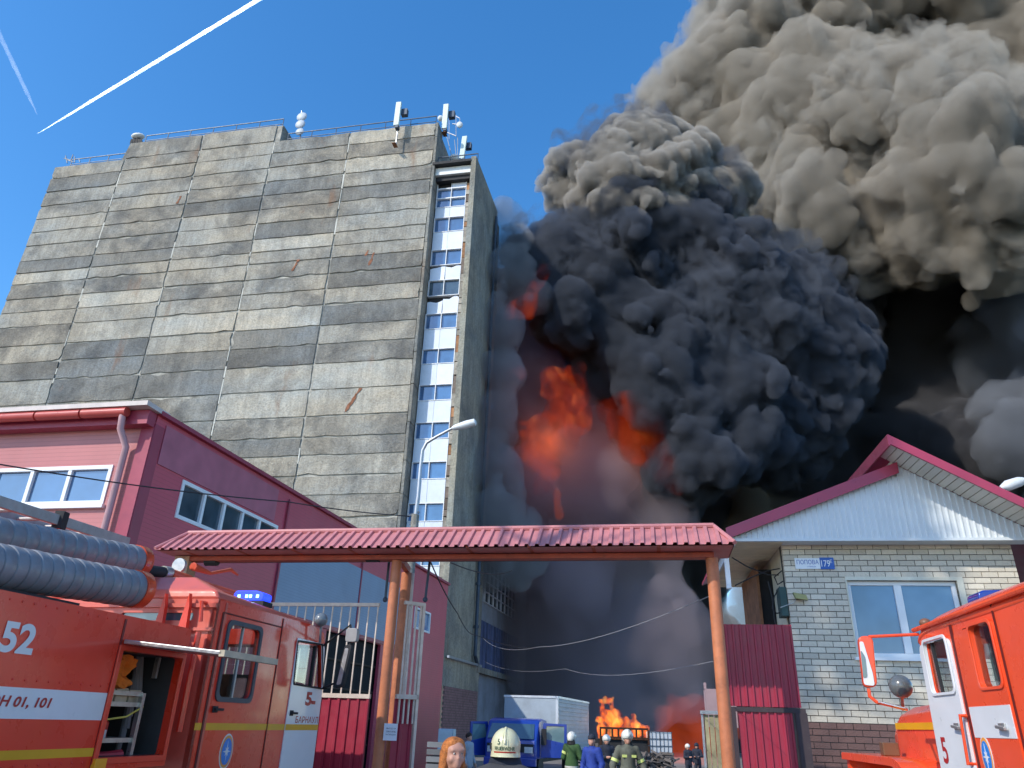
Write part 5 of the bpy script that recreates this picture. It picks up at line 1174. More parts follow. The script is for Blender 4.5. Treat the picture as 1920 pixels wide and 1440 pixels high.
# mirror in front of the door
a0_, z0_ = U(1625, 1195, .42); a1_, z1_ = U(1632, 1288, .42)
FM2 = Frame(None, FT2.W(avg(a0_, a1_), 0, .42), -14)
mx = lambda x, y: FM2.px(x, y)
mp = [mx(1609, 1192), mx(1637, 1192), mx(1646, 1288), mx(1620, 1290)]
m = MB(); m.prism(FM2, rpoly([mp[3], mp[2], mp[1], mp[0]], .05), -.07, .0); m.build('mirror', T2R, t2, bevel=.012)
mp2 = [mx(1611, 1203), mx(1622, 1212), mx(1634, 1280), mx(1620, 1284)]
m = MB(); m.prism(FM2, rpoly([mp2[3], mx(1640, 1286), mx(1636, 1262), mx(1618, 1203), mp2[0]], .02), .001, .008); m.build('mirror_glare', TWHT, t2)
m = MB(); m.prism(FM2, rpoly([mx(1613, 1218), mx(1622, 1232), mx(1626, 1270), mx(1618, 1272)], .02), .009, .012); m.build('mirror_glass', M_glass('mirror_grey', (.12, .17, .18), 1.8), t2)
m = MB(); m.tube([FM2.W(*mx(1630, 1193), -.03), FT2.W(sF + .04, U(1733, 1186)[1], .0)], .012); m.tube([FM2.W(*mx(1630, 1290), -.03), FM2.W(*mx(1632, 1305), -.03), FM2.W(*mx(1645, 1316), -.03), FT2.W(U(1700, 1330, -.1)[0], U(1700, 1330, -.1)[1], -.1)], .014); m.build('mirror_arm', T2R, t2, smooth=True)
c_ = FT2.W(*U(1689, 1287, .05), .05); m = MB(); m.ball(c_, .092, (1, 1, 1), 18, 12); m.tube([c_, FT2.W(*U(1693, 1330, -.1), -.1)], .014); m.build('spotlight', M('spot_dark', (.13, .14, .14), .3, coat=.6), t2, smooth=True)
m = MB(); c2 = FT2.W(*U(1735, 1168, -.3), -.3); m.ball(c2, .05, (1, 1, .8), 12, 8); m.bar(c2, c2 - Vector((0, 0, .09)), .03, .03); m.build('roof_lamp', M('brown_lamp', (.2, .09, .05), .4), t2, smooth=True)
bc2 = thing('blue_beacon', FT2.W(*U(1858, 1120, -.5), -.5), 'unlit dark blue beacon dome on the right truck roof', 'beacon')
ba2, bz2 = U(1856, 1124, -.45); c3 = FT2.W(ba2, bz2, -.45)
m = MB(); FB2 = Frame(None, Vector((c3.x, c3.y, 0)), -9); m.prism(FB2, rpoly([(-.12, bz2 - .03), (.16, bz2 - .03), (.15, bz2 + .05), (.1, bz2 + .06), (-.08, bz2 + .055), (-.115, bz2 + .03)], .02), -.12, .1); m.build('lens', M('blue_lens', (.01, .03, .25), .15, coat=.8), bc2, bevel=.012)
# ================================================================ smoke and fire
def M_flame(name, c0, c1, c2, strength, scale, absorb=.25, stretch=(1, 1, .5), st=(.40, .50, .60, .74)):
    m, nt, bs = new_mat(name); nt.nodes.remove(bs); o = nt.nodes['Material Output']
    n = noise(nt, coords(nt, stretch), scale, 5, .65, 1.2)
    c = rampn(nt, n, [(st[0], (0, 0, 0)), (st[1], c0), (st[2], c1), (st[3], c2)])
    e = nd(nt, 'ShaderNodeEmission'); e.inputs['Strength'].default_value = strength; lk(nt, c, e.inputs['Color'])
    a = nd(nt, 'ShaderNodeVolumeAbsorption'); a.inputs['Color'].default_value = (.25, .15, .12, 1); a.inputs['Density'].default_value = absorb
    s = nd(nt, 'ShaderNodeAddShader'); lk(nt, e.outputs[0], s.inputs[0]); lk(nt, a.outputs[0], s.inputs[1]); lk(nt, s.outputs[0], o.inputs['Volume'])
    return m
S = [(1180,300,60,72),(1095,312,58,44),(1260,315,61,70),(1325,385,62,58),(1150,380,59,80),(1230,400,60,80)]
o = smoke_mesh('smoke_head', [B(*b) for b in S], .25, [(8, 3.6), (3.4, 2.7), (1.5, 1.4), (.75, .7)], 11, M_smoke('sunlit_smoke', (.88, .80, .69), 1.7)); tag(o, 'sunlit beige crown of the near dark smoke column', 'smoke', kind='stuff')
S = [(1180,480,60,105),(1080,490,58,62),(1010,500,57,42),(1290,480,62,90),(1190,580,60,100),(1110,600,58,62),(1300,610,63,120),(1400,600,66,105),(1470,560,68,85),(1510,680,70,90),(1540,620,72,60),(1240,690,61,85),(1340,750,63,95),(1420,790,66,60),(1310,860,62,62),(1375,830,64,50),(1260,790,61,55),(1470,800,70,70),(1250,900,62,45)]
o = smoke_mesh('smoke_column', [B(*b) for b in S], .29, [(9, 4.5), (3.8, 3.1), (1.7, 1.6), (.85, .8)], 3, M_smoke('dark_smoke', (.18, .205, .26), 1.25)); tag(o, 'dense dark smoke column rolling up from behind the building side', 'smoke', kind='stuff')
S = [(1290,215,80,60),(1330,180,82,85),(1420,110,84,100),(1430,260,82,120),(1530,60,88,140),(1400,20,88,75),(1650,20,92,150),(1800,20,95,150),(1920,120,97,150),(1560,240,82,130),(1490,370,80,95),(1570,410,78,70),(1700,250,78,120),(1830,290,76,105),(1690,390,78,75),(1790,400,75,65),(1930,330,80,110),(1640,450,80,38),(1855,425,76,42)]
o = smoke_mesh('smoke_plume', [B(*b) for b in S], .45, [(14, 8), (6, 5), (2.8, 2.7), (1.3, 1.3)], 13, M_smoke('pale_smoke', (.84, .745, .61), .5)); tag(o, 'broad beige-grey smoke plume filling the upper right of the sky', 'smoke', kind='stuff')
S = [(1600,650,94,150),(1750,600,94,150),(1920,640,97,190),(1560,820,94,130),(1750,850,97,190),(1920,850,99,190),(1420,700,88,150),(1300,1000,88,120),(1430,900,90,100),(1000,1150,84,170),(1150,1180,84,200),(1240,1220,84,130),(1050,900,82,150),(1180,800,82,160),(1000,700,80,100),(960,850,82,110),(950,1000,84,90),(985,560,80,60),(1050,1330,84,120),(1200,1360,84,120),(1260,1420,84,80),(1280,1100,86,80)]
o = smoke_mesh('smoke_bank', [B(*b) for b in S], .75, [(14, 7), (6, 4), (2.8, 2), (1.4, .8)], 23, M_smoke('black_smoke', (.22, .22, .24), 1.4), floor=.05); tag(o, 'nearly black bank of smoke behind the column and the yard', 'smoke', kind='stuff')
S = [(1400,940,84,55),(1450,930,86,60),(1360,1000,84,40),(1500,900,90,40)]
o = smoke_mesh('smoke_puff', [B(*b) for b in S], .5, [(6, 3), (3, 1.6), (1.4, .6)], 31, M_smoke('tan_smoke', (.9, .78, .6), .7)); tag(o, 'low tan puff of smoke just left of the house roof', 'smoke', kind='stuff')
S = [(1000,700,62,60),(1060,800,63,80),(1010,930,62,90),(1100,900,64,110),(1180,1000,65,110),(1060,1080,64,120),(1210,1150,66,110),(1110,1250,64,110),(1240,1290,66,80),(985,600,60,45),(1000,1200,66,100),(1150,1380,66,80),(1060,1390,66,70)]
o = smoke_mesh('smoke_haze', [B(*b) for b in S], .5, [(7, 3.5), (3, 1.6)], 41, M_smoke('purple_grey_haze', (.92, .76, .84), .17), floor=.05); tag(o, 'purplish translucent smoke haze between the building side and the gate', 'smoke', kind='stuff')
S = [(935,520,55,38),(925,610,55,40),(930,700,55,44),(915,790,55,40),(915,880,55,44),(955,460,55,30),(948,405,56,20),(930,960,55,48),(950,1040,57,60),(985,560,56,36)]
o = smoke_mesh('smoke_wisps', [B(*b) for b in S], .3, [(3.4, 2.2), (1.5, 1.1), (.8, .45)], 51, M_smoke('grey_wisps', (.75, .76, .78), .38)); tag(o, 'thin grey smoke wisps creeping over the shaded side wall', 'smoke', kind='stuff')
def flame(name, S, vox, octs, seed, mat, label, fl=None, smooth=.8):
    o = smoke_mesh(name, [B(*b) for b in S], vox, octs, seed, mat, floor=fl, keep=.02, smooth=smooth); return tag(o, label, 'flame', kind='stuff')
RF = M_flame('red_flame', (.16, .010, .002), (.5, .05, .008), (1.2, .36, .08), .26, .55)
flame('flame', [(955,590,56,10),(970,575,56,14),(990,560,56,14),(1005,540,56,11),(1015,520,56,9),(1022,502,56,7),(985,585,56,14)], .16, [(1.6, .9), (.7, .4)], 5, RF, 'upper red-orange flame breaking out of the smoke beside the building')
flame('flame', [(1000,860,60,18),(1020,830,60,28),(1050,790,60,30),(1075,740,61,26),(1030,880,60,20),(1015,905,60,11),(1060,830,60,22),(1000,800,60,18),(965,700,59,8),(1040,720,61,22),(1070,780,61,30),(1085,700,61,16)], .22, [(2.6, 1.6), (1.1, .7)], 6, RF, 'large orange flame glowing through haze in the middle of the smoke')
flame('flame', [(1170,790,59,34),(1190,760,59,24),(1200,840,59,32),(1240,880,60,26),(1150,770,59,18),(1215,800,59,22),(1225,830,60,34),(1190,800,60,40),(1260,900,61,22)], .25, [(3, 1.8), (1.3, .7)], 7, M_flame('deep_flame', (.12, .006, .0), (.35, .025, .003), (.7, .12, .02), .2, .4, .3), 'deep orange-red fire glow under the dark smoke column, right of the haze')
flame('flame', [(1044,940,60,4),(1046,955,60,4),(1049,968,60,4),(1043,925,60,4),(1038,910,60,5)], .1, [(.7, .5), (.35, .2)], 8, RF, 'thin dripping trail of embers above the canopy')

# thin torn outer veils that fray the edges of the dense masses
def veil(name, S, grow, vox, octs, seed, mat, label):
    o = smoke_mesh(name, [(c, r + grow) for c, r in (B(*b) for b in S)], vox, octs, seed, mat, keep=.002); return tag(o, label, 'smoke', kind='stuff')
veil('smoke_veil', [(1330,180,82,85),(1290,215,80,60),(1420,110,84,100),(1400,20,88,75),(1530,60,88,140),(1490,370,80,95),(1570,410,78,70),(1640,450,78,45),(1690,400,78,75),(1790,400,75,65),(1855,425,76,45),(1700,250,77,120),(1830,290,75,105)], 1.8, .6, [(9, 5), (4, 3.6), (1.8, 1.8)], 77, M_wisp('frayed_pale_smoke', (.82, .73, .60), .5, .30), 'thin torn outer layer of the beige plume')
veil('smoke_veil', [(1180,300,60,72),(1095,312,58,44),(1325,385,62,58),(1080,490,58,62),(1010,500,57,42),(1300,610,63,120),(1400,600,66,105),(1470,560,68,85),(1510,680,70,90),(1420,790,66,60),(1310,860,62,62),(1470,800,70,70)], .9, .45, [(6, 3.4), (2.6, 2.4), (1.2, 1.2)], 78, M_wisp('frayed_dark_smoke', (.23, .255, .31), .7, .5), 'thin torn outer layer of the dark column')
S = [(1990,620,90,150),(1990,800,90,160),(1900,560,91,50),(1870,700,92,60),(1900,640,91,60),(1890,860,91,80),(1850,800,93,60),(1970,500,90,70)]
o = smoke_mesh('smoke_bank', [B(*b) for b in S], .6, [(10, 7), (4.5, 4), (2.2, 2.2), (1.1, 1)], 91, M_smoke('blue_grey_smoke', (.52, .56, .64), .28), keep=.01); tag(o, 'softer blue-grey smoke at the right edge above the house', 'smoke', kind='stuff')
veil('smoke_veil', [(1420,1110,62,34),(1400,1150,62,28),(1430,1170,62,36),(1460,1130,62,40)], 0, .5, [(4, 2), (2, 1.4), (1, .7)], 80, M_smoke('pale_low_smoke', (.72, .76, .82), .6), 'pale low smoke seen between the right gate post and the house')
# light given off by the flames themselves
def firelight(name, px, py, D, watts, r, col=(1.0, .25, .06)):
    l = bpy.data.lights.new(name, 'POINT'); l.energy = watts; l.shadow_soft_size = r; l.color = col
    o = bpy.data.objects.new(name, l); COL.objects.link(o); o.location = at_d(px, py, D)
firelight('flame_light', 1035, 830, 60.5, 420, 1.5); firelight('flame_light', 1200, 820, 60.5, 380, 1.5); firelight('flame_light', 1165, 1360, 43.8, 110, .6, (1, .4, .1))
# ================================================================ people
def sdf_mesh(name, caps, vox, mat, root, k=.03, xf=None, parent=None, cut=None):
    A = np.array([c[0] for c in caps], np.float32); Bc = np.array([c[1] for c in caps], np.float32); Ra = np.array([c[2] for c in caps]); Rb = np.array([c[3] for c in caps])
    R = np.maximum(Ra, Rb)[:, None]; lo = np.minimum(A, Bc).__sub__(R).min(0) - .06; hi = (np.maximum(A, Bc) + R).max(0) + .06
    n = np.ceil((hi - lo) / vox).astype(int); g_ = [lo[q] + vox * np.arange(n[q], dtype=np.float32) for q in range(3)]
    P = np.stack(np.meshgrid(*g_, indexing='ij'), -1).reshape(-1, 3); F = np.full(len(P), .3, np.float32)
    for a, b, ra, rb in zip(A, Bc, Ra, Rb):
        ab = b - a; t = np.clip(((P - a) @ ab) / max(float(ab @ ab), 1e-9), 0, 1); d = np.linalg.norm(P - a - t[:, None] * ab, axis=1) - (ra + (rb - ra) * t)
        h = np.maximum(k - np.abs(F - d), 0) / k; F = np.minimum(F, d) - h * h * k * .25
    if cut is not None: F = np.maximum(F, cut(P))
    g = openvdb.FloatGrid(.3); g.copyFromArray(F.reshape(n).astype(np.float32)); v, q = g.convertToQuads(0.0)
    v = np.asarray(v) * vox + lo; q = np.asarray(q)
    me = bpy.data.meshes.new(name); me.from_pydata([tuple(x) for x in (v @ xf.T).tolist()], [], q.tolist()); me.materials.append(mat); me.shade_smooth()
    bm = bmesh.new(); bm.from_mesh(me); bmesh.ops.smooth_vert(bm, verts=bm.verts, factor=.5, use_axis_x=True, use_axis_y=True, use_axis_z=True); bmesh.ops.recalc_face_normals(bm, faces=bm.faces); bm.to_mesh(me); bm.free()
    o = bpy.data.objects.new(name, me); COL.objects.link(o); o.parent = parent or root; return o
SKIN = M('skin', (.52, .27, .19), .55, var=.08, scale=20)
def person(px, py, D, yaw, label, h=1.75, jacket=None, trousers=None, hair=None, helmet=None, cap=None, vox=.02, arms='down', bands=None, cape=False, turn=0, lean=0, face=False, longhair=None):
    """px, py: centre of the head; yaw: facing direction from -Y (towards the camera), positive to the image right"""
    c = at_d(px, py, D); s = h / 1.75; loc = Vector((c.x, c.y, c.z - 1.64 * s)); loc.z = min(loc.z, 0.0) if loc.z < .25 else 0.0
    zs = c.z - loc.z; s = zs / 1.64
    root = thing('person', loc, label, 'person')
    a = math.radians(yaw); fw = np.array([math.sin(a), -math.cos(a), 0]); rt = np.array([-math.cos(a), -math.sin(a), 0]); xf = np.stack([rt, fw, np.array([0, 0, 1.0])], 1) * s   # person right, forward, up
    hd = np.array([0, .01, 1.64])
    ta = math.radians(turn); hf = np.array([math.sin(ta), math.cos(ta), 0]); hr = np.array([math.cos(ta), -math.sin(ta), 0])
    H = lambda x, y, z: tuple(hd + hr * x + hf * y + np.array([0, 0, z]))
    if arms == 'down': el = [(-.27, -.02, 1.12), (.27, -.02, 1.12)]; wr = [(-.27, .1, .88), (.27, .1, .88)]
    elif arms == 'front': el = [(-.27, .02, 1.14), (.27, .02, 1.14)]; wr = [(-.12, .26, 1.12), (.12, .26, 1.12)]
    elif arms == 'bag': el = [(-.27, 0, 1.12), (.25, .05, 1.14)]; wr = [(-.25, .12, .92), (.1, .28, 1.16)]
    else: el = [(-.33, 0, 1.12), (.33, 0, 1.12)]; wr = [(-.36, .12, .9), (.36, .12, .9)]
    sh = [(-.18, 0, 1.42), (.18, 0, 1.42)]
    body = [(H(0, 0, .03), H(0, .005, -.03), .088, .078), (H(0, .05, -.075), H(0, .06, -.08), .045, .04), ((0, -.01, 1.42), H(0, -.01, -.06), .058, .052), (H(0, .086, .0), H(0, .095, -.028), .010, .0145), (H(-.085, 0, -.01), H(-.088, 0, -.03), .015, .012), (H(.085, 0, -.01), H(.088, 0, -.03), .015, .012), (H(-.048, .07, .034), H(.048, .07, .034), .020, .020), (H(-.045, .06, -.035), H(.045, .06, -.035), .028, .028), (H(-.015, .083, -.062), H(.015, .083, -.062), .012, .012),
            ((0, 0, 1.38), (0, 0, 1.0), .12, .12)]
    for i in (0, 1):
        body += [(sh[i], el[i], .05, .042), (el[i], wr[i], .04, .03)]; w = np.array(wr[i]); d = (w - np.array(el[i])); d = d / np.linalg.norm(d); sx = -1 if i == 0 else 1
        side = np.array([sx, 0, 0]) if abs(d[0]) < .8 else np.array([0, 1, 0]); pal = w + d * .07; body.append((tuple(w), tuple(pal), .03, .034))
        for f in range(4): b0 = pal + np.cross(d, side) * (f - 1.5) * .02; body.append((tuple(b0), tuple(b0 + d * (.075, .088, .083, .065)[f] - side * .012), .0105, .008))
        body.append((tuple(w + d * .02), tuple(w + d * .07 + np.cross(d, side) * .055), .012, .009))
        lx = sx * .1; body += [((lx, 0, .92), (lx * 1.1, .02, .5), .08, .055), ((lx * 1.1, .02, .5), (lx * 1.15, 0, .09), .052, .035), ((lx * 1.15, -.02, .05), (lx * 1.2, .16, .035), .04, .03)]
    sdf_mesh('body', body, vox, SKIN, root, .02 if vox < .018 else .03, xf)
    j = [((0, 0, 1.36), (0, 0, .98), .155, .16), ((-.07, -.01, 1.36), (.07, -.01, 1.36), .13, .13), ((-.05, .0, 1.0), (-.06, 0, .82), .14, .145), ((.05, 0, 1.0), (.06, 0, .82), .14, .145), ((0, -.01, 1.44), (0, 0, 1.47), .085, .08)]
    for i in (0, 1): j += [(sh[i], el[i], .085, .07), (el[i], tuple(np.array(wr[i]) * .93 + np.array(el[i]) * .07), .068, .055)]
    jk = sdf_mesh('jacket', j, vox, jacket, root, .04, xf)
    t = []
    for sx in (-1, 1): lx = sx * .1; t += [((lx, 0, .9), (lx * 1.1, .02, .5), .105, .085), ((lx * 1.1, .02, .5), (lx * 1.15, 0, .12), .08, .07)]
    sdf_mesh('trousers', t, vox, trousers, root, .03, xf)
    b = []
    for sx in (-1, 1): b += [((sx * .115, -.02, .12), (sx * .115, -.02, .07), .06, .06), ((sx * .115, -.02, .055), (sx * .12, .17, .045), .055, .045)]
    sdf_mesh('boots', b, vox, BLK, root, .03, xf)
    ball_at = lambda nm, p, r, mt_, par=None: (lambda mm: (mm.ball(Vector(loc) + Vector((xf @ np.array(p)).tolist()), r * s, (1, 1, 1), 8, 6), mm.build(nm, mt_, root, smooth=True, parent=par))[1])(MB())
    if D < 30:
        EYE = M('eye_white', (.6, .58, .55), .3); 
        for x in (-.033, .033):
            e = ball_at('eye', H(x, .0765, .008), .0115, EYE); ball_at('iris', H(x, .0815, .008), .0078, BLK, e)
        mm = MB(); mm.tube([Vector(loc) + Vector((xf @ np.array(H(x, .095 - abs(x) * .3, -.062 - abs(x) * .1))).tolist()) for x in (-.026, 0, .026)], [.003 * s, .007 * s, .003 * s], 6); mm.build('mouth', M('lips', (.32, .08, .07), .5), root, smooth=True)
    if helmet:
        sdf_mesh('helmet', [(H(0, .005, .05), H(0, -.03, .045), .128, .128), (H(0, -.08, -.01), H(0, -.1, -.03), .085, .08), (H(0, .12, .165 - .11), H(0, .13, .05), .03, .02), (H(0, .1, .15), H(0, -.11, .14), .012, .014)], min(vox, .014), helmet, root, .05, xf, cut=lambda P: np.minimum((1.64 - .012 + .0) - P[:, 2], np.where(P[:, 1] < .02, (1.64 - .075) - P[:, 2], 9)))
        sdf_mesh('neck_flap', [(H(-.06, -.07, -.04), H(-.07, -.05, -.15), .05, .06), (H(.06, -.07, -.04), H(.07, -.05, -.15), .05, .06), (H(0, -.085, -.04), H(0, -.09, -.15), .05, .06)], vox, BLK, root, .04, xf)
    if cap: sdf_mesh('cap', [(H(0, .0, .065), H(0, -.01, .06), .102, .102), (H(-.03, .09, .06), H(.03, .09, .06), .03, .03)], vox, cap, root, .03, xf, cut=lambda P: (1.64 + .03) - P[:, 2])
    if hair: sdf_mesh('hair', hair(H), vox, M('hair_strands', longhair, .5, var=.5, scale=30, bmp=.9, bscale=90), root, .03, xf)
    if bands:
        for (pa, pb, ra, mt_) in bands:
            mm = MB(); q = [Vector(loc) + Vector((xf @ np.array(p)).tolist()) for p in (pa, pb)]; mm.tube(q, ra * s, 20); mm.build('reflective_band', mt_, root, smooth=True)
    return root, loc, xf, s, H
LIME = M('lime_reflective', (.62, .70, .22), .5, var=.1); SILV = M('silver_reflective', (.55, .56, .5), .4, var=.1)
GREYJ = M('grey_green_jacket', (.11, .115, .09), .85, var=.25, scale=9, bmp=.4); NAVY = M('dark_navy_cloth', (.02, .025, .04), .85, var=.3, scale=9, bmp=.3); BLUEJ = M('blue_jacket_cloth', (.02, .05, .28), .75, var=.25, scale=9, bmp=.4)
HELW = M('white_helmet_shell', (.66, .66, .6), .3, var=.05, coat=.4); HELY = M('pale_yellow_helmet_shell', (.62, .60, .38), .3, var=.07, scale=6, coat=.4)
def armband(t, i, arms=None, r=.082, mt_=LIME):
    sx = -1 if i == 0 else 1
    return ((sx * (.18 + .09 * t), -.02 * t, 1.42 - .3 * t), (sx * (.18 + .09 * (t + .13)), -.02 * t, 1.42 - .3 * (t + .13)), r, mt_)
r_, *_ = person(1176, 1384, 18.5, 4, 'firefighter in grey jacket with lime bands and white helmet, facing the camera', jacket=GREYJ, trousers=GREYJ, helmet=HELW, vox=.016, arms='wide', bands=[((-.27, -.005, 1.235), (-.292, -.003, 1.18), .086, LIME), ((.27, -.005, 1.235), (.292, -.003, 1.18), .086, LIME)])
def patches(root, loc, xf, lst, mt_):
    for (x0, x1, z0, z1, y) in lst:
        mm = MB(); P_ = [Vector(loc) + Vector((xf @ np.array(p)).tolist()) for p in ((x0, y - .03, z0), (x1, y - .03, z0), (x1, y - .03, z1), (x0, y - .03, z1), (x0, y, z0), (x1, y, z0), (x1, y, z1), (x0, y, z1))]
        mm.add(P_, [(0, 3, 2, 1), (4, 5, 6, 7), (0, 1, 5, 4), (1, 2, 6, 5), (2, 3, 7, 6), (3, 0, 4, 7)]); mm.build('reflective_patch', mt_, root)
patches(r_, _[0], _[1], [(-.15, -.05, 1.27, 1.32, .152), (.05, .15, 1.27, 1.32, .152), (-.14, .14, .96, 1.0, .172)], LIME)
r_, *_ = person(1072, 1384, 23.5, 150, 'firefighter in green and lime jacket and white helmet, beside the pale truck box', jacket=M('green_jacket_cloth', (.04, .09, .03), .85, var=.3), trousers=NAVY, helmet=HELW, arms='front', bands=[((-.205, -.0, 1.3), (-.23, 0, 1.24), .088, LIME), ((0, 0, .93), (0, 0, .885), .2, SILV)])
patches(r_, _[0], _[1], [(-.06, .03, 1.1, 1.36, -.115)], LIME)
person(1110, 1389, 21, -35, 'man in a blue jacket and dark cap standing between the firefighters', jacket=BLUEJ, trousers=NAVY, cap=NAVY, arms='down')
person(1137, 1388, 26.5, 10, 'firefighter in dark gear with a pale helmet standing just right of the man in blue', jacket=NAVY, trousers=NAVY, helmet=HELW, arms='bag', bands=[((-.215, -.0, 1.28), (-.235, 0, 1.23), .088, SILV), ((.215, -.0, 1.28), (.235, 0, 1.23), .088, SILV)])
person(1289, 1401, 46, 20, 'distant firefighter on the left of the pair silhouetted against the orange glow', jacket=NAVY, trousers=NAVY, helmet=HELW, vox=.03, arms='bag')
person(1306, 1399, 47, -20, 'distant firefighter on the right of the pair silhouetted against the orange glow', jacket=NAVY, trousers=NAVY, helmet=NAVY, vox=.03, arms='front')
person(879, 1382, 27, 60, 'person in a pale grey top half hidden beside the open blue truck door', jacket=M('pale_grey_top', (.35, .37, .42), .8), trousers=NAVY, hair=lambda H: [(H(0, 0, .05), H(0, -.02, .03), .1, .1)], longhair=(.03, .02, .015), arms='down')
# near firefighter seen from behind
r_, loc_, xf_, s_, H_ = person(948, 1409, 7.5, 176, 'near firefighter seen from behind in a pale yellow helmet marked 5 and FEUERWEHR', jacket=M('black_turnout_cloth', (.03, .03, .035), .8, var=.3, scale=12, bmp=.4), trousers=NAVY, helmet=None, vox=.012, arms='down')
hc = np.array(H_(0, -.015, .045))
HR = (.133, .150, .150)
class HelmF:            # wraps lettering round the back of the helmet
    def W(self, a, z, w=0.0):
        zz = max(-.95, min(.95, z / HR[2])); rr2 = math.sqrt(1 - zz * zz); th = a / HR[0]
        p = hc + np.array([math.sin(th) * (HR[0] + w) * rr2, -math.cos(th) * (HR[1] + w) * rr2, z]); return Vector(loc_) + Vector((xf_ @ p).tolist())
HF = HelmF()
m = MB(); V = []; segs, rn = 40, 24
for i in range(rn + 1):
    z = HR[2] * (math.cos(math.pi * i / rn) if i < rn * .72 else math.cos(math.pi * .72) - (i - rn * .72) * .0022)
    for k in range(segs): 
        th = 2 * math.pi * k / segs; zz = max(-.999, min(.999, z / HR[2])); r2 = math.sqrt(max(0, 1 - zz * zz)) if i < rn * .72 else math.sqrt(1 - math.cos(math.pi * .72) ** 2) * (1 + (i - rn * .72) * .035)
        if zz < 0: r2 = max(r2, .95 + .1 * (-zz))
        p = hc + np.array([-math.sin(th) * HR[0] * r2, -math.cos(th) * HR[1] * r2, max(z, -.082)]); V.append(Vector(loc_) + Vector((xf_ @ p).tolist()))
m.add(V, [(i * segs + k, (i + 1) * segs + k, (i + 1) * segs + (k + 1) % segs, i * segs + (k + 1) % segs) for i in range(rn) for k in range(segs)])
hm = m.build('helmet', HELY, r_, smooth=True); sdm = hm.modifiers.new('shell', 'SOLIDIFY'); sdm.thickness = .006; sdm.offset = -1
m = MB()
for sx, wd in ((-.028, .004), (.028, .004), (0, .010)):
    m.tube([HF.W(sx * (1 - .5 * abs(z) / .15), z, .002 if wd < .009 else .006) for z in (-.0 if wd < .009 else .02, .04, .07, .1, .12, .135, .145)], [wd * (1 + .3 * (q == 6)) for q in range(7)], 8)
m.build('comb', HELY, r_, parent=hm, smooth=True)
DKG = M('dark_green_lettering', (.02, .06, .03), .6)
def htext(body, a, z, h, width, mt_, par):
    o = text_on(HF, a, z, .004, body, h, mt_, r_, parent=par, width=width, bold=.015); return o
htext('5', -.068, .012, .046, .026, DKG, hm)
htext('FEUERWEHR', -.095, -.034, .030, .19, DKG, hm)
m = MB(); V = []
for k in range(25):
    a_ = -.105 + .21 * k / 24; V += [HF.W(a_, -.042, .0085), HF.W(a_, -.054, .0095)]
m.add(V + [p + Vector((0, 0, 0)) + (Vector((xf_ @ np.array([0, 1, 0])).tolist())).normalized() * .004 for p in V], [(2 * i, 2 * i + 1, 2 * i + 3, 2 * i + 2) for i in range(24)] + [(50 + 2 * i, 50 + 2 * i + 2, 50 + 2 * i + 3, 50 + 2 * i + 1) for i in range(24)])
m.build('red_band', M('red_band_print', (.45, .05, .03), .5), r_, parent=hm)
m = MB(); p_ = [HF.W(-.165, z, .006) for z in (-.03, .02)]; m.bar(p_[0], p_[1], .02, .03); m.build('ear_bracket', BLK, r_, parent=hm, bevel=.004)
sdf_mesh('neck_flap', [(H_(x, -.06 + abs(x) * .4, -.06), H_(x * 1.3, -.07 + abs(x) * .4, -.18), .045, .06) for x in (-.09, -.045, 0, .045, .09)], .012, NAVY, r_, .04, xf_)
sdf_mesh('collar', [((-.2, -.05, 1.42), (.2, -.05, 1.42), .1, .1), ((-.12, -.06, 1.47), (.12, -.06, 1.47), .075, .075)], .014, M('charcoal_cloth', (.05, .05, .055), .85, var=.3, bmp=.3), r_, .05, xf_)
patches(r_, loc_, xf_, [(.06, .2, 1.40, 1.43, -.15)], SILV)
# near woman with ginger hair
def hairf(H):
    L = [(H(0, -.028, .035), H(0, -.03, .02), .102, .1), (H(-.05, .0, .075), H(.03, .02, .085), .04, .04)]
    for sx in (-1, 1):
        L += [(H(sx * .082, -.005, .03), H(sx * .088, -.01, -.1), .022, .024), (H(sx * .088, -.01, -.1), H(sx * .095, .0, -.27), .024, .034), (H(sx * .07, -.05, .0), H(sx * .085, -.05, -.28), .035, .045)]
    L += [(H(0, -.08, 0), H(0, -.09, -.28), .06, .07)]
    return L
person(850, 1414, 7.1, 44, 'woman with long ginger hair looking aside in the lower foreground, left of the yellow helmet', h=1.66, jacket=NAVY, trousers=NAVY, hair=hairf, longhair=(.52, .17, .04), vox=.0105, turn=16)
# ================================================================ blue truck with pale box body
FK = Frame((957, 1400), 30.5, -17)
tk = thing('box_truck', FK.W(.4, 0, -3.5), 'blue cab-over truck with both doors open and a pale ribbed box body', 'truck')
BLU = M('cobalt_truck_paint', (.012, .045, .30), .35, var=.15, coat=.5, dirt=.2, dirtcol=(.04, .06, .16))
BOXP = M('pale_grey_box_panel', (.34, .40, .45), .55, var=.12, scale=1.2, dirt=.4, dirtcol=(.2, .22, .22))
CW = 1.0; zr = FK.px(955, 1347)[1]
print('blue truck roof', zr, FK.px(910, 1400), FK.px(1003, 1400))
zwin0, zwin1 = FK.px(955, 1386)[1], FK.px(955, 1355)[1]
m = MB(); V = []
prof = [(.02, .75), (.04, zwin0 - .05), (-.35, zr - .12), (-.5, zr - .02), (-1.0, zr + .03), (-1.55, zr), (-1.6, zr - .2), (-1.6, .75)]
for a in (-CW, -CW + .06, CW - .06, CW):
    k_ = .05 if abs(a) == CW else 0
    V += [FK.W(a, z - (k_ if z > 2 else 0), w + (-k_ if w > -.3 else 0)) for w, z in prof]
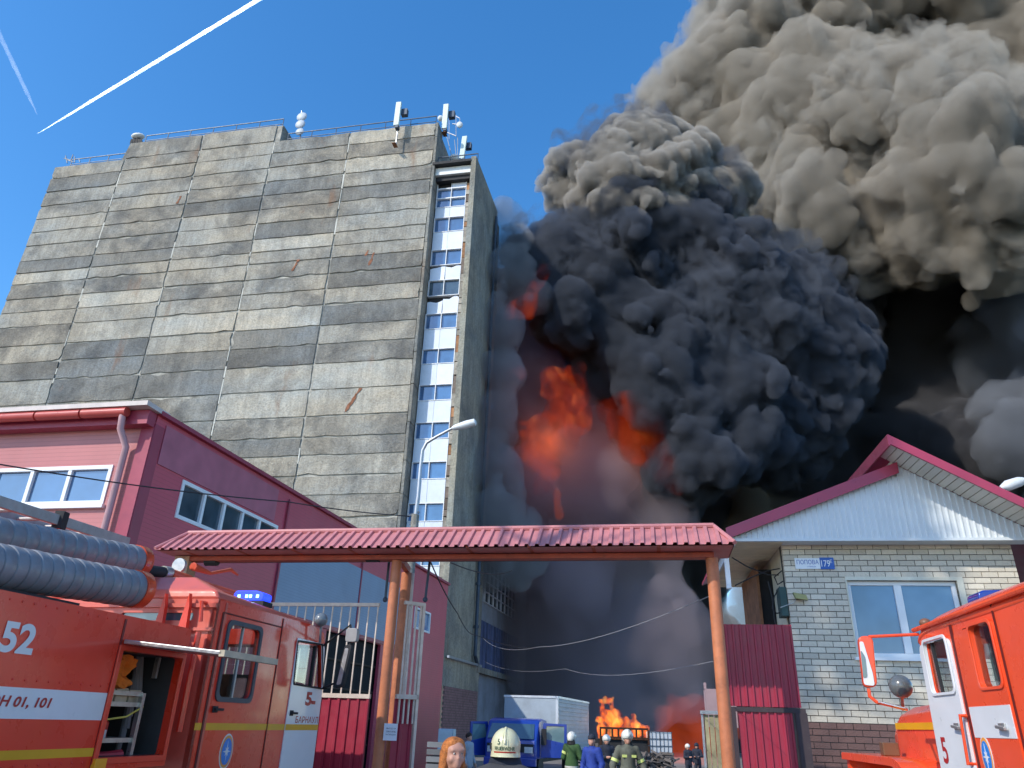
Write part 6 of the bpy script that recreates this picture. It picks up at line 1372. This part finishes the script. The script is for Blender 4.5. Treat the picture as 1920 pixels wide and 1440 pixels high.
K = len(prof); m.add(V, [(i * K + j, i * K + (j + 1) % K, (i + 1) * K + (j + 1) % K, (i + 1) * K + j) for i in range(3) for j in range(K)] + [tuple(range(K)), tuple(3 * K + j for j in range(K))[::-1]])
m.build('cab', BLU, tk, bevel=.03)
def wsp(a, t, o=.02): return FK.W(a, (zwin0 + .02) * (1 - t) + (zr - .16) * t, (.04 * (1 - t) - .33 * t) + o)
m = MB(); q = [wsp(-CW + .1, .02), wsp(CW - .1, .02), wsp(CW - .16, .98), wsp(-CW + .16, .98)]; q2 = [p - FK.n * .015 for p in q]; m.add(q2 + q, [(0, 3, 2, 1), (4, 5, 6, 7), (0, 1, 5, 4), (1, 2, 6, 5), (2, 3, 7, 6), (3, 0, 4, 7)]); m.build('windscreen', M_glass('tinted_windscreen', (.03, .07, .10), 2.0, .05), tk)
m = MB(); m.box(FK, -CW + .1, CW - .1, zwin0 - .42, zwin0 - .14, .03, .06); m.build('grille', BLK, tk)
for a in (-.72, .72): m = MB(); m.box(FK, a - .16, a + .16, .95, 1.15, .03, .07); m.build('headlight', M('headlight_lens', (.6, .62, .62), .15, coat=.6), tk)
m = MB(); m.box(FK, -CW, CW, .5, .78, -.1, .12); m.build('bumper', BLU, tk, bevel=.03)
def kdoor(hinge_a, hinge_w, ang, sgn, label):
    h_ = FK.W(hinge_a, 0, hinge_w); Fd = Frame(None, h_, ang); L = .98 
    z0, z1 = .8, zr - .12; win = [(.1, zwin0 + .05), (L - .1, zwin0 - .08), (L - .1, z1 - .1), (.22, z1 - .1)]
    out = [(0, z0), (L, z0), (L, z1 - .02), (.1, z1), (0, zwin0 + .1)]
    if sgn < 0: out = [(-a, z) for a, z in out]; win = [(-a, z) for a, z in win]
    mm = MB(); mm.plate(Fd, out, [win], -.06, .0); d_ = mm.build('door', BLU, tk, bevel=.01, label=label)
    mm = MB(); mm.prism(Fd, win, -.035, -.025); mm.build('window', M_glass('door_glass', (.12, .2, .22), 1.9, .05), tk, parent=d_)
    mm = MB(); c_ = Fd.W((.12 if sgn > 0 else -.12), z1 - .35, .12); Fm = Frame(None, Vector((c_.x, c_.y, 0)), ang); mm.prism(Fm, rpoly([(-.1, z1 - .75), (.1, z1 - .75), (.1, z1 - .2), (-.1, z1 - .2)], .05), -.04, .04); mm.build('mirror', BLK, tk, parent=d_)
kdoor(CW + .02, -.55, -17 + 12, 1, 'open blue door with its window on the right')
kdoor(-CW - .02, -.55, -17 + 62, -1, 'open blue door swung forward on the left')
# arches, wheels, bed
for a in (-CW + .14, CW - .14):
    Fw_ = Frame(None, FK.W(a, 0, -.75), -17 + 90)
    m = MB(); m.tube([FK.W(a - .13, .42, -.75), FK.W(a + .13, .42, -.75)], .42, 20); m.build('wheel', BLK, tk, smooth=True)
    m = MB(); m.tube([FK.W(a - .13, .45, -5.9), FK.W(a + .13, .45, -5.9)], .45, 20); m.build('wheel', BLK, tk, smooth=True)
BX0, BX1 = -2.0, -8.6
bz1 = FK.px(995, 1307, BX0)[1]; BHW = 1.16; bx = thing('x', (0, 0, 0), 'x', 'x'); bpy.data.objects.remove(bx)
print('box top', bz1, FK.px(945, 1350, BX0), FK.px(1045, 1350, BX0))
bc0 = (FK.px(945, 1350, BX0)[0] + FK.px(1045, 1350, BX0)[0]) / 2; BHW = (FK.px(1045, 1350, BX0)[0] - FK.px(945, 1350, BX0)[0]) / 2
m = MB(); m.box(FK, bc0 - BHW, bc0 + BHW, .95, bz1, BX1, BX0); m.build('box_body', BOXP, tk)
WT = M('box_trim', (.6, .64, .68), .4, .3)
m = MB(); m.box(FK, bc0 - BHW - .03, bc0 + BHW + .03, bz1 - .02, bz1 + .06, BX0 - .1, BX0 + .03); m.box(FK, bc0 + BHW - .06, bc0 + BHW + .03, .95, bz1 - .02, BX0 - .1, BX0 + .03); m.box(FK, bc0 + BHW - .03, bc0 + BHW + .04, bz1 - .02, bz1 + .06, BX1, BX0 - .1); m.build('edge_trim', WT, tk)
FKS = Frame(None, FK.W(bc0 + BHW, 0, BX0), -17 + 90)
k = 0; z = 1.0
while z < bz1 - .08: m = MB(); m.box(FKS, .05, 6.5, z, z + .085, .0, .03); m.build('side_rib', BOXP, tk); z += .16
m = MB(); m.box(FK, -CW + .2, CW - .2, .6, .94, BX1, -1.5); m.build('chassis', BLK, tk)
# ================================================================ ground fire and clutter behind the gate
FY = Frame((1170, 1380), 42, -5)
y0, y1 = FY.px(1126, 1380)[0], FY.px(1216, 1380)[0]; yz = FY.px(1170, 1366)[1]; yb = FY.px(1170, 1384)[1]
print('fire rack', y0, y1, yb, yz)
HOTW = M('charred_frame', (.05, .02, .01), .9)
rack = thing('burning_rack', FY.W((y0 + y1) / 2, 0, -.6), 'burning metal rack wrapped in bright orange flames left of the white containers', 'rack')
m = MB()
for z in (yb, yz): m.box(FY, y0, y1, z - .05, z + .05, -.05, .05); m.box(FY, y0, y1, z - .05, z + .05, -1.25, -1.15)
m.build('rails', HOTW, rack)
for k in range(9): m = MB(); a = y0 + (y1 - y0) * k / 8; m.box(FY, a - .05, a + .05, .0 if k % 4 == 0 else yb + .05, yz - .05, -.04, .04); m.build('post', HOTW, rack)
m = MB(); m.box(FY, y0 - .5, y1 + .3, 0, yb - .06, -1.3, -.1); m.build('dark_base', BLK, rack)
OF = M_flame('orange_flame', (.8, .08, .0), (1, .26, .02), (1, .6, .12), 2.4, 1.9, .8, (1, 1, .5), (.43, .49, .56, .68))
FS_ = []; rf_ = random.Random(4)
for x, top, r0 in ((1128, 1352, 4), (1133, 1318, 4.5), (1143, 1334, 5), (1150, 1326, 5), (1158, 1340, 6), (1167, 1346, 6), (1176, 1350, 5.5), (1184, 1346, 4), (1192, 1356, 5), (1201, 1361, 4.5), (1209, 1367, 3.5)):
    y = 1378; k_ = 0; ph = rf_.uniform(0, 6)
    while y > top:
        t = (1378 - y) / max(1, 1378 - top); FS_.append((x + 3.5 * math.sin(ph + t * 4) * t, y, 43.6 + .3 * math.sin(ph + 2 * t), max(1.1, r0 * (1 - .72 * t)))); y -= 3.2
FS_ += [(1141, 1317, 43.6, 2.6), (1146, 1314, 43.6, 1.8), (1137, 1314, 43.6, 2.2)]
flame('flame', FS_, .06, [(.6, .40), (.3, .28), (.15, .14)], 9, OF, 'tall ragged orange flames rising from the burning rack in the yard', smooth=.12)
GLOWM = M_flame('low_glow', (.30, .035, .01), (.6, .10, .035), (.9, .24, .08), .13, .30, .0, (1, 1, .5), (.25, .45, .6, .8))
flame('flame', [(1268,1400,52,22),(1290,1420,52,30),(1325,1400,52,30),(1272,1372,52,14),(1330,1360,53,20),(1300,1390,53,24)], .3, [(4, 1.8), (1.8, 1.2), (.8, .6)], 10, GLOWM, 'dull orange glow of fire low on the right behind the distant firefighters', smooth=2.5)
WPL = M('white_container_plastic', (.5, .53, .56), .5, var=.1, dirt=.3)
for r in range(1):
    for k in range(2):
        a, z = FY.px(1228 + 22 * k, 1412); z1 = FY.px(1228, 1372)[1]; c = thing('liquid_container', FY.W(a, 0, 0), 'white caged liquid container, %s of the two right of the burning rack' % ('left one' if k == 0 else 'right one'), 'container')
        m = MB(); m.box(FY, a - .31, a + .31, z, z1, -1.0, 0); m.build('tank', WPL, c, bevel=.05)
        m = MB()
        for j in range(4): m.box(FY, a - .32 + j * .2, a - .3 + j * .2, z, z1, .0, .03)
        for j in range(4): m.box(FY, a - .33, a + .33, z + (z1 - z) * j / 3 - .015, z + (z1 - z) * j / 3 + .015, .03, .05)
        m.build('cage', STEEL, c)
        m = MB(); m.box(FY, a - .33, a + .33, 0, z, -1.0, .05); m.build('base', BLK, c)
rj = random.Random(5); m = MB()
for k in range(170):
    x = rj.uniform(1085, 1262); a = FY.px(x, 1420)[0]; z = rj.uniform(.02, .85) ; p = FY.W(a, z, rj.uniform(.2, 1.0)); d = Vector((rj.gauss(0, 1), rj.gauss(0, .5), rj.gauss(0, .4))).normalized() * rj.uniform(.1, .4); m.bar(p - d, p + d, rj.uniform(.03, .14), rj.uniform(.03, .12))
o = m.build('scrap_heap', M('scrap', (.14, .12, .11), .8, var=.6, scale=2.5)); tag(o, 'tangled dark scrap heap below the burning rack and containers', 'scrap heap', kind='stuff')
FP2 = Frame((1333, 1380), 16, -11)
a0, a1 = FP2.px(1320, 1380)[0], FP2.px(1346, 1380)[0]; zt_ = FP2.px(1333, 1338)[1]
wf2 = thing('board_fence', FP2.W(a0, 0), 'short pale weathered board fence end behind the right gate post', 'fence')
for k in range(3): m = MB(); m.box(FP2, a0 + .02 + k * .1, a0 + .105 + k * .1, 0, zt_ - .02, -.03, .0 + .01 * (k % 2)); m.build('board', M('weathered_board', (.30, .27, .16), .85, var=.3, scale=5, rand=.2), wf2)
m = MB(); m.box(FP2, a0 - .04, a1 + .05, zt_ - .01, zt_ + .05, -.06, .06); m.box(FP2, a0 - .03, a0 + .01, 0, zt_ - .012, -.03, .03); m.build('frame', GALV, wf2)
pb_ = FP2.off(0, -1); q0_, q1_ = pb_.px(1325, 1333), pb_.px(1350, 1292); m = MB(); m.box(pb_, q0_[0], q1_[0] + .3, q0_[1] - .3, q1_[1], -.6, 0); m.box(pb_, q0_[0] - .02, q0_[0] + .03, q1_[1], q1_[1] + .12, -.1, 0)
solo('pink_slab', m, M('pinkish_plaster', (.35, .25, .27), .9), pb_.W(q0_[0], q0_[1], 0), 'small pinkish slab peeking out left of the right gate post', 'slab')
# cabinet and crates by the plinth
FC = Frame((835, 1400), 24, -11); a0, z1 = FC.px(822, 1366); a1, z0 = FC.px(848, 1405)
cb_ = thing('utility_cabinet', FC.W((a0 + a1) / 2, 0, -.2), 'pale blue-grey utility cabinet against the purple brick plinth', 'cabinet')
m = MB(); m.box(FC, a0, a1, .9, z1, -.35, 0); m.build('body', M('pale_cabinet_paint', (.34, .45, .52), .5, dirt=.2), cb_, bevel=.02); m = MB(); m.box(FC, a0 + .03, a1 - .03, .95, z1 - .04, .001, .015); m.build('door', M('pale_cabinet_door', (.38, .5, .57), .5), cb_); m = MB(); m.box(FC, a0 + .05, a1 - .05, 0, .9, -.3, -.05); m.build('stand', STEEL, cb_)
FC2 = Frame((825, 1425), 20, -11); a0, z1 = FC2.px(800, 1408); a1, _z1 = FC2.px(850, 1408)
cr = thing('slatted_crate', FC2.W((a0 + a1) / 2, 0, -.3), 'grey slatted crate low down beside the burgundy gate stile', 'crate')
for k in range(9): m = MB(); m.box(FC2, a0, a1, .05 + k * .16, .17 + k * .16, -.03, 0); m.build('slat', M('grey_slat', (.16, .17, .18), .8, rand=.2), cr)
m = MB(); m.box(FC2, a0 + .02, a1 - .02, 0, z1 - .1, -.8, -.04); m.build('core', BLK, cr)
# ================================================================ street lamps
LMP = M('lamp_grey', (.42, .44, .46), .4, .5, var=.15)
FLp = Frame((782, 1000), 19, -11)
def L_(x, y, w=0.0): return FLp.W(*FLp.px(x, y, w), w)
lp = thing('street_lamp', FLp.W(FLp.px(778, 1000)[0], 0), 'grey curved-arm street lamp standing behind the canopy in front of the stair windows', 'street lamp', 'street lamps')
b_ = L_(779, 965); m = MB(); m.tube([Vector((b_.x, b_.y, 0)), b_], [.14, .1], 12); m.build('pole', CONC2, lp, smooth=True)
m = MB(); pts = [L_(779, 968), L_(784, 930), L_(788, 880), L_(792, 845), L_(800, 830), L_(820, 818), L_(850, 802)]; m.tube(pts, [.055, .05, .045, .045, .045, .04, .035], 10); m.build('arm', LMP, lp, smooth=True)
m = MB(); p0_, p1_ = L_(848, 803), L_(893, 791); d = (p1_ - p0_); m.tube([p0_, p0_ + d * .15, p0_ + d * .6, p0_ + d * .95, p1_], [.05, .08, .11, .1, .04], 12); m.build('lamp_head', M('lamp_head_white', (.66, .68, .68), .35), lp, smooth=True)
m = MB(); m.bar(L_(764, 968), L_(786, 960), .05, .05); m.tube([L_(770, 985), L_(777, 962)], .03); m.build('bracket', STEEL, lp)
FL2 = Frame((1900, 905), 21, -11); L2 = lambda x, y: FL2.W(*FL2.px(x, y), 0)
lp2 = thing('street_lamp', FL2.W(FL2.px(1990, 1000)[0], 0), 'white street lamp head poking above the right end of the house roof', 'street lamp', 'street lamps')
m = MB(); p0_, p1_ = L2(1920, 900), L2(1876, 915); d = p1_ - p0_; m.tube([p0_, p0_ + d * .2, p0_ + d * .7, p1_], [.07, .12, .13, .05], 12); m.build('lamp_head', M('lamp_head_white', (.66, .68, .68), .35), lp2, smooth=True)
e_ = L2(1990, 900); m = MB(); m.tube([p0_, L2(1960, 895), e_, Vector((e_.x, e_.y, 0))], [.04, .05, .07, .1], 10); m.build('pole', LMP, lp2, smooth=True)
# ================================================================ wires
def wire(pts, r, mat, label):
    P_ = []
    for i in range(len(pts) - 1):
        a, b = pts[i], pts[i + 1]; sag = (b - a).length * .012
        for k in range(12): t = k / 12; P_.append(a.lerp(b, t) - Vector((0, 0, 4 * sag * t * (1 - t))))
    P_.append(pts[-1]); mm = MB(); mm.tube(P_, r, 5); solo('wire', mm, mat, pts[0], label, 'wire')
WB = M('black_cable', (.02, .02, .025), .6); WW = M('pale_cable', (.36, .36, .38), .6)
wire([at_d(-40, 864, 15), at_d(540, 941, 17.5), L_(768, 968)], .014, WB, 'black overhead wire crossing the burgundy hall to the street lamp')
wire([at_d(1330, 1118, 10.9), at_d(1010, 1213, 24), at_d(905, 1196, 52)], .006, WW, 'pale wire rising from the yard to the right gate post')
wire([at_d(1337, 1240, 10.8), at_d(1060, 1254, 26), at_d(905, 1238, 52)], .004, WW, 'thin pale wire stretched low across the gateway smoke')
wire([at_d(808, 1055, 11.8), at_d(858, 1150, 16), at_d(890, 1190, 26), at_d(1000, 1215, 34)], .012, WB, 'black cable dropping from the canopy towards the drain pipe')
wire([at_d(845, 1055, 20), at_d(960, 1070, 40)], .02, WB, 'black cable just under the canopy in front of the grey wall')
# ================================================================ contrails
def M_ice(name, al):
    m, nt, bs = new_mat(name); nt.nodes.remove(bs); o = nt.nodes['Material Output']
    d = nd(nt, 'ShaderNodeBsdfDiffuse'); d.inputs[0].default_value = (.95, .96, .98, 1); t = nd(nt, 'ShaderNodeBsdfTranslucent'); t.inputs[0].default_value = (.95, .96, .98, 1); tr_ = nd(nt, 'ShaderNodeBsdfTransparent')
    ad = nd(nt, 'ShaderNodeAddShader'); lk(nt, d.outputs[0], ad.inputs[0]); lk(nt, t.outputs[0], ad.inputs[1])
    n = noise(nt, coords(nt), .02, 4); f = rampn(nt, n, [(.3, (al * .6,) * 3), (.6, (al,) * 3)]); mx = nd(nt, 'ShaderNodeMixShader'); lk(nt, f, mx.inputs[0]); lk(nt, tr_.outputs[0], mx.inputs[1]); lk(nt, ad.outputs[0], mx.inputs[2]); lk(nt, mx.outputs[0], o.inputs[0]); return m
def contrail(label, p, q, r0, r1, alt, dens, sep):
    def at_alt(x, y): d = ray(x, y); return CAM + d * ((alt - CAM_H) / d.z)
    a, b = at_alt(*p), at_alt(*q); side = (b - a).cross(Vector((0, 0, 1))).normalized(); mm = MB()
    for sg in ((-1, 1) if sep else (0,)):
        pts, rs = [], []
        for k in range(41):
            t = k / 40; pts.append(a.lerp(b, t) + side * sg * sep * min(1, t * 3 + .1) + side * mnoise.noise(Vector((t * 30, sg, 0))) * r0 * .4); rs.append((r0 + (r1 - r0) * t) * min(1, .15 + t * 5) * (1 + .3 * mnoise.noise(Vector((t * 25, sg + 5, 0)))))
        mm.tube(pts, rs, 10)
    o = mm.build('contrail', M_ice('ice_trail', min(.9, dens * 9)), smooth=True); tag(o, label, 'contrail', kind='stuff'); return o
contrail('bright white double contrail running up to the top edge left of centre', (70, 251), (640, -95), 2.6, 4.6, 3000, .065, 4.6)
contrail('faint older contrail at the far left edge of the sky', (70, 215), (-60, -60), 9, 12, 3000, .008, 0)
# low building line far behind the trucks and the shaded yard side

# added tree, unseen, its crown sized and placed to throw shade on the gatehouse
shade = Vector((5.2, 14, 5.6)) + to_sun * 25
tr = thing('added_shade_tree', (shade.x, shade.y, 0), 'added tree left of the yard, outside the frame, put there to shade the gatehouse', 'tree')
rt_ = random.Random(11); m = MB(); tb_ = Vector((shade.x, shade.y, 0)); top_ = shade + Vector((0, 0, 2.5))
m.tube([tb_, tb_.lerp(top_, .3) + Vector((.15, 0, 0)), tb_.lerp(top_, .7) - Vector((.1, .1, 0)), top_], [.26, .2, .12, .03], 10)
for k in range(26):
    p = tb_.lerp(top_, rt_.uniform(.6, .97)); d = Vector((rt_.gauss(0, 1), rt_.gauss(0, 1), rt_.uniform(.1, .8))).normalized(); L_2 = rt_.uniform(1.2, 2.8); m.tube([p, p + d * L_2 * .5 + Vector((0, 0, .1)), p + d * L_2 + Vector((0, 0, .5))], [.06, .035, .01], 6)
m.build('trunk', M('tree_bark', (.16, .12, .09), .9, bmp=.5), tr, smooth=True)
m = MB()
for k in range(5200):
    d = Vector((rt_.gauss(0, 1), rt_.gauss(0, 1), rt_.gauss(0, 1))).normalized() * (rt_.random() ** .4); c_ = shade + Vector((d.x * 2.7, d.y * 2.7, d.z * 3.0)); a = Vector((rt_.gauss(0, 1), rt_.gauss(0, 1), rt_.gauss(0, 1))).normalized(); b = a.orthogonal().normalized()
    m.add([c_ - a * .16, c_ + b * .1, c_ + a * .16, c_ - b * .1], [(0, 1, 2, 3)])
m.build('crown', M('foliage', (.06, .10, .03), .7, var=.4), tr, fix=False)['kind'] = 'stuff'
